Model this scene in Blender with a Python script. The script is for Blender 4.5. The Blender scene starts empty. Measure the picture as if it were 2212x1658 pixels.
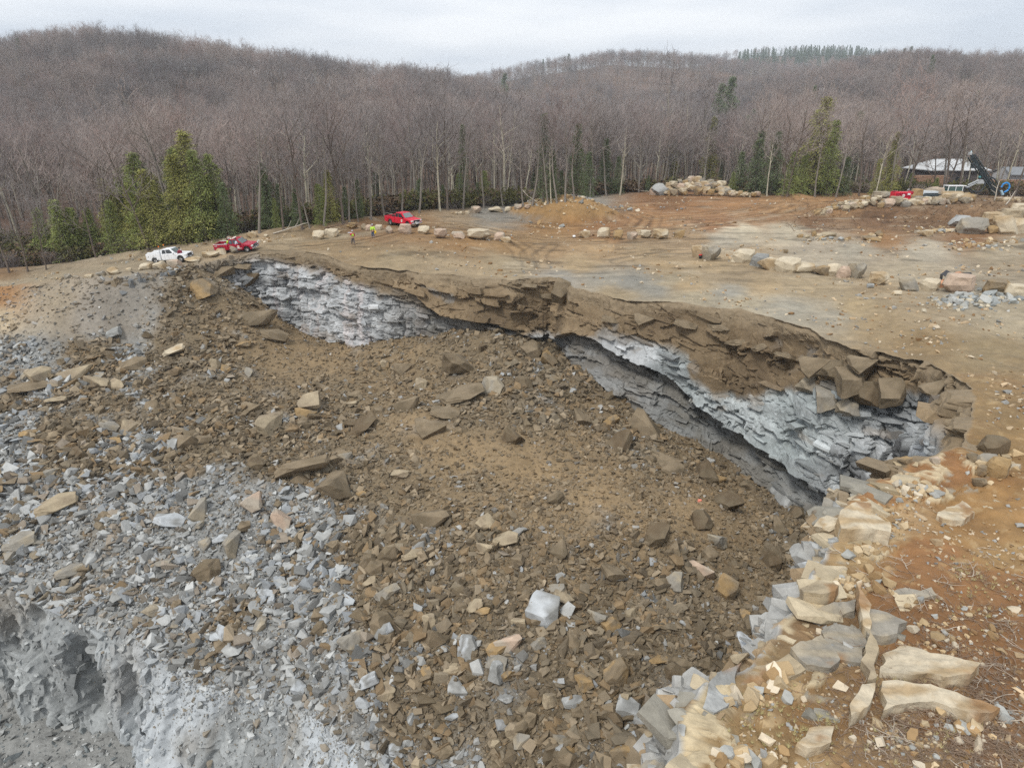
import bpy, bmesh, math, random
import numpy as np
from mathutils import Vector, Matrix, noise as mnoise
SC = bpy.context.scene
COL = SC.collection
R = math.radians
rng = np.random.default_rng(7)
random.seed(7)
# ------------------------------------------------------------------ camera, sky, sun, exposure
HC = 15.0; PITCH = R(20.3)
cd = bpy.data.cameras.new('camera'); cam = bpy.data.objects.new('camera', cd); COL.objects.link(cam)
cam.location = (0, 0, HC); cam.rotation_euler = (math.pi/2 - PITCH, 0, 0)
cd.sensor_width = 36; cd.lens = 24.0; cd.clip_start = .3; cd.clip_end = 12000
SC.camera = cam
SUN_EL, SUN_AZ = R(52), R(215)          # azimuth clockwise from +Y: from behind the camera, a little to its left
w = bpy.data.worlds.new('World'); SC.world = w; w.use_nodes = True
nt = w.node_tree; nt.nodes.clear()
wo = nt.nodes.new('ShaderNodeOutputWorld'); bg = nt.nodes.new('ShaderNodeBackground')
sky = nt.nodes.new('ShaderNodeTexSky'); sky.sky_type = 'NISHITA'; sky.sun_disc = False
sky.sun_elevation = SUN_EL; sky.sun_rotation = SUN_AZ; sky.altitude = 200; sky.dust_density = 2.0
bg.inputs[1].default_value = .1
# an overcast layer in front of the clear sky: a broad cloud deck with soft streaks
tc = nt.nodes.new('ShaderNodeTexCoord'); mp = nt.nodes.new('ShaderNodeMapping'); mp.inputs['Scale'].default_value = (1.6, 1.6, 9)
n1 = nt.nodes.new('ShaderNodeTexNoise'); n1.inputs['Scale'].default_value = 1.5; n1.inputs['Detail'].default_value = 6
n1.inputs['Roughness'].default_value = .45
cr = nt.nodes.new('ShaderNodeValToRGB'); e = cr.color_ramp.elements
e[0].position = .38; e[0].color = (4.7, 5.1, 5.65, 1); e[1].position = .62; e[1].color = (6.7, 6.85, 7.05, 1)
mx = nt.nodes.new('ShaderNodeMix'); mx.data_type = 'RGBA'; mx.inputs[0].default_value = .96
L = nt.links.new
L(tc.outputs['Generated'], mp.inputs[0]); L(mp.outputs[0], n1.inputs['Vector']); L(n1.outputs['Fac'], cr.inputs[0])
L(sky.outputs[0], mx.inputs[6]); L(cr.outputs[0], mx.inputs[7]); L(mx.outputs[2], bg.inputs[0]); L(bg.outputs[0], wo.inputs[0])
sd = bpy.data.lights.new('sun', 'SUN'); sd.energy = 1.5; sd.angle = R(14); sd.color = (1, .965, .91)
so = bpy.data.objects.new('sun', sd); COL.objects.link(so)
sv = Vector((math.sin(SUN_AZ)*math.cos(SUN_EL), math.cos(SUN_AZ)*math.cos(SUN_EL), math.sin(SUN_EL)))
so.rotation_euler = sv.to_track_quat('Z', 'Y').to_euler(); so.location = (0, -20, 60)
vs = SC.view_settings; vs.view_transform = 'Standard'; vs.look = 'None'; vs.gamma = 1; vs.use_curve_mapping = False
vs.exposure = 0.74
SC.cycles.max_bounces = 4; SC.cycles.diffuse_bounces = 2; SC.cycles.glossy_bounces = 1; SC.cycles.transmission_bounces = 2
SC.cycles.volume_bounces = 0; SC.cycles.caustics_reflective = False; SC.cycles.caustics_refractive = False
SC.cycles.use_denoising = False
# ------------------------------------------------------------------ maths helpers
F, CX, CY = 24/36*2212, 1106.0, 829.0
sp_, cp_ = math.sin(PITCH), math.cos(PITCH)
def ray(u, v):
    a = (np.asarray(u, float)-CX)/F; b = (CY-np.asarray(v, float))/F
    return a, cp_+b*sp_, -sp_+b*cp_
def proj(x, y, z):
    dz = np.asarray(z)-HC; yc = y*cp_-dz*sp_; yu = y*sp_+dz*cp_
    yc = np.maximum(yc, .1)
    return CX+F*x/yc, CY-F*yu/yc
def sm(a, b, x):
    t = np.clip((np.asarray(x, float)-a)/(b-a), 0, 1); return t*t*(3-2*t)
def _h(ix, iy, iz, seed):
    h = (ix.astype(np.int64)*374761393 + iy.astype(np.int64)*668265263 + iz.astype(np.int64)*2147483647 + seed*974634777) & 0xffffffff
    h = ((h ^ (h >> 13))*1274126177) & 0xffffffff
    h = ((h ^ (h >> 15))*2246822519) & 0xffffffff
    return ((h ^ (h >> 16)) & 0xffffff)/float(0xffffff)
def vn2(x, y, s=0):
    x = np.asarray(x, float); y = np.asarray(y, float)
    ix = np.floor(x); iy = np.floor(y); fx = x-ix; fy = y-iy
    fx = fx*fx*(3-2*fx); fy = fy*fy*(3-2*fy); z = np.zeros_like(ix)
    a = _h(ix, iy, z, s); b = _h(ix+1, iy, z, s); c = _h(ix, iy+1, z, s); d = _h(ix+1, iy+1, z, s)
    return ((a*(1-fx)+b*fx)*(1-fy)+(c*(1-fx)+d*fx)*fy)*2-1
def fbm(x, y, o=4, s=0, g=.5):
    t = 0; a = 1; n = 0
    for i in range(o):
        t = t+a*vn2(x*2**i+i*17.3, y*2**i-i*9.1, s+i); n += a; a *= g
    return t/n
def vn3(x, y, z, s=0):
    ix = np.floor(x); iy = np.floor(y); iz = np.floor(z); fx = x-ix; fy = y-iy; fz = z-iz
    fx = fx*fx*(3-2*fx); fy = fy*fy*(3-2*fy); fz = fz*fz*(3-2*fz); r = 0
    for dz in (0, 1):
        a = _h(ix, iy, iz+dz, s); b = _h(ix+1, iy, iz+dz, s); c = _h(ix, iy+1, iz+dz, s); d = _h(ix+1, iy+1, iz+dz, s)
        r = r+((a*(1-fx)+b*fx)*(1-fy)+(c*(1-fx)+d*fx)*fy)*(fz if dz else 1-fz)
    return r*2-1
def vor(x, y, s=0):
    """cell noise: random value of the nearest cell, and distance to the border between cells"""
    ix = np.floor(x); iy = np.floor(y); f1 = np.full(x.shape, 9.); f2 = f1.copy(); cid = np.zeros_like(x); z = np.zeros_like(ix)
    for dx in (-1, 0, 1):
        for dy in (-1, 0, 1):
            px = ix+dx; py = iy+dy
            qx = px+_h(px, py, z, s); qy = py+_h(px, py, z, s+1)
            d = np.hypot(qx-x, qy-y); c = _h(px, py, z, s+2)
            n = d < f1
            f2 = np.where(n, f1, np.minimum(f2, d)); cid = np.where(n, c, cid); f1 = np.where(n, d, f1)
    return cid, f2-f1
def idw(u, v, pts, p=3.0, sy=1.0):
    pts = np.asarray(pts, float); u = np.asarray(u, float); v = np.asarray(v, float)
    num = 0; den = 0
    for q in pts:
        ww = 1/((u-q[0])**2+((v-q[1])*sy)**2+60)**(p/2)
        num = num+ww[..., None]*q[2:]; den = den+ww
    return num/den[..., None]
class TPS:
    def __init__(s, P, lam=.5):
        P = np.asarray(P, float); s.P = P[:, :2]/20; n = len(P)
        D = np.hypot(s.P[:, None, 0]-s.P[None, :, 0], s.P[:, None, 1]-s.P[None, :, 1])
        K = s.k(D)+lam*.05*np.eye(n); Q = np.c_[np.ones(n), s.P]
        A = np.block([[K, Q], [Q.T, np.zeros((3, 3))]])
        s.w = np.linalg.solve(A, np.r_[P[:, 2], 0, 0, 0])
    @staticmethod
    def k(r): return np.where(r > 1e-9, r*r*np.log(np.maximum(r, 1e-9)), 0)
    def __call__(s, x, y):
        x = np.asarray(x, float)/20; y = np.asarray(y, float)/20; o = s.w[-3]+s.w[-2]*x+s.w[-1]*y
        for i in range(len(s.P)): o = o+s.w[i]*s.k(np.hypot(x-s.P[i, 0], y-s.P[i, 1]))
        return o
KA = .72
def rgb(r, g, b, k=KA):
    c = np.array([r, g, b])/255.0
    return np.where(c <= .04045, c/12.92, ((c+.055)/1.055)**2.4)*k
# ------------------------------------------------------------------ terrain height
def mound(x, y, cx, cy, rx, ry, h, a=0, p=1.3):
    ca, sa = math.cos(a), math.sin(a); dx = (x-cx)*ca+(y-cy)*sa; dy = -(x-cx)*sa+(y-cy)*ca
    return h*np.clip(1-np.sqrt((dx/rx)**2+(dy/ry)**2), 0, 1)**(1/p)*1.0
def plate(x, y):
    x = np.asarray(x, float); y = np.asarray(y, float)
    px = np.interp(x, [-90, -62, -42, -30, -15, 5], [-3.6, -2.6, 0, 1.3, 1.6, 0])
    return 2.3*sm(80, 140, y)*sm(-75, -35, x)+np.where(px > 0, px*sm(74, 88, y), px)+.35*sm(20, 60, x)*sm(70, 100, y)
def raycast(u, v, zf, t0=8., t1=420., n=900):
    a, b, c = ray(u, v); t = np.linspace(t0, t1, n)
    d = HC+c*t-zf(a*t, b*t); k = np.argmax(d < 0)
    if not (d < 0).any(): k = n-1
    lo, hi = t[k-1], t[k]
    for _ in range(18):
        m = (lo+hi)/2
        if HC+c*m-zf(np.array([a*m]), np.array([b*m]))[0] < 0: hi = m
        else: lo = m
    return float(a*hi), float(b*hi), float(HC+c*hi)
RIM_PX = [(150,618),(215,612),(270,604),(330,594),(395,580),(440,565),(500,552),(560,543),(640,540),(700,550),(745,570),(800,580),(870,583),(950,592),
 (1030,600),(1100,605),(1160,598),(1200,597),(1235,620),(1290,632),(1350,648),(1440,655),(1520,668),(1600,672),(1660,685),(1720,703),(1790,735),
 (1850,752),(1920,762),(1990,778),(2050,800),(2088,832),(2108,872),(2104,915),(2085,960),(2020,983),(1945,1002),(1890,1035),(1850,1085),
 (1812,1125),(1790,1168),(1760,1215),(1738,1290),(1690,1340),(1662,1395),(1610,1436),(1535,1468),(1490,1510),(1460,1570),(1448,1625),(1452,1700),(1475,1800),(1500,1900)]
rim0 = np.array([raycast(u, v, plate) for u, v in RIM_PX])
def resample(P, step):
    P = np.asarray(P, float); d = np.r_[0, np.cumsum(np.linalg.norm(np.diff(P[:, :2], axis=0), axis=1))]
    s = np.arange(0, d[-1], step)
    return s, np.stack([np.interp(s, d, P[:, i]) for i in range(P.shape[1])], 1)
def blur(a, n):
    k = np.hanning(2*n+3)[1:-1]; k /= k.sum(); p = np.concatenate([np.repeat(a[:1], n, 0), a, np.repeat(a[-1:], n, 0)])
    if a.ndim == 1: return np.convolve(p, k, 'valid')
    return np.stack([np.convolve(p[:, i], k, 'valid') for i in range(a.shape[1])], 1)
DS = .11
rs, rp = resample(rim0, DS); rp = blur(rp, 7)
# small bites and noses along the edge
tn = blur(np.gradient(rp[:, :2], axis=0), 25); tn /= np.linalg.norm(tn, axis=1)[:, None]
rn = np.stack([-tn[:, 1], tn[:, 0]], 1)*-1          # pointing into the pit (right-hand of the way left -> right is towards the camera)
jag = .45*fbm(rs/5, rs*0, 3, 5)+.22*fbm(rs/1.1, rs*0+3, 3, 6)
rp[:, :2] += rn*jag[:, None]
tn2 = blur(np.gradient(rp[:, :2], axis=0), 30); tn2 /= np.linalg.norm(tn2, axis=1)[:, None]
rn = np.stack([tn2[:, 1], -tn2[:, 0]], 1)
def wallhit(u, v, off=0.0):
    """where the ray through (u, v) meets the upright sheet under the rim: s, x, y, z"""
    a, b, _ = ray(u, v); P = rp[::4, :2]+rn[::4]*off; cr_ = P[:, 0]*b-P[:, 1]*a; best = None
    for i in np.where(np.sign(cr_[1:]) != np.sign(cr_[:-1]))[0]:
        f = cr_[i]/(cr_[i]-cr_[i+1]); q = P[i]+(P[i+1]-P[i])*f; t = q[1]/b
        if rn[min(i*4, len(rn)-1)]@np.array([a, b]) < 0 and (best is None or t > best[4]):
            c = ray(u, v)[2]; best = (rs[::4][i]+f*DS*4, q[0], q[1], HC+c*t, t)
    return best[:4] if best else None
BASE_PX = [(560,645),(600,690),(650,728),(710,752),(770,757),(830,742),(930,742),(1030,722),(1100,728),(1160,745),(1240,792),(1290,850),(1335,890),
 (1430,925),(1500,962),(1570,1010),(1660,1072),(1740,1140),(1790,1185)]
base_w = [wallhit(u, v, 2.2) for u, v in BASE_PX]
base_w = [b for b in base_w if b]
def at(u, v, z):
    a, b, c = ray(u, v); t = (z-HC)/c; return (float(a*t), float(b*t), z)
HEAP_PX = [(0,800,-6),(0,950,-8.6),(0,1100,-11),(0,1250,-13.2),(-200,800,-6.5),(-200,1000,-9.5),(-200,1240,-13.2),
 (120,760,-5.6),(280,708,-4.6),(380,680,-3.6),(450,640,-2.4),(490,622,-2.2),(560,668,-6),(300,900,-8.3),(300,1100,-11.3),(300,1300,-14.2),(450,780,-6.8),(500,860,-8.2),(700,900,-9.6),
 (640,780,-9.2),(900,790,-9),(1060,790,-7.6),(1180,800,-8.4),(1100,880,-9.2),(1280,930,-10.6),(880,940,-9.4),(1000,975,-9.8),(1200,1010,-10.2),
 (1400,1060,-10.4),(1520,1100,-11),(1620,1150,-12.2),(1480,1010,-12.6),(1600,1085,-13.8),(1740,1195,-14.6),(1700,1300,-14.2),(1650,1250,-13.2),(1400,1200,-12),(1100,1200,-12.2),
 (1400,1320,-13.4),(1600,1420,-14.4),(1000,1400,-14.2),(700,1250,-13.2),(500,1250,-13.3),(600,1400,-15.2),(800,1500,-16),(850,1640,-18),(1100,1640,-16.6),(1400,1640,-15.4),(1100,1520,-15.3),(1400,1500,-14.6),
 (1100,1900,-19),(700,1800,-20),(1500,1900,-17.5)]
HP = [at(*p) for p in HEAP_PX]+[(b[1], b[2], b[3]) for b in base_w]
for i in range(0, len(rs), 60):          # the scree side and the far corner: the heap's surface starts at the road edge
    if rs[i] < 17: HP.append((rp[i, 0], rp[i, 1], float(plate(rp[i, 0], rp[i, 1]))-.1))
for u, v in ((60,624),(-80,626),(-300,630)): _q = raycast(u, v, plate); HP.append((_q[0], _q[1], _q[2]-.3))
for u, v, z in ((0,700,-4.0),(150,660,-2.2),(-200,700,-4.8)): HP.append(at(u, v, z))
_tps = TPS(HP)
def heap0(x, y): return _tps(x, y)
def heap(x, y):
    z = _tps(x, y)
    return z+1.05*fbm(x/8, y/8, 3, 11)+.32*fbm(x/2.2, y/2.2, 4, 12)
# plateau features (x, y, rx, ry, h, angle)
def pg(u, v): return raycast(u, v, plate)
m1 = pg(1215, 476); m2 = pg(1900, 466); m3 = pg(2150, 470); m4 = pg(1720, 428); m5 = pg(1480, 1200)
def roadside(x, y):          # low berm behind the left-hand road
    P = np.array([pg(u, v)[:2] for u, v in ((-300,628),(0,603),(100,590),(240,563),(320,552),(420,540),(560,513),(700,497),(800,478))])
    d = np.full(np.shape(x), 1e9)
    for a, b in zip(P[:-1], P[1:]):
        ab = b-a; t = np.clip(((x-a[0])*ab[0]+(y-a[1])*ab[1])/(ab@ab), 0, 1); d = np.minimum(d, np.hypot(x-a[0]-t*ab[0], y-a[1]-t*ab[1]))
    return d
NR_ = None
def rimdist(x, y):
    d = np.full(np.shape(x), 99.); P = rp[int(124/DS)::9, :2]; ok = y < 40
    xs, ys = x[ok], y[ok]; dd = np.full(xs.shape, 99.)
    for a, b in zip(P[:-1], P[1:]):
        ab = b-a; t = np.clip(((xs-a[0])*ab[0]+(ys-a[1])*ab[1])/(ab@ab), 0, 1); dd = np.minimum(dd, np.hypot(xs-a[0]-t*ab[0], ys-a[1]-t*ab[1]))
    d[ok] = dd; return d
def ledge(x, y):
    """stepped bedrock along the near edge: how much the rock shows (0..1) and the height of its step"""
    x = np.atleast_1d(x); y = np.atleast_1d(y); d = rimdist(x, y); w_ = d/(1.6+y*.06)+.5*fbm(x/1.6, y/1.6, 3, 240); m = 1-sm(.75, 1.05, w_)
    a = (x*.8+y*.6)/1.5+.3*fbm(x/1.2, y/1.2, 2, 241); b = (-x*.6+y*.8)/.8; c, e = vor(a, b, 242); c2_, e2_ = vor(a*2.6, b*2.2, 245)
    return m.reshape(np.shape(x)), (.75*(c-.45)+.22*(c2_-.5)-.3*(1-sm(0, .06, e))-.12*(1-sm(0, .08, e2_))).reshape(np.shape(x))
def ground(x, y, fine=True):
    x = np.asarray(x, float); y = np.asarray(y, float)
    z = plate(x, y)+.28*fbm(x/9, y/9, 3, 21)+.16*fbm(x/3.2, y/2.2, 3, 29)*sm(44, 60, y)
    near = 1-sm(55, 75, y)
    z = z+near*.5*fbm(x/5, y/5, 3, 22)
    z = z+mound(x, y, m1[0]+.5, m1[1]+3, 10, 5.2, 3.6, .0, 1.9)
    z = z+mound(x, y, m2[0]+4, m2[1]+3, 26, 6.5, 1.9, -.22, 1.4)*(1+.25*fbm(x/2, y/2, 3, 25))+mound(x, y, m3[0]+6, m3[1], 14, 5, 2.2, -.1, 1.4)
    z = z+mound(x, y, m4[0], m4[1]+1, 4.5, 2.2, 1.0)
    z = z+.9*np.exp(-(roadside(x, y)/1.5)**2)
    # the forest floor falls away behind the cleared platform
    edge = np.interp(np.clip(x/np.maximum(y, 1), -2, 2), EX, EY)
    f = sm(0, 26, y-edge); z = z*(1-f)+f*(-1.5-3.0*sm(-20, -90, x)+1.2*fbm(x/30, y/30, 3, 27))
    
    if np.min(y) < 40:
        sh = np.shape(x); rk, lv_ = ledge(np.atleast_1d(x), np.atleast_1d(y)); z = z+(rk*lv_*.3).reshape(sh)
    if fine: z = z+.07*fbm(x/1.0, y/1.0, 4, 23)+near*.12*fbm(x/.7, y/.7, 4, 24)
    return z
EDGE_PX = [(-400,588),(0,583),(100,573),(240,548),(400,528),(470,518),(560,503),(700,486),(800,468),(1000,450),(1080,447),(1140,438),(1180,433),(1250,424),
 (1400,413),(1640,418),(1800,418),(2000,420),(2212,425),(2500,425)]
_e = [pg(u, v) for u, v in EDGE_PX]
EX = np.array([p[0]/p[1] for p in _e]); EY = np.array([p[1] for p in _e])
RIDGES = [  # foot, crest distance, skyline trace of the tree tops, tree height
 (250, 610, [(-700,110),(0,72),(100,62),(200,52),(300,66),(400,80),(600,104),(800,132),(940,146),(1040,165),(1160,215),(1300,262),(3000,262)]),
 (640, 1150, [(-700,260),(800,260),(950,175),(1060,152),(1150,132),(1250,117),(1340,106),(1420,107),(1520,118),(1600,125),(1700,135),(1850,150),(2000,170),(3000,180)]),
 (1200, 1800, [(-700,260),(1200,260),(1450,128),(1560,112),(1650,100),(1750,97),(1850,99),(1950,108),(2100,122),(3000,160)]),
 (260, 760, [(-700,262),(1200,262),(1330,225),(1450,205),(1560,188),(1660,166),(1760,148),(1860,126),(1920,114),(2000,112),(2100,118),(2212,118),(3000,108)])]
def hills(x, y):
    x = np.asarray(x, float); y = np.asarray(y, float); base = -1.5-3.0*sm(-20, -90, x)+1.2*fbm(x/30, y/30, 3, 27)
    z = base.copy(); a = x/np.maximum(y, 1)
    for fo, cr_, tr in RIDGES:
        tr = np.array(tr, float); aa, bb, cc = ray(tr[:, 0], tr[:, 1])
        top = HC+cr_*cc/bb-25
        h = np.interp(a, aa/bb, top)
        f = np.clip((y-fo)/(cr_-fo), 0, None)
        prof = np.where(f <= 1, np.sin(np.clip(f, 0, 1)*math.pi/2)**1.35, np.clip(1-(f-1)*1.1, -.2, 1))
        z = np.maximum(z, base*(1-np.clip(prof, 0, 1))+h*prof+4*fbm(x/70, y/70, 3, 31)*np.clip(f*3, 0, 1))
    return z
def land(x, y): return np.where(np.asarray(y) < 175, ground(x, y, False), hills(x, y))
BENCH_PX = [(-300,1262,-13.6),(-120,1275,-13.7),(0,1288,-13.8),(50,1292,-13.9),(95,1312,-14),(190,1345,-14.3),(265,1362,-14.6),(330,1392,-14.9),(400,1440,-15.4),(470,1462,-15.7),(560,1478,-16),
 (620,1492,-16.2),(690,1545,-16.8),(750,1600,-17.4),(800,1658,-18),(860,1760,-19),(900,1900,-20)]
bench0 = np.array([at(*p) for p in BENCH_PX])
FLOOR = -21.5
def inpoly(x, y, P):
    x = np.asarray(x); y = np.asarray(y); c = np.zeros(x.shape, bool); n = len(P); j = n-1
    for i in range(n):
        xi, yi = P[i]; xj, yj = P[j]
        if yi != yj: c ^= ((yi > y) != (yj > y)) & (x < (xj-xi)*(y-yi)/(yj-yi)+xi)
        j = i
    return c
class Grid:
    def __init__(s, f, x0, x1, y0, y1, st):
        s.x0, s.y0, s.st = x0, y0, st; X, Y = np.meshgrid(np.arange(x0, x1, st), np.arange(y0, y1, st)); s.Z = f(X, Y)
    def __call__(s, x, y):
        a = np.clip((np.asarray(x, float)-s.x0)/s.st, 0, s.Z.shape[1]-1.001); b = np.clip((np.asarray(y, float)-s.y0)/s.st, 0, s.Z.shape[0]-1.001)
        i = a.astype(int); j = b.astype(int); fx = a-i; fy = b-j; Z = s.Z
        return (Z[j, i]*(1-fx)+Z[j, i+1]*fx)*(1-fy)+(Z[j+1, i]*(1-fx)+Z[j+1, i+1]*fx)*fy
G_far = Grid(lambda x, y: ground(x, y, False), -150, 130, 5, 260, .35); G_near = Grid(ground, 2, 46, 6, 52, .08)
def gz(x, y):
    x = np.asarray(x, float); y = np.asarray(y, float); k = (x > 2.1) & (x < 45.8) & (y > 6.1) & (y < 51.8)
    return np.where(k, G_near(x, y), G_far(x, y))
H_g = Grid(heap, -75, 50, 14, 102, .16)
def hz(x, y): return H_g(x, y)
# ------------------------------------------------------------------ mesh builders and tags
def tag(o, label=None, cat=None, group=None, kind=None):
    if label: o['label'] = label
    if cat: o['category'] = cat
    if group: o['group'] = group
    if kind: o['kind'] = kind
    return o
def empty(name, loc=(0, 0, 0), rz=0):
    o = bpy.data.objects.new(name, None); COL.objects.link(o); o.location = loc; o.rotation_euler = (0, 0, rz); o.empty_display_size = .3
    return o
def np_mesh(name, V, Fc, col=None, smooth=False, mats=(), midx=None):
    """V (n,3); Fc list of (m,k) index arrays; col (n,3) colour per vertex"""
    me = bpy.data.meshes.new(name); V = np.ascontiguousarray(V, dtype=np.float32)
    if not isinstance(Fc, (list, tuple)): Fc = [Fc]
    me.vertices.add(len(V)); me.vertices.foreach_set('co', V.ravel())
    nl = sum(f.size for f in Fc); nf = sum(len(f) for f in Fc)
    me.loops.add(nl); me.loops.foreach_set('vertex_index', np.concatenate([f.ravel() for f in Fc]).astype(np.int32))
    tot = np.concatenate([np.full(len(f), f.shape[1]) for f in Fc]); st = np.r_[0, np.cumsum(tot)[:-1]]
    me.polygons.add(nf); me.polygons.foreach_set('loop_start', st.astype(np.int32)); me.polygons.foreach_set('loop_total', tot.astype(np.int32))
    me.polygons.foreach_set('use_smooth', np.full(nf, smooth))
    if midx is not None: me.polygons.foreach_set('material_index', np.asarray(midx, np.int32))
    if col is not None:
        ca = me.color_attributes.new('Col', 'FLOAT_COLOR', 'POINT'); c4 = np.ones((len(V), 4), np.float32); c4[:, :3] = col
        ca.data.foreach_set('color', c4.ravel())
    for m in mats: me.materials.append(m)
    me.update(calc_edges=True); return me
def link(name, me, parent=None, loc=None):
    o = bpy.data.objects.new(name, me); COL.objects.link(o)
    if parent: o.parent = parent
    if loc is not None: o.location = loc
    return o
def quads(nr, nc, keep=None):
    i = np.arange(nr*nc).reshape(nr, nc); q = np.stack([i[:-1, :-1], i[:-1, 1:], i[1:, 1:], i[1:, :-1]], -1).reshape(-1, 4)
    return q if keep is None else q[keep.reshape(nr, nc)[:-1, :-1].ravel() & keep.reshape(nr, nc)[1:, 1:].ravel() & keep.reshape(nr, nc)[1:, :-1].ravel() & keep.reshape(nr, nc)[:-1, 1:].ravel()]
# ------------------------------------------------------------------ materials
MATS = {}
def mat(name, base=None, rough=.9, attr=None, noise=0, nscale=4, bump=0, bscale=8, metal=0, stretch=(1, 1, 1), detail=8, cracks=0, alpha=None, trans=0, spec=.3, emit=None):
    if name in MATS: return MATS[name]
    m = bpy.data.materials.new(name); MATS[name] = m; m.use_nodes = True; t = m.node_tree; nd = t.nodes; p = nd['Principled BSDF']
    p.inputs['Roughness'].default_value = rough; p.inputs['Metallic'].default_value = metal; p.inputs['Specular IOR Level'].default_value = spec
    if trans: p.inputs['Transmission Weight'].default_value = trans
    ln = t.links.new; c = None
    if attr:
        a = nd.new('ShaderNodeVertexColor'); a.layer_name = 'Col'; c = a.outputs[0]
    else:
        a = nd.new('ShaderNodeRGB'); a.outputs[0].default_value = (*base, 1); c = a.outputs[0]
    g = nd.new('ShaderNodeNewGeometry' if attr else 'ShaderNodeTexCoord'); mp_ = nd.new('ShaderNodeMapping'); mp_.inputs['Scale'].default_value = stretch
    ln(g.outputs['Position' if attr else 'Object'], mp_.inputs[0])
    def nz(sc, dt, ro=.6):
        n = nd.new('ShaderNodeTexNoise'); n.inputs['Scale'].default_value = sc; n.inputs['Detail'].default_value = dt; n.inputs['Roughness'].default_value = ro
        ln(mp_.outputs[0], n.inputs['Vector']); return n.outputs['Fac']
    if noise:
        f = nz(nscale, detail, .7); mr = nd.new('ShaderNodeMapRange'); mr.inputs[1].default_value = .3; mr.inputs[2].default_value = .7
        mr.inputs[3].default_value = 1-noise; mr.inputs[4].default_value = 1+noise; ln(f, mr.inputs[0])
        v = nd.new('ShaderNodeVectorMath'); v.operation = 'SCALE'; ln(c, v.inputs[0]); ln(mr.outputs[0], v.inputs['Scale']); c = v.outputs[0]
    ln(c, p.inputs['Base Color'])
    if bump:
        h = nz(bscale, 6, .65)
        if cracks:
            vo = nd.new('ShaderNodeTexVoronoi'); vo.feature = 'DISTANCE_TO_EDGE'; vo.inputs['Scale'].default_value = cracks; ln(mp_.outputs[0], vo.inputs['Vector'])
            m2_ = nd.new('ShaderNodeMapRange'); m2_.inputs[1].default_value = 0; m2_.inputs[2].default_value = .09; ln(vo.outputs['Distance'], m2_.inputs[0])
            ad = nd.new('ShaderNodeMath'); ad.operation = 'MULTIPLY_ADD'; ln(m2_.outputs[0], ad.inputs[0]); ad.inputs[1].default_value = .35; ln(h, ad.inputs[2]); h = ad.outputs[0]
        b = nd.new('ShaderNodeBump'); b.inputs['Distance'].default_value = bump; b.inputs['Strength'].default_value = .8; ln(h, b.inputs['Height']); ln(b.outputs[0], p.inputs['Normal'])
    if emit: p.inputs['Emission Color'].default_value = (*emit, 1); p.inputs['Emission Strength'].default_value = 1
    return m
M_GROUND = mat('ground_soil', attr=1, noise=.22, nscale=1.3, bump=.12, bscale=2.5, detail=10)
M_WALL = mat('wall_rock', attr=1, noise=.22, nscale=2.2, bump=.07, bscale=3.0)
M_HEAP = mat('heap_fines', attr=1, noise=.25, nscale=2.2, bump=.12, bscale=4)
M_ROCK = mat('broken_rock', attr=1, noise=.16, nscale=2.5, bump=.03, bscale=6)
M_HILL = mat('leaf_litter', attr=1, noise=.3, nscale=.2, bump=.3, bscale=.8)
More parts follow.
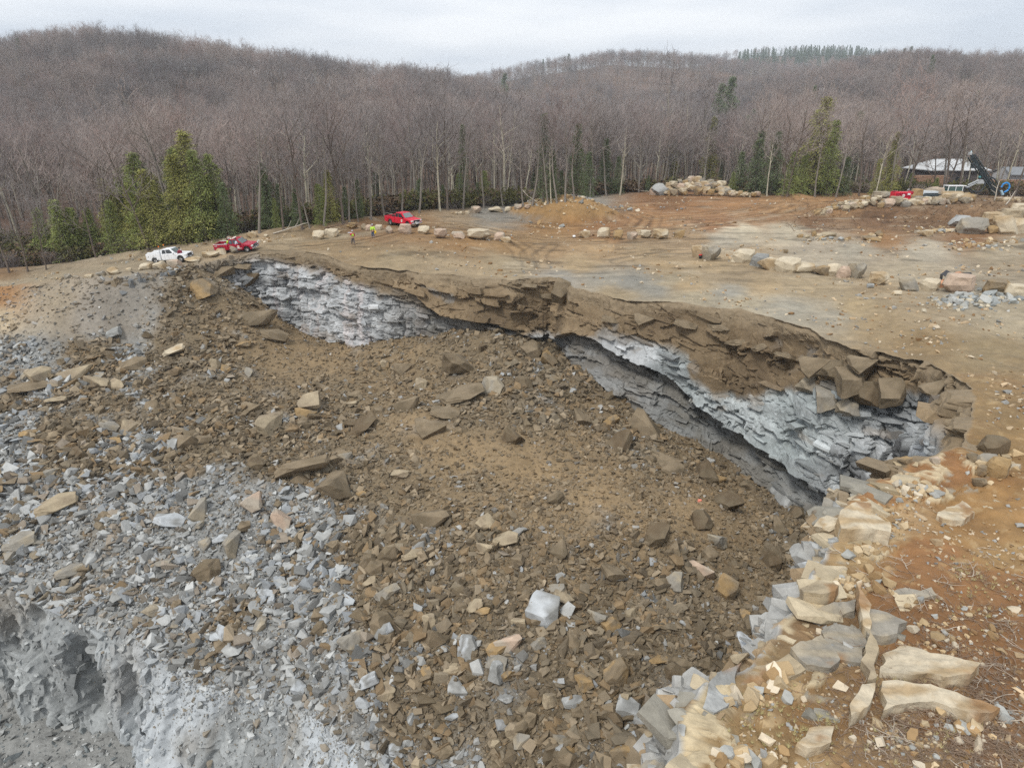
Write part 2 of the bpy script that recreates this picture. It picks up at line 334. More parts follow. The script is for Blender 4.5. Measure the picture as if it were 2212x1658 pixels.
# ------------------------------------------------------------------ colour fields
OR, TAN, GRY, DKS, RUST, PALE, LGR = rgb(163,122,80), rgb(172,150,122), rgb(146,144,138), rgb(112,86,62), rgb(148,98,54), rgb(200,186,164), rgb(184,182,176)
GC = [(100,600,*rgb(158,142,120)),(0,595,*rgb(140,112,82)),(300,560,*rgb(155,140,118)),(0,650,*rgb(150,128,98)),(0,690,*rgb(160,134,100)),(100,640,*TAN),(60,700,*rgb(178,160,132)),(200,650,*rgb(155,145,130)),(300,620,*rgb(148,140,128)),(150,720,*rgb(150,145,138)),(-200,650,*OR),
 (600,525,*rgb(156,138,112)),(700,520,*rgb(150,128,98)),(800,500,*rgb(145,112,78)),(560,510,*TAN),(900,490,*rgb(152,118,80)),(800,540,*rgb(150,128,98)),(850,560,*rgb(158,140,112)),(950,575,*rgb(156,138,112)),(1000,520,*rgb(154,120,80)),
 (1050,462,*rgb(140,135,128)),(1120,460,*rgb(136,132,127)),(1000,465,*rgb(150,130,105)),(1250,438,*rgb(150,146,140)),(1230,475,*rgb(158,118,72)),(1180,485,*rgb(150,115,74)),(1100,530,*rgb(156,124,84)),(1200,540,*rgb(158,130,96)),(1100,570,*rgb(162,145,118)),
 (1300,500,*rgb(150,108,68)),(1400,470,*rgb(160,118,76)),(1500,450,*rgb(152,112,74)),(1450,430,*rgb(130,88,52)),(1600,440,*rgb(155,115,75)),(1700,450,*rgb(168,130,90)),(1550,480,*rgb(150,106,68)),(1650,470,*rgb(142,104,68)),
 (1300,540,*rgb(165,138,104)),(1250,572,*rgb(168,146,114)),(1480,612,*rgb(170,148,116)),(1540,572,*rgb(172,150,118)),(1440,578,*rgb(168,144,110)),(1650,620,*rgb(172,150,118)),(1620,560,*rgb(174,152,122)),(1850,660,*rgb(166,146,114)),(1320,640,*rgb(160,142,114)),(1400,550,*rgb(160,138,108)),(1500,520,*rgb(160,135,105)),(1600,498,*rgb(200,188,166)),(1700,505,*rgb(184,172,152)),(1560,520,*rgb(176,166,150)),
 (1750,525,*rgb(166,154,138)),(1850,540,*rgb(166,157,142)),(2000,545,*rgb(172,162,146)),(2150,540,*rgb(158,144,122)),(1750,560,*rgb(174,162,144)),(1950,585,*rgb(172,158,136)),(1900,515,*rgb(150,112,72)),(2100,515,*rgb(140,102,66)),(1750,480,*rgb(125,92,62)),(1900,470,*rgb(120,90,64)),(2000,480,*rgb(118,90,64)),(1800,440,*rgb(160,122,82)),
 (1300,600,*rgb(150,144,134)),(1370,605,*rgb(140,137,131)),(1410,618,*rgb(142,138,130)),(1210,600,*rgb(156,150,142)),(1450,600,*rgb(162,148,124)),(1600,590,*rgb(164,144,116)),(1500,640,*rgb(162,150,128)),(1600,650,*rgb(172,160,138)),(1580,635,*rgb(146,142,134)),
 (1750,620,*rgb(164,146,118)),(1900,620,*rgb(160,140,112)),(1700,665,*rgb(158,152,140)),(1800,680,*rgb(156,148,134)),(2000,660,*rgb(160,142,116)),(1900,700,*rgb(150,130,100)),(2100,640,*rgb(150,142,128)),(2200,690,*rgb(165,152,130)),
 (2000,740,*rgb(140,118,86)),(2150,760,*rgb(150,132,102)),(2150,850,*rgb(148,122,86)),(2130,900,*rgb(140,116,82)),(2180,960,*rgb(150,124,84)),(2060,1010,*rgb(150,105,55)),(1990,1030,*rgb(146,98,50)),(1900,1060,*rgb(152,108,62)),(2100,1080,*rgb(158,122,76)),
 (1950,1120,*rgb(176,145,105)),(1850,1140,*rgb(185,160,122)),(2100,1150,*rgb(158,124,80)),(2180,1200,*rgb(160,128,84)),(2000,1200,*rgb(150,102,54)),(2150,1260,*rgb(145,102,60)),(1850,1200,*rgb(168,142,104)),(1800,1260,*rgb(160,134,96)),(1900,1260,*rgb(150,108,62)),(2000,1300,*rgb(140,92,50)),(2150,1350,*rgb(136,92,54)),
 (1750,1340,*rgb(134,112,84)),(1620,1460,*rgb(150,128,96)),(1560,1500,*rgb(156,138,108)),(1700,1500,*rgb(142,112,74)),(1600,1600,*rgb(148,122,84)),(1800,1560,*rgb(138,106,68)),(2000,1560,*rgb(134,98,62)),(2100,1500,*rgb(138,102,66)),(2200,1450,*rgb(132,92,56)),(2150,1620,*rgb(126,96,70)),(1900,1640,*rgb(142,116,84)),(2100,1420,*rgb(142,95,52))]
def band(u, v, pts, wd):
    d = np.full(np.shape(u), 1e9); P = np.array(pts, float)
    for a, b in zip(P[:-1], P[1:]):
        ab = b-a; t = np.clip(((u-a[0])*ab[0]+(v-a[1])*ab[1])/(ab@ab), 0, 1); d = np.minimum(d, np.hypot(u-a[0]-t*ab[0], (v-a[1]-t*ab[1])*1.0))
    return np.exp(-(d/wd)**2)
TRACKS = [[pg(u, v)[:2] for u, v in tr] for tr in (
 [(905,487),(960,482),(1010,490),(1100,510),(1180,520),(1300,522)],[(905,482),(1000,485),(1120,505),(1260,512),(1400,500),(1560,480)],[(930,495),(1020,505),(1100,520),(1130,540),(1140,560)],
 [(1290,450),(1360,455),(1410,468),(1400,490),(1330,505),(1260,510)],[(1300,456),(1360,462),(1385,475),(1370,492),(1310,503)],[(1400,470),(1480,465),(1600,455),(1720,445),(1800,437)],[(1400,478),(1500,475),(1620,466),(1760,452),(1850,440)],
 [(1410,500),(1500,492),(1580,482),(1650,475)],[(640,530),(760,520),(850,500),(905,487)],[(1180,530),(1150,550),(1160,575)],[(1320,560),(1420,545),(1520,535),(1640,530)])]
def gcolor(x, y, z):
    u, v = proj(x, y, z); c = idw(u+14*fbm(x/2.5, y/2.5, 2, 41), v+10*fbm(x/2.5, y/2.5, 2, 42), GC, 3.6, 2.2)
    far = np.clip(y/60, .25, 1.5)
    n = fbm(x/6, y/6, 4, 43); n2 = fbm(x/1.2, y/1.2, 4, 44)
    st = fbm(x/14+y/60, y/1.6, 4, 45)          # dirt dragged along by machines, mostly left-right
    c = c*(1+.16*n+.2*n2+.22*st*sm(48, 70, y))[..., None]
    lite = sm(.25, .6, fbm(x/4, y/1.8, 4, 46))[..., None]*sm(46, 60, y)[..., None]; c = c*(1-lite*.35)+PALE*.95*lite*.35
    dk = sm(.2, .55, fbm(x/5, y/1.2, 4, 47))[..., None]*sm(60, 85, y)[..., None]; c = c*(1-.42*dk)
    nr = (1-sm(38, 55, y))[..., None]          # the near ledge: patches of rusty soil, pale grit
    ru = .4*sm(.0, .5, fbm(x/2.2, y/2.2, 4, 48))[..., None]*nr; c = c*(1-.45*ru)+RUST*.8*ru*.45
    gr = sm(.25, .5, fbm(x/.5, y/.5, 4, 49))[..., None]*nr; c = c*(1-.35*gr)+rgb(196,172,132)*gr*.35
    mk = (1-sm(.9, 1.05, np.hypot((x-m1[0]-.5)/10.5, (y-m1[1]-2)/5.5)))[..., None]; mk = mk*sm(.3, 1.2, z-plate(x, y))[..., None]; c = c*(1-mk)+rgb(160,126,82)*(1+.3*n2+.2*n)[..., None]*mk
    for tr in TRACKS:
        P = np.array(tr)
        for off in (-.9, .9):
            d = np.full(np.shape(x), 1e9)
            for a, b in zip(P[:-1], P[1:]):
                ab = b-a; l = np.hypot(*ab); nn = np.array([-ab[1], ab[0]])/l*off; t = np.clip(((x-a[0]-nn[0])*ab[0]+(y-a[1]-nn[1])*ab[1])/(l*l), 0, 1)
                d = np.minimum(d, np.hypot(x-a[0]-nn[0]-t*ab[0], y-a[1]-nn[1]-t*ab[1]))
            k = np.exp(-(d/.42)**2)*(.6+.4*vn2(x/3, y/3, 50)); c = c*(1-.3*k[..., None])+rgb(190,160,120)*.3*k[..., None]
            k = np.exp(-((d-.75)/.22)**2); c = c*(1-.28*k[..., None])
    if np.min(y) < 40:          # bare rock of the ledge: cream, tan and grey plates between pockets of soil
        rk, _l = ledge(x, y); a_ = (x*.8+y*.6)/1.5+.3*fbm(x/1.2, y/1.2, 2, 241); b_ = (-x*.6+y*.8)/.8; ci = vor(a_, b_, 242)[0]; cj = vor(a_*2.6, b_*2.2, 245)[0]
        pal = np.where((ci < .3)[..., None], rgb(150,146,136), np.where((ci < .62)[..., None], rgb(182,158,122), rgb(206,190,160))); pal = pal*(.8+.35*cj)[..., None]*(1+.25*fbm(x/.25+y, y/.12, 4, 246))[..., None]
        sl = (.8*rk*sm(.52, .62, cj*.5+ci*.5+.25*fbm(x/.5, y/.5, 3, 247)))[..., None]; c = c*(1-sl)+pal*sl
    # road on the left: smooth, tan
    rd = np.exp(-(np.clip(roadside(x, y)-4.6, -9, 9)/2.9)**4)[..., None]*(u < 900)[..., None]*sm(60, 75, y)[..., None]
    rd = rd*((inside_road(x, y))[..., None]); c = c*(1-.8*rd)+rgb(160,146,124)*.8*rd*(1+.08*n2)[..., None]
    c[..., 1] = np.maximum(c[..., 1], .5*c[..., 0]); c[..., 2] = np.maximum(c[..., 2], .2*c[..., 0]); lu = c.mean(-1, keepdims=True); c = (c*.91+lu*.09)*np.array([1.05, 1.03, .95])*1.07; return np.clip(c, .01, .8)
def inside_road(x, y):
    u, v = proj(x, y, plate(x, y)); lo = np.interp(u, [-300,0,240,400,560,700,800,900], [620,606,575,556,535,515,500,490]); hi = np.interp(u, [-300,0,240,400,560,700,800,900], [645,628,596,572,548,530,515,505])
    return sm(-8, 0, v-lo)*(1-sm(0, 8, v-hi))
# grey (1) against brown dust (0) over the heap, and how stony it is
HZ = [(0,950,.75,1),(0,1200,.95,1),(100,700,.6,.5),(60,760,.75,.8),(200,700,.65,.6),(200,900,.2,1),(80,850,.35,1),(300,980,.3,1),(400,1150,.85,1),(200,1150,.92,1),(600,1100,.62,1),(750,1110,.55,1),(680,1330,.75,1),(500,1250,.85,1),(800,1150,.12,1),(900,1280,.1,1),
 (850,1420,.35,1),(980,1480,.3,1),(1100,1330,.12,1),(1200,1450,.25,1),(1300,1560,.14,1),(1500,1400,.08,1),(1000,900,0,.8),(700,850,0,.8),(1400,1120,0,.25),(1600,1250,.02,.7),(1450,1250,.08,.9),(1080,1180,.05,.8),(450,950,.05,1),(640,980,.1,1),
 (550,1500,1,.8),(300,1400,1,.9),(100,1600,.95,1),(750,1600,.9,.7),(900,1600,.3,1),(1450,1600,.2,1),(480,700,.0,.6),(620,720,0,.2),(700,770,0,.25),(850,770,0,.5),(1000,770,0,.8),(1200,800,.05,1),(1180,880,0,1),(1300,900,0,.6),(1000,970,0,.2),(1150,1010,0,.12),(1300,1060,0,.1),(1500,1100,0,.12),(1250,960,0,.35),(940,930,0,.25),
 (1620,1120,0,.3),(1740,1160,.05,1),(1500,980,0,.6),(1400,960,0,.8),(1680,1090,.1,.8),(330,720,.35,.9),(400,670,.3,.9),(260,760,.5,1),(380,760,0,1),(150,820,.2,1),(1350,1180,0,.5),(1200,1120,0,.35),(1000,1060,0,.5),(850,1040,0,.8),(300,1250,.9,1),(650,1230,.6,1),(560,1180,.7,1)]
B1, B2, B3 = rgb(148,132,108), rgb(126,112,90), rgb(164,148,124)
G1, G2, G3 = rgb(156,156,152), rgb(190,191,188), rgb(124,124,121)
def hcolor(x, y, z):
    u, v = proj(x, y, z); q = idw(u, v, HZ, 3.4, 1.2); g = np.clip(q[..., 0]+.75*fbm(x/3, y/3, 5, 61), 0, 1); g = sm(.15, .85, g)
    n = fbm(x/1.5, y/1.5, 4, 62); f = 1-q[..., 1]
    b = B2*(1+.25*n[..., None])*(1-f[..., None])+rgb(164,140,106)*f[..., None]*(1+.12*n[..., None])
    gy = G1*(1+.25*n[..., None]); sc = (sm(0, 40, 745-v)*(1-sm(200, 420, u)))[..., None]
    c = b*(1-g[..., None])+gy*g[..., None]
    scree = idw(u, v, [(0,690,*rgb(190,172,142)),(80,740,*rgb(176,166,148)),(0,640,*OR),(200,680,*rgb(156,148,136)),(300,650,*rgb(150,142,130)),(120,650,*rgb(162,148,126)),(0,770,*rgb(168,164,156))], 3)*(1+.2*n[..., None])
    return c*(1-sc)+scree*sc, g, q[..., 1]
# ------------------------------------------------------------------ the ground of the platform, one sheet
def rimpoly(off):
    P = rp[::6, :2]-rn[::6]*off; return P
def fan(xi0, xi1, nx, y0, y1, k, y00=0):
    ys = [y0]
    while ys[-1] < y1: ys.append(ys[-1]+k*(ys[-1]+y00))
    ys = np.array(ys); xi = np.linspace(xi0, xi1, nx); Y, XI = np.meshgrid(ys, xi, indexing='ij'); return XI*(Y+6), Y
X, Y = fan(-1.08, .95, 1150, 6.5, 178, .0048)
leftcut = [(-150, 62), (rp[0, 0]-rn[0, 0]*.4, rp[0, 1]-rn[0, 1]*.4)]
LC = [pg(u, v)[:2] for u, v in ((-500,622),(-300,620),(-80,621),(60,620))]
pit_poly = [(-160., LC[0][1])]+[tuple(p) for p in LC]+[tuple(p) for p in rimpoly(.75)]+[(rp[-1, 0]-.6, 2.), (-160., 2.)]
keep = ~inpoly(X, Y, pit_poly) & ~((X < rp[-1, 0]) & (Y < 12)) & (X > -130)
Z = ground(X, Y)
Cg = gcolor(X, Y, Z)
edge_y = np.interp(np.clip(X/Y, -2, 2), EX, EY); fo = sm(-1, 5, Y-edge_y)[..., None]
LIT = rgb(112,88,72)*(1+.3*fbm(X/3, Y/3, 4, 51))[..., None]
Cg = Cg*(1-fo)+LIT*fo
V = np.stack([X, Y, Z], -1).reshape(-1, 3); q = quads(*X.shape, keep)
me = np_mesh('ground', V, q, Cg.reshape(-1, 3), True, [M_GROUND]); link('ground', me)['kind'] = 'structure'
# hills with the forest floor
X, Y = fan(-1.25, 1.2, 330, 170, 2300, .012)
Z = hills(X, Y); Z[:3] -= .6
Z[:1] -= 2
c = rgb(122,100,84)*(1+.35*fbm(X/25, Y/25, 4, 52))[..., None]
me = np_mesh('hills', np.stack([X, Y, Z], -1).reshape(-1, 3), quads(*X.shape), c.reshape(-1, 3), True, [M_HILL]); link('hills', me)['kind'] = 'structure'
# land to the horizon and under the sides
me = np_mesh('terrain', [(-6000, -2000, -45), (6000, -2000, -45), (6000, 9000, -45), (-6000, 9000, -45)], np.array([[0, 1, 2, 3]]), np.tile(rgb(122,94,80), (4, 1)), False, [M_HILL]); link('terrain', me)['kind'] = 'structure'
# ------------------------------------------------------------------ the heap
X, Y = fan(-1.12, .92, 1000, 16, 96, .0042)
pp = [(-160., LC[0][1]+1.2)]+[(p[0], p[1]+1.0) for p in LC]+[tuple(p) for p in rimpoly(.9)]+[(60., 8.), (-160., 2.)]
rb = inpoly(X, Y, pp)
bp, bq = resample(bench0, .12); bench_poly = [tuple(p) for p in blur(bq, 8)[::5, :2]]+[(-4., 5.), (-160., 5.), (-160., 39.)]
kb = ~inpoly(X, Y, bench_poly)
Z = heap(X, Y); Z = np.minimum(Z, ground(X, Y, False)-.03*(Y > 60)) if False else Z
Ch, g_, s_ = hcolor(X, Y, Z)
me = np_mesh('rubble_slope', np.stack([X, Y, Z], -1).reshape(-1, 3), quads(*X.shape, rb & kb), Ch.reshape(-1, 3), True, [M_HEAP]); link('quarry_floor', me)['kind'] = 'structure'
# lower floor
X, Y = np.meshgrid(np.linspace(-48, 0, 330), np.linspace(14, 42, 220)); Z = FLOOR+.5*fbm(X/4, Y/4, 4, 71)+.2*fbm(X, Y, 3, 72)
me = np_mesh('lower_floor', np.stack([X, Y, Z], -1).reshape(-1, 3), quads(*X.shape), (G1*(1+.2*fbm(X, Y, 3, 73))[..., None]).reshape(-1, 3), True, [M_HEAP]); link('lower_quarry_floor', me)['kind'] = 'structure'
# ------------------------------------------------------------------ the rock wall round the pit
U_PX = [(700,590),(770,606),(826,619),(884,633),(921,662),(959,689),(1000,694),(1080,706),(1149,730),(1194,730),(1231,720),(1295,742),(1353,781),(1421,804),(1480,860),(1504,884),(1573,926),(1660,980),(1763,1054),(1836,1088)]
B_PX = [(560,560),(590,572),(640,578),(700,598),(760,622),(820,640),(870,655),(930,692),(985,722),(1060,735),(1150,730),(1200,735),(1260,738),(1343,740),(1420,752),(1480,778),(1492,820),(1540,862),(1620,862),(1690,848),(1800,838),(1850,842),(1920,855),(2000,866),(2060,880)]
def line(px, off=1.2):
    h = [wallhit(u, v, off) for u, v in px]; h = np.array([(a[0], a[3]) for a in h if a]); return h[np.argsort(h[:, 0])]
UL = line(U_PX); BL = line(B_PX)
S = rs[:, None]; ns = len(rs)
zb = heap0(rp[:, 0]+rn[:, 0]*2.5, rp[:, 1]+rn[:, 1]*2.5)-2.2; zb = np.minimum(zb, -1.0); zb = blur(zb, 12)
NR = 150; tt = np.linspace(0, 1, NR)[None]; zt = ground(rp[:, 0], rp[:, 1])
Zr = zt[:, None]+(zb-zt)[:, None]*tt                     # rows down the face
zu = np.interp(rs, UL[:, 0], UL[:, 1])[:, None]; zc = np.interp(rs, BL[:, 0], BL[:, 1])[:, None]
zs = blur(np.interp(rs, [0, UL[0, 0], UL[2, 0], UL[-1, 0], UL[-1, 0]+12, 200], [1.5, UL[0, 1], UL[2, 1], UL[-1, 1], -8, -8]), 60)[:, None]
wq = .35*fbm(S/4+Zr*0, Zr/2.5, 3, 81); D = zt[:, None]-Zr; wU = np.clip(D/np.maximum(-zu*.6-zs*.4+.5, 2), 0, 1); Q = Zr-(zu*.6+zs*.4)*(.25+.6*wU)+wq
Sw = S+.5*fbm(S/3, Zr/3, 2, 82)+Zr*.25
stp = lambda w, sd, a: a*(_h(np.floor(Sw/w+.4*np.floor(Zr/1.7)), np.floor(Zr/1.7), np.zeros_like(Sw), sd)-.5)
def bed(th, wd, sd, jag_):
    q = (Q+stp(wd*.33, sd+3, jag_)+stp(wd*.12, sd+4, jag_*.5))/th; j = np.floor(q); k_ = Sw/wd+7.3*_h(j, j*0, j*0, sd); i_ = np.floor(k_+.25*fbm(Zr/.6, j, 2, sd)); o_ = np.zeros_like(Sw)
    return _h(i_, j, o_, sd+1), np.minimum((q-j)*th, (1+j-q)*th), np.minimum(k_-np.floor(k_), 1-(k_-np.floor(k_)))*wd
c1, e1, v1 = bed(1.35, 5.5, 83, .5); c2, e2, v2 = bed(.8, 3.0, 183, .2); c3, e3, v3 = bed(.36, 1.0, 283, .06)
dust = sm(-.5, .8, Zr-zc+.7*fbm(S/1.5, Zr/1.5, 4, 92))        # 1 above the stain line
top = 1-sm(.4, 1.8, D+.5*fbm(S/2, Zr*0, 3, 93))

vis = sm(18, 24, S)*(1-sm(128, 136, S))
left = sm(18, 24, S)*(1-sm(46, 60, S)); cor = sm(96, 103, S)*(1-sm(126, 132, S))
amp = (.55+.45*(1-dust))*(1-.75*top)
br_ = dust*(1-top); gk = 1-dust
d = (1-.7*top)*(1.0*(c1-.5)+(.3+.3*gk+.25*left+.3*cor)*(c2-.5)+(.05+.06*gk+.12*left+.12*cor)*(c3-.5))
d -= (1-.8*top)*(.22*(1-sm(.02, .10, e1))*(c2 > .35)+.12*gk*(c1 > .4)*(1-sm(.02, .09, e2))+.18*(1-sm(.02, .12, v1))*(c3 > .5)+.16*gk*(c1 > .4)*(1-sm(.02, .1, v2)))
d += .6*fbm(S/7, Zr/4, 3, 94)+(.03+.07*gk)*fbm(S/.6, Zr/.6, 3, 95)+top*(.16*fbm(S/.6, Zr/.6, 3, 96))
d += left*gk*.3*np.abs(np.sin(S*math.pi/1.7+.6*fbm(S/4, Zr/4, 2, 195)))
cc_, ce_ = vor(S/2.4+Zr*.12, Zr/2.2, 97); d += cor*(1.7*(cc_-.5)-.5*(1-sm(0, .12, ce_)))
rec = sm(UL[1, 0], UL[3, 0]+2, S)*(1-sm(UL[-1, 0]-1, UL[-1, 0]+3, S)); 
below = zu-Zr; un = sm(-.12, .22, below)
Rm = (1.3+1.7*sm(UL[8, 0], UL[14, 0], S)+.5*vn2(S/5, S*0, 98))*rec
d += -Rm*un*(1-.18*np.clip(below, 0, 9))+.35*rec*np.exp(-(np.clip(-below, 0, 9)/.8))
d = np.where((un > .5) & (rec > .3), d*1.0-.0, d)
d += .14*D*(1-rec*.4)+.25*sm(0, .5, D)
near_ = sm(128, 134, S); nc1, ne1 = vor(S/1.1+Zr*.3, Zr/1.0, 197); nc2, ne2 = vor(S/.42+Zr*.2, Zr/.5, 198); d = d*(1-near_)+near_*(.9*(nc1-.5)*sm(.02, .5, D)+.4*(nc2-.5)*sm(0, .3, D)+.12*D+.35*sm(0, .6, D)+.06*fbm(S/.2, Zr/.2, 3, 199))
d *= sm(0, 3, S)
d = np.where(D < .01, 0, d)
Xw = rp[:, 0][:, None]+rn[:, 0][:, None]*d; Yw = rp[:, 1][:, None]+rn[:, 1][:, None]*d; Zw = Zr+.06*(c3-.5)*(1-top)
lipd = np.array([1.7, 1.4, 1.1, .8, .55, .35, .18])[None]
Xl = rp[:, 0][:, None]-rn[:, 0][:, None]*lipd; Yl = rp[:, 1][:, None]-rn[:, 1][:, None]*lipd
Zl = ground(Xl, Yl)+np.array([-.25, .012, .02, .02, .02, .02, .01])[None]
Cl = gcolor(Xl, Yl, Zl)
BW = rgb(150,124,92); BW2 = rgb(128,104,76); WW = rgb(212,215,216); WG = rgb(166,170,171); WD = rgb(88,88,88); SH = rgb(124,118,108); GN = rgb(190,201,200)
n1_ = fbm(S/2.2, Q/.7, 5, 101)[..., None]; n2_ = fbm(S/5, Zr/5, 4, 102)[..., None]; n3_ = fbm(S/.7, Zr/.7, 4, 107)[..., None]
BW, BW2 = rgb(152,132,104), rgb(130,112,88); brown = BW*(1-sm(-.2, .5, n2_))+BW2*sm(-.2, .5, n2_); brown = brown*(1+.14*n1_+.12*n3_)*(.88+.24*c2)[..., None]; gp = sm(.3, .55, fbm(S/3, Q/1.2, 4, 103))[..., None]*.5*(1-top)[..., None]; brown = brown*(1-gp)+WG*gp
grey = WG*(1-sm(-.35, .25, n2_+.6*n1_))+WW*sm(-.35, .25, n2_+.6*n1_); grey = grey*(.9+.2*c3)[..., None]*(.9+.2*c1)[..., None]; strk = (sm(.05, .35, fbm(S/.9, Zr/12, 3, 104))*left)[..., None]; grey = grey*(1-.25*left[..., None])+rgb(160,160,160)*.25*left[..., None]; grey = grey*(1-.7*strk)+rgb(232,224,222)*.7*strk
rt = (sm(UL[12, 0], UL[15, 0], S)*(1-cor))[..., None]; grey = grey*(1-.5*rt)+GN*.5*rt*(1+.2*n1_)
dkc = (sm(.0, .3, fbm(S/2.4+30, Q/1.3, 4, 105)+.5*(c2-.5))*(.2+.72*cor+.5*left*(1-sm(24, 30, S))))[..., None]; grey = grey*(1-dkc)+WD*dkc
rst = sm(.3, .5, fbm(S/3, Zr/1.5, 4, 106))[..., None]*.35; grey = grey*(1-rst)+rgb(160,138,110)*rst
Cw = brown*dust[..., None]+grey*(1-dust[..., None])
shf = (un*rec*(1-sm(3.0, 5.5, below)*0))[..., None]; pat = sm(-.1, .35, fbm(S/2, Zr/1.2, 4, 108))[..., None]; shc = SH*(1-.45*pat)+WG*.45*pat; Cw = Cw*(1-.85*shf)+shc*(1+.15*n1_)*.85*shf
lf = (1-sm(14, 22, S))[..., None]; lc_ = sm(.0, .3, fbm(S/1.2, Zr/1.2, 4, 109))[..., None]; Cw = Cw*(1-lf)+(rgb(140,128,110)*(1-lc_)+rgb(108,112,118)*lc_)*lf
Cw = Cw*(1-top[..., None]*.75)+(B1*(1+.15*n1_))*top[..., None]*.75
nr3 = near_[..., None]; nc_ = sm(.05, .13, fbm(S/.9, Zr/1.2, 5, 110))[..., None]; Cw = Cw*(1-nr3)+(rgb(174,173,168)*(1-nc_)+rgb(168,146,116)*nc_)*(1+.2*n3_)*(.75+.5*nc2)[..., None]*nr3
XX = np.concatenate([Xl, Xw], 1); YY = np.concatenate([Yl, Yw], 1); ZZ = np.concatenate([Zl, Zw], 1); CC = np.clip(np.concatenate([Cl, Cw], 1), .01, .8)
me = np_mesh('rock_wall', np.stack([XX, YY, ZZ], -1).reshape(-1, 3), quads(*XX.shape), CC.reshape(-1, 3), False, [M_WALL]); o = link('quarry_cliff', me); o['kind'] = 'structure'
WALLPOS = (Xw, Yw, Zw)
# ------------------------------------------------------------------ the older bench at lower left
s2, b2 = resample(bench0, .07); b2 = blur(b2, 10); t2 = blur(np.gradient(b2[:, :2], axis=0), 30); t2 /= np.linalg.norm(t2, axis=1)[:, None]; n2b = np.stack([t2[:, 1], -t2[:, 0]], 1)
NB = 130; T2 = np.linspace(0, 1, NB)[None]; S2 = s2[:, None]; ztop = heap(b2[:, 0], b2[:, 1]); Z2 = ztop[:, None]+(FLOOR-.8-ztop)[:, None]*T2; D2 = ztop[:, None]-Z2
slope_k = np.interp(s2, [0, 11, 20, 27, 34, 60], [.12, .16, .3, .7, .75, .75])[:, None]
W2 = Z2+.5*fbm(S2/2, Z2/2, 3, 228); U2 = S2+.35*fbm(S2/1.5, Z2/1.5, 3, 229)+.25*Z2; bv1 = vor(U2/1.7, W2/5.5, 122)[0]; bv2 = vor(U2/.8, W2/1.5, 125)[0]; bv3 = vor(U2/.35, W2/.7, 126)[0]
for _ in range(5): bv1[:, 1:-1] = .5*bv1[:, 1:-1]+.25*bv1[:, :-2]+.25*bv1[:, 2:]; bv1[1:-1] = .5*bv1[1:-1]+.25*bv1[:-2]+.25*bv1[2:]
d2 = slope_k*D2+1.1*fbm(S2/5, Z2/7, 3, 121)*sm(0, 1.5, D2)+1.9*(bv1-.5)*sm(0, 1.5, D2)*(1-.3*sm(22, 30, S2))+.6*(bv2-.5)*sm(0, .6, D2)*(1-.6*sm(22, 30, S2))+.25*(bv3-.5)*(1-.6*sm(22, 30, S2))+.1*fbm(S2/.4, Z2/.6, 4, 128)

for _ in range(1): d2[:, 1:-1] = .5*d2[:, 1:-1]+.25*d2[:, :-2]+.25*d2[:, 2:]; d2[1:-1] = .5*d2[1:-1]+.25*d2[:-2]+.25*d2[2:]
X2 = b2[:, 0][:, None]+n2b[:, 0][:, None]*d2; Y2 = b2[:, 1][:, None]+n2b[:, 1][:, None]*d2
lp = np.array([2.2, 1.5, .9, .4])[None]; X2l = b2[:, 0][:, None]-n2b[:, 0][:, None]*lp; Y2l = b2[:, 1][:, None]-n2b[:, 1][:, None]*lp; Z2l = heap(X2l, Y2l)+np.array([-.3, .03, .03, .02])[None]
C2l = hcolor(X2l, Y2l, Z2l)[0]; n = fbm(S2/1.5, Z2/3, 5, 131)[..., None]; st2 = sm(.1, .4, fbm(S2/2.5, Z2/6, 4, 132))[..., None]
C2 = rgb(166,169,168)*(1+.36*n)*(.8+.4*bv2)[..., None]; C2 = C2*(1-st2*.3)+rgb(160,140,112)*st2*.3; wl = (sm(17, 24, S2)*sm(-.2, .2, fbm(S2/4, Z2/5, 3, 133)+.25))[..., None]; C2 = C2*(1-wl*.8)+rgb(204,210,214)*wl*.8
XX = np.concatenate([X2l, X2], 1); YY = np.concatenate([Y2l, Y2], 1); ZZ = np.concatenate([Z2l, Z2], 1); CC = np.clip(np.concatenate([C2l, C2], 1), .01, .8)
me = np_mesh('bench_wall', np.stack([XX, YY, ZZ], -1).reshape(-1, 3), quads(*XX.shape), CC.reshape(-1, 3), False, [M_WALL]); link('quarry_bench_cliff', me)['kind'] = 'structure'

def rotm(az, tx, ty):
    ca, sa = np.cos(az), np.sin(az); cx, sx = np.cos(tx), np.sin(tx); cy, sy = np.cos(ty), np.sin(ty); o = np.zeros_like(ca); l = o+1
    Rz = np.stack([ca, -sa, o, sa, ca, o, o, o, l], -1).reshape(-1, 3, 3); Rx = np.stack([l, o, o, o, cx, -sx, o, sx, cx], -1).reshape(-1, 3, 3)
    Ry = np.stack([cy, o, sy, o, l, o, -sy, o, cy], -1).reshape(-1, 3, 3); return Rx@Ry@Rz
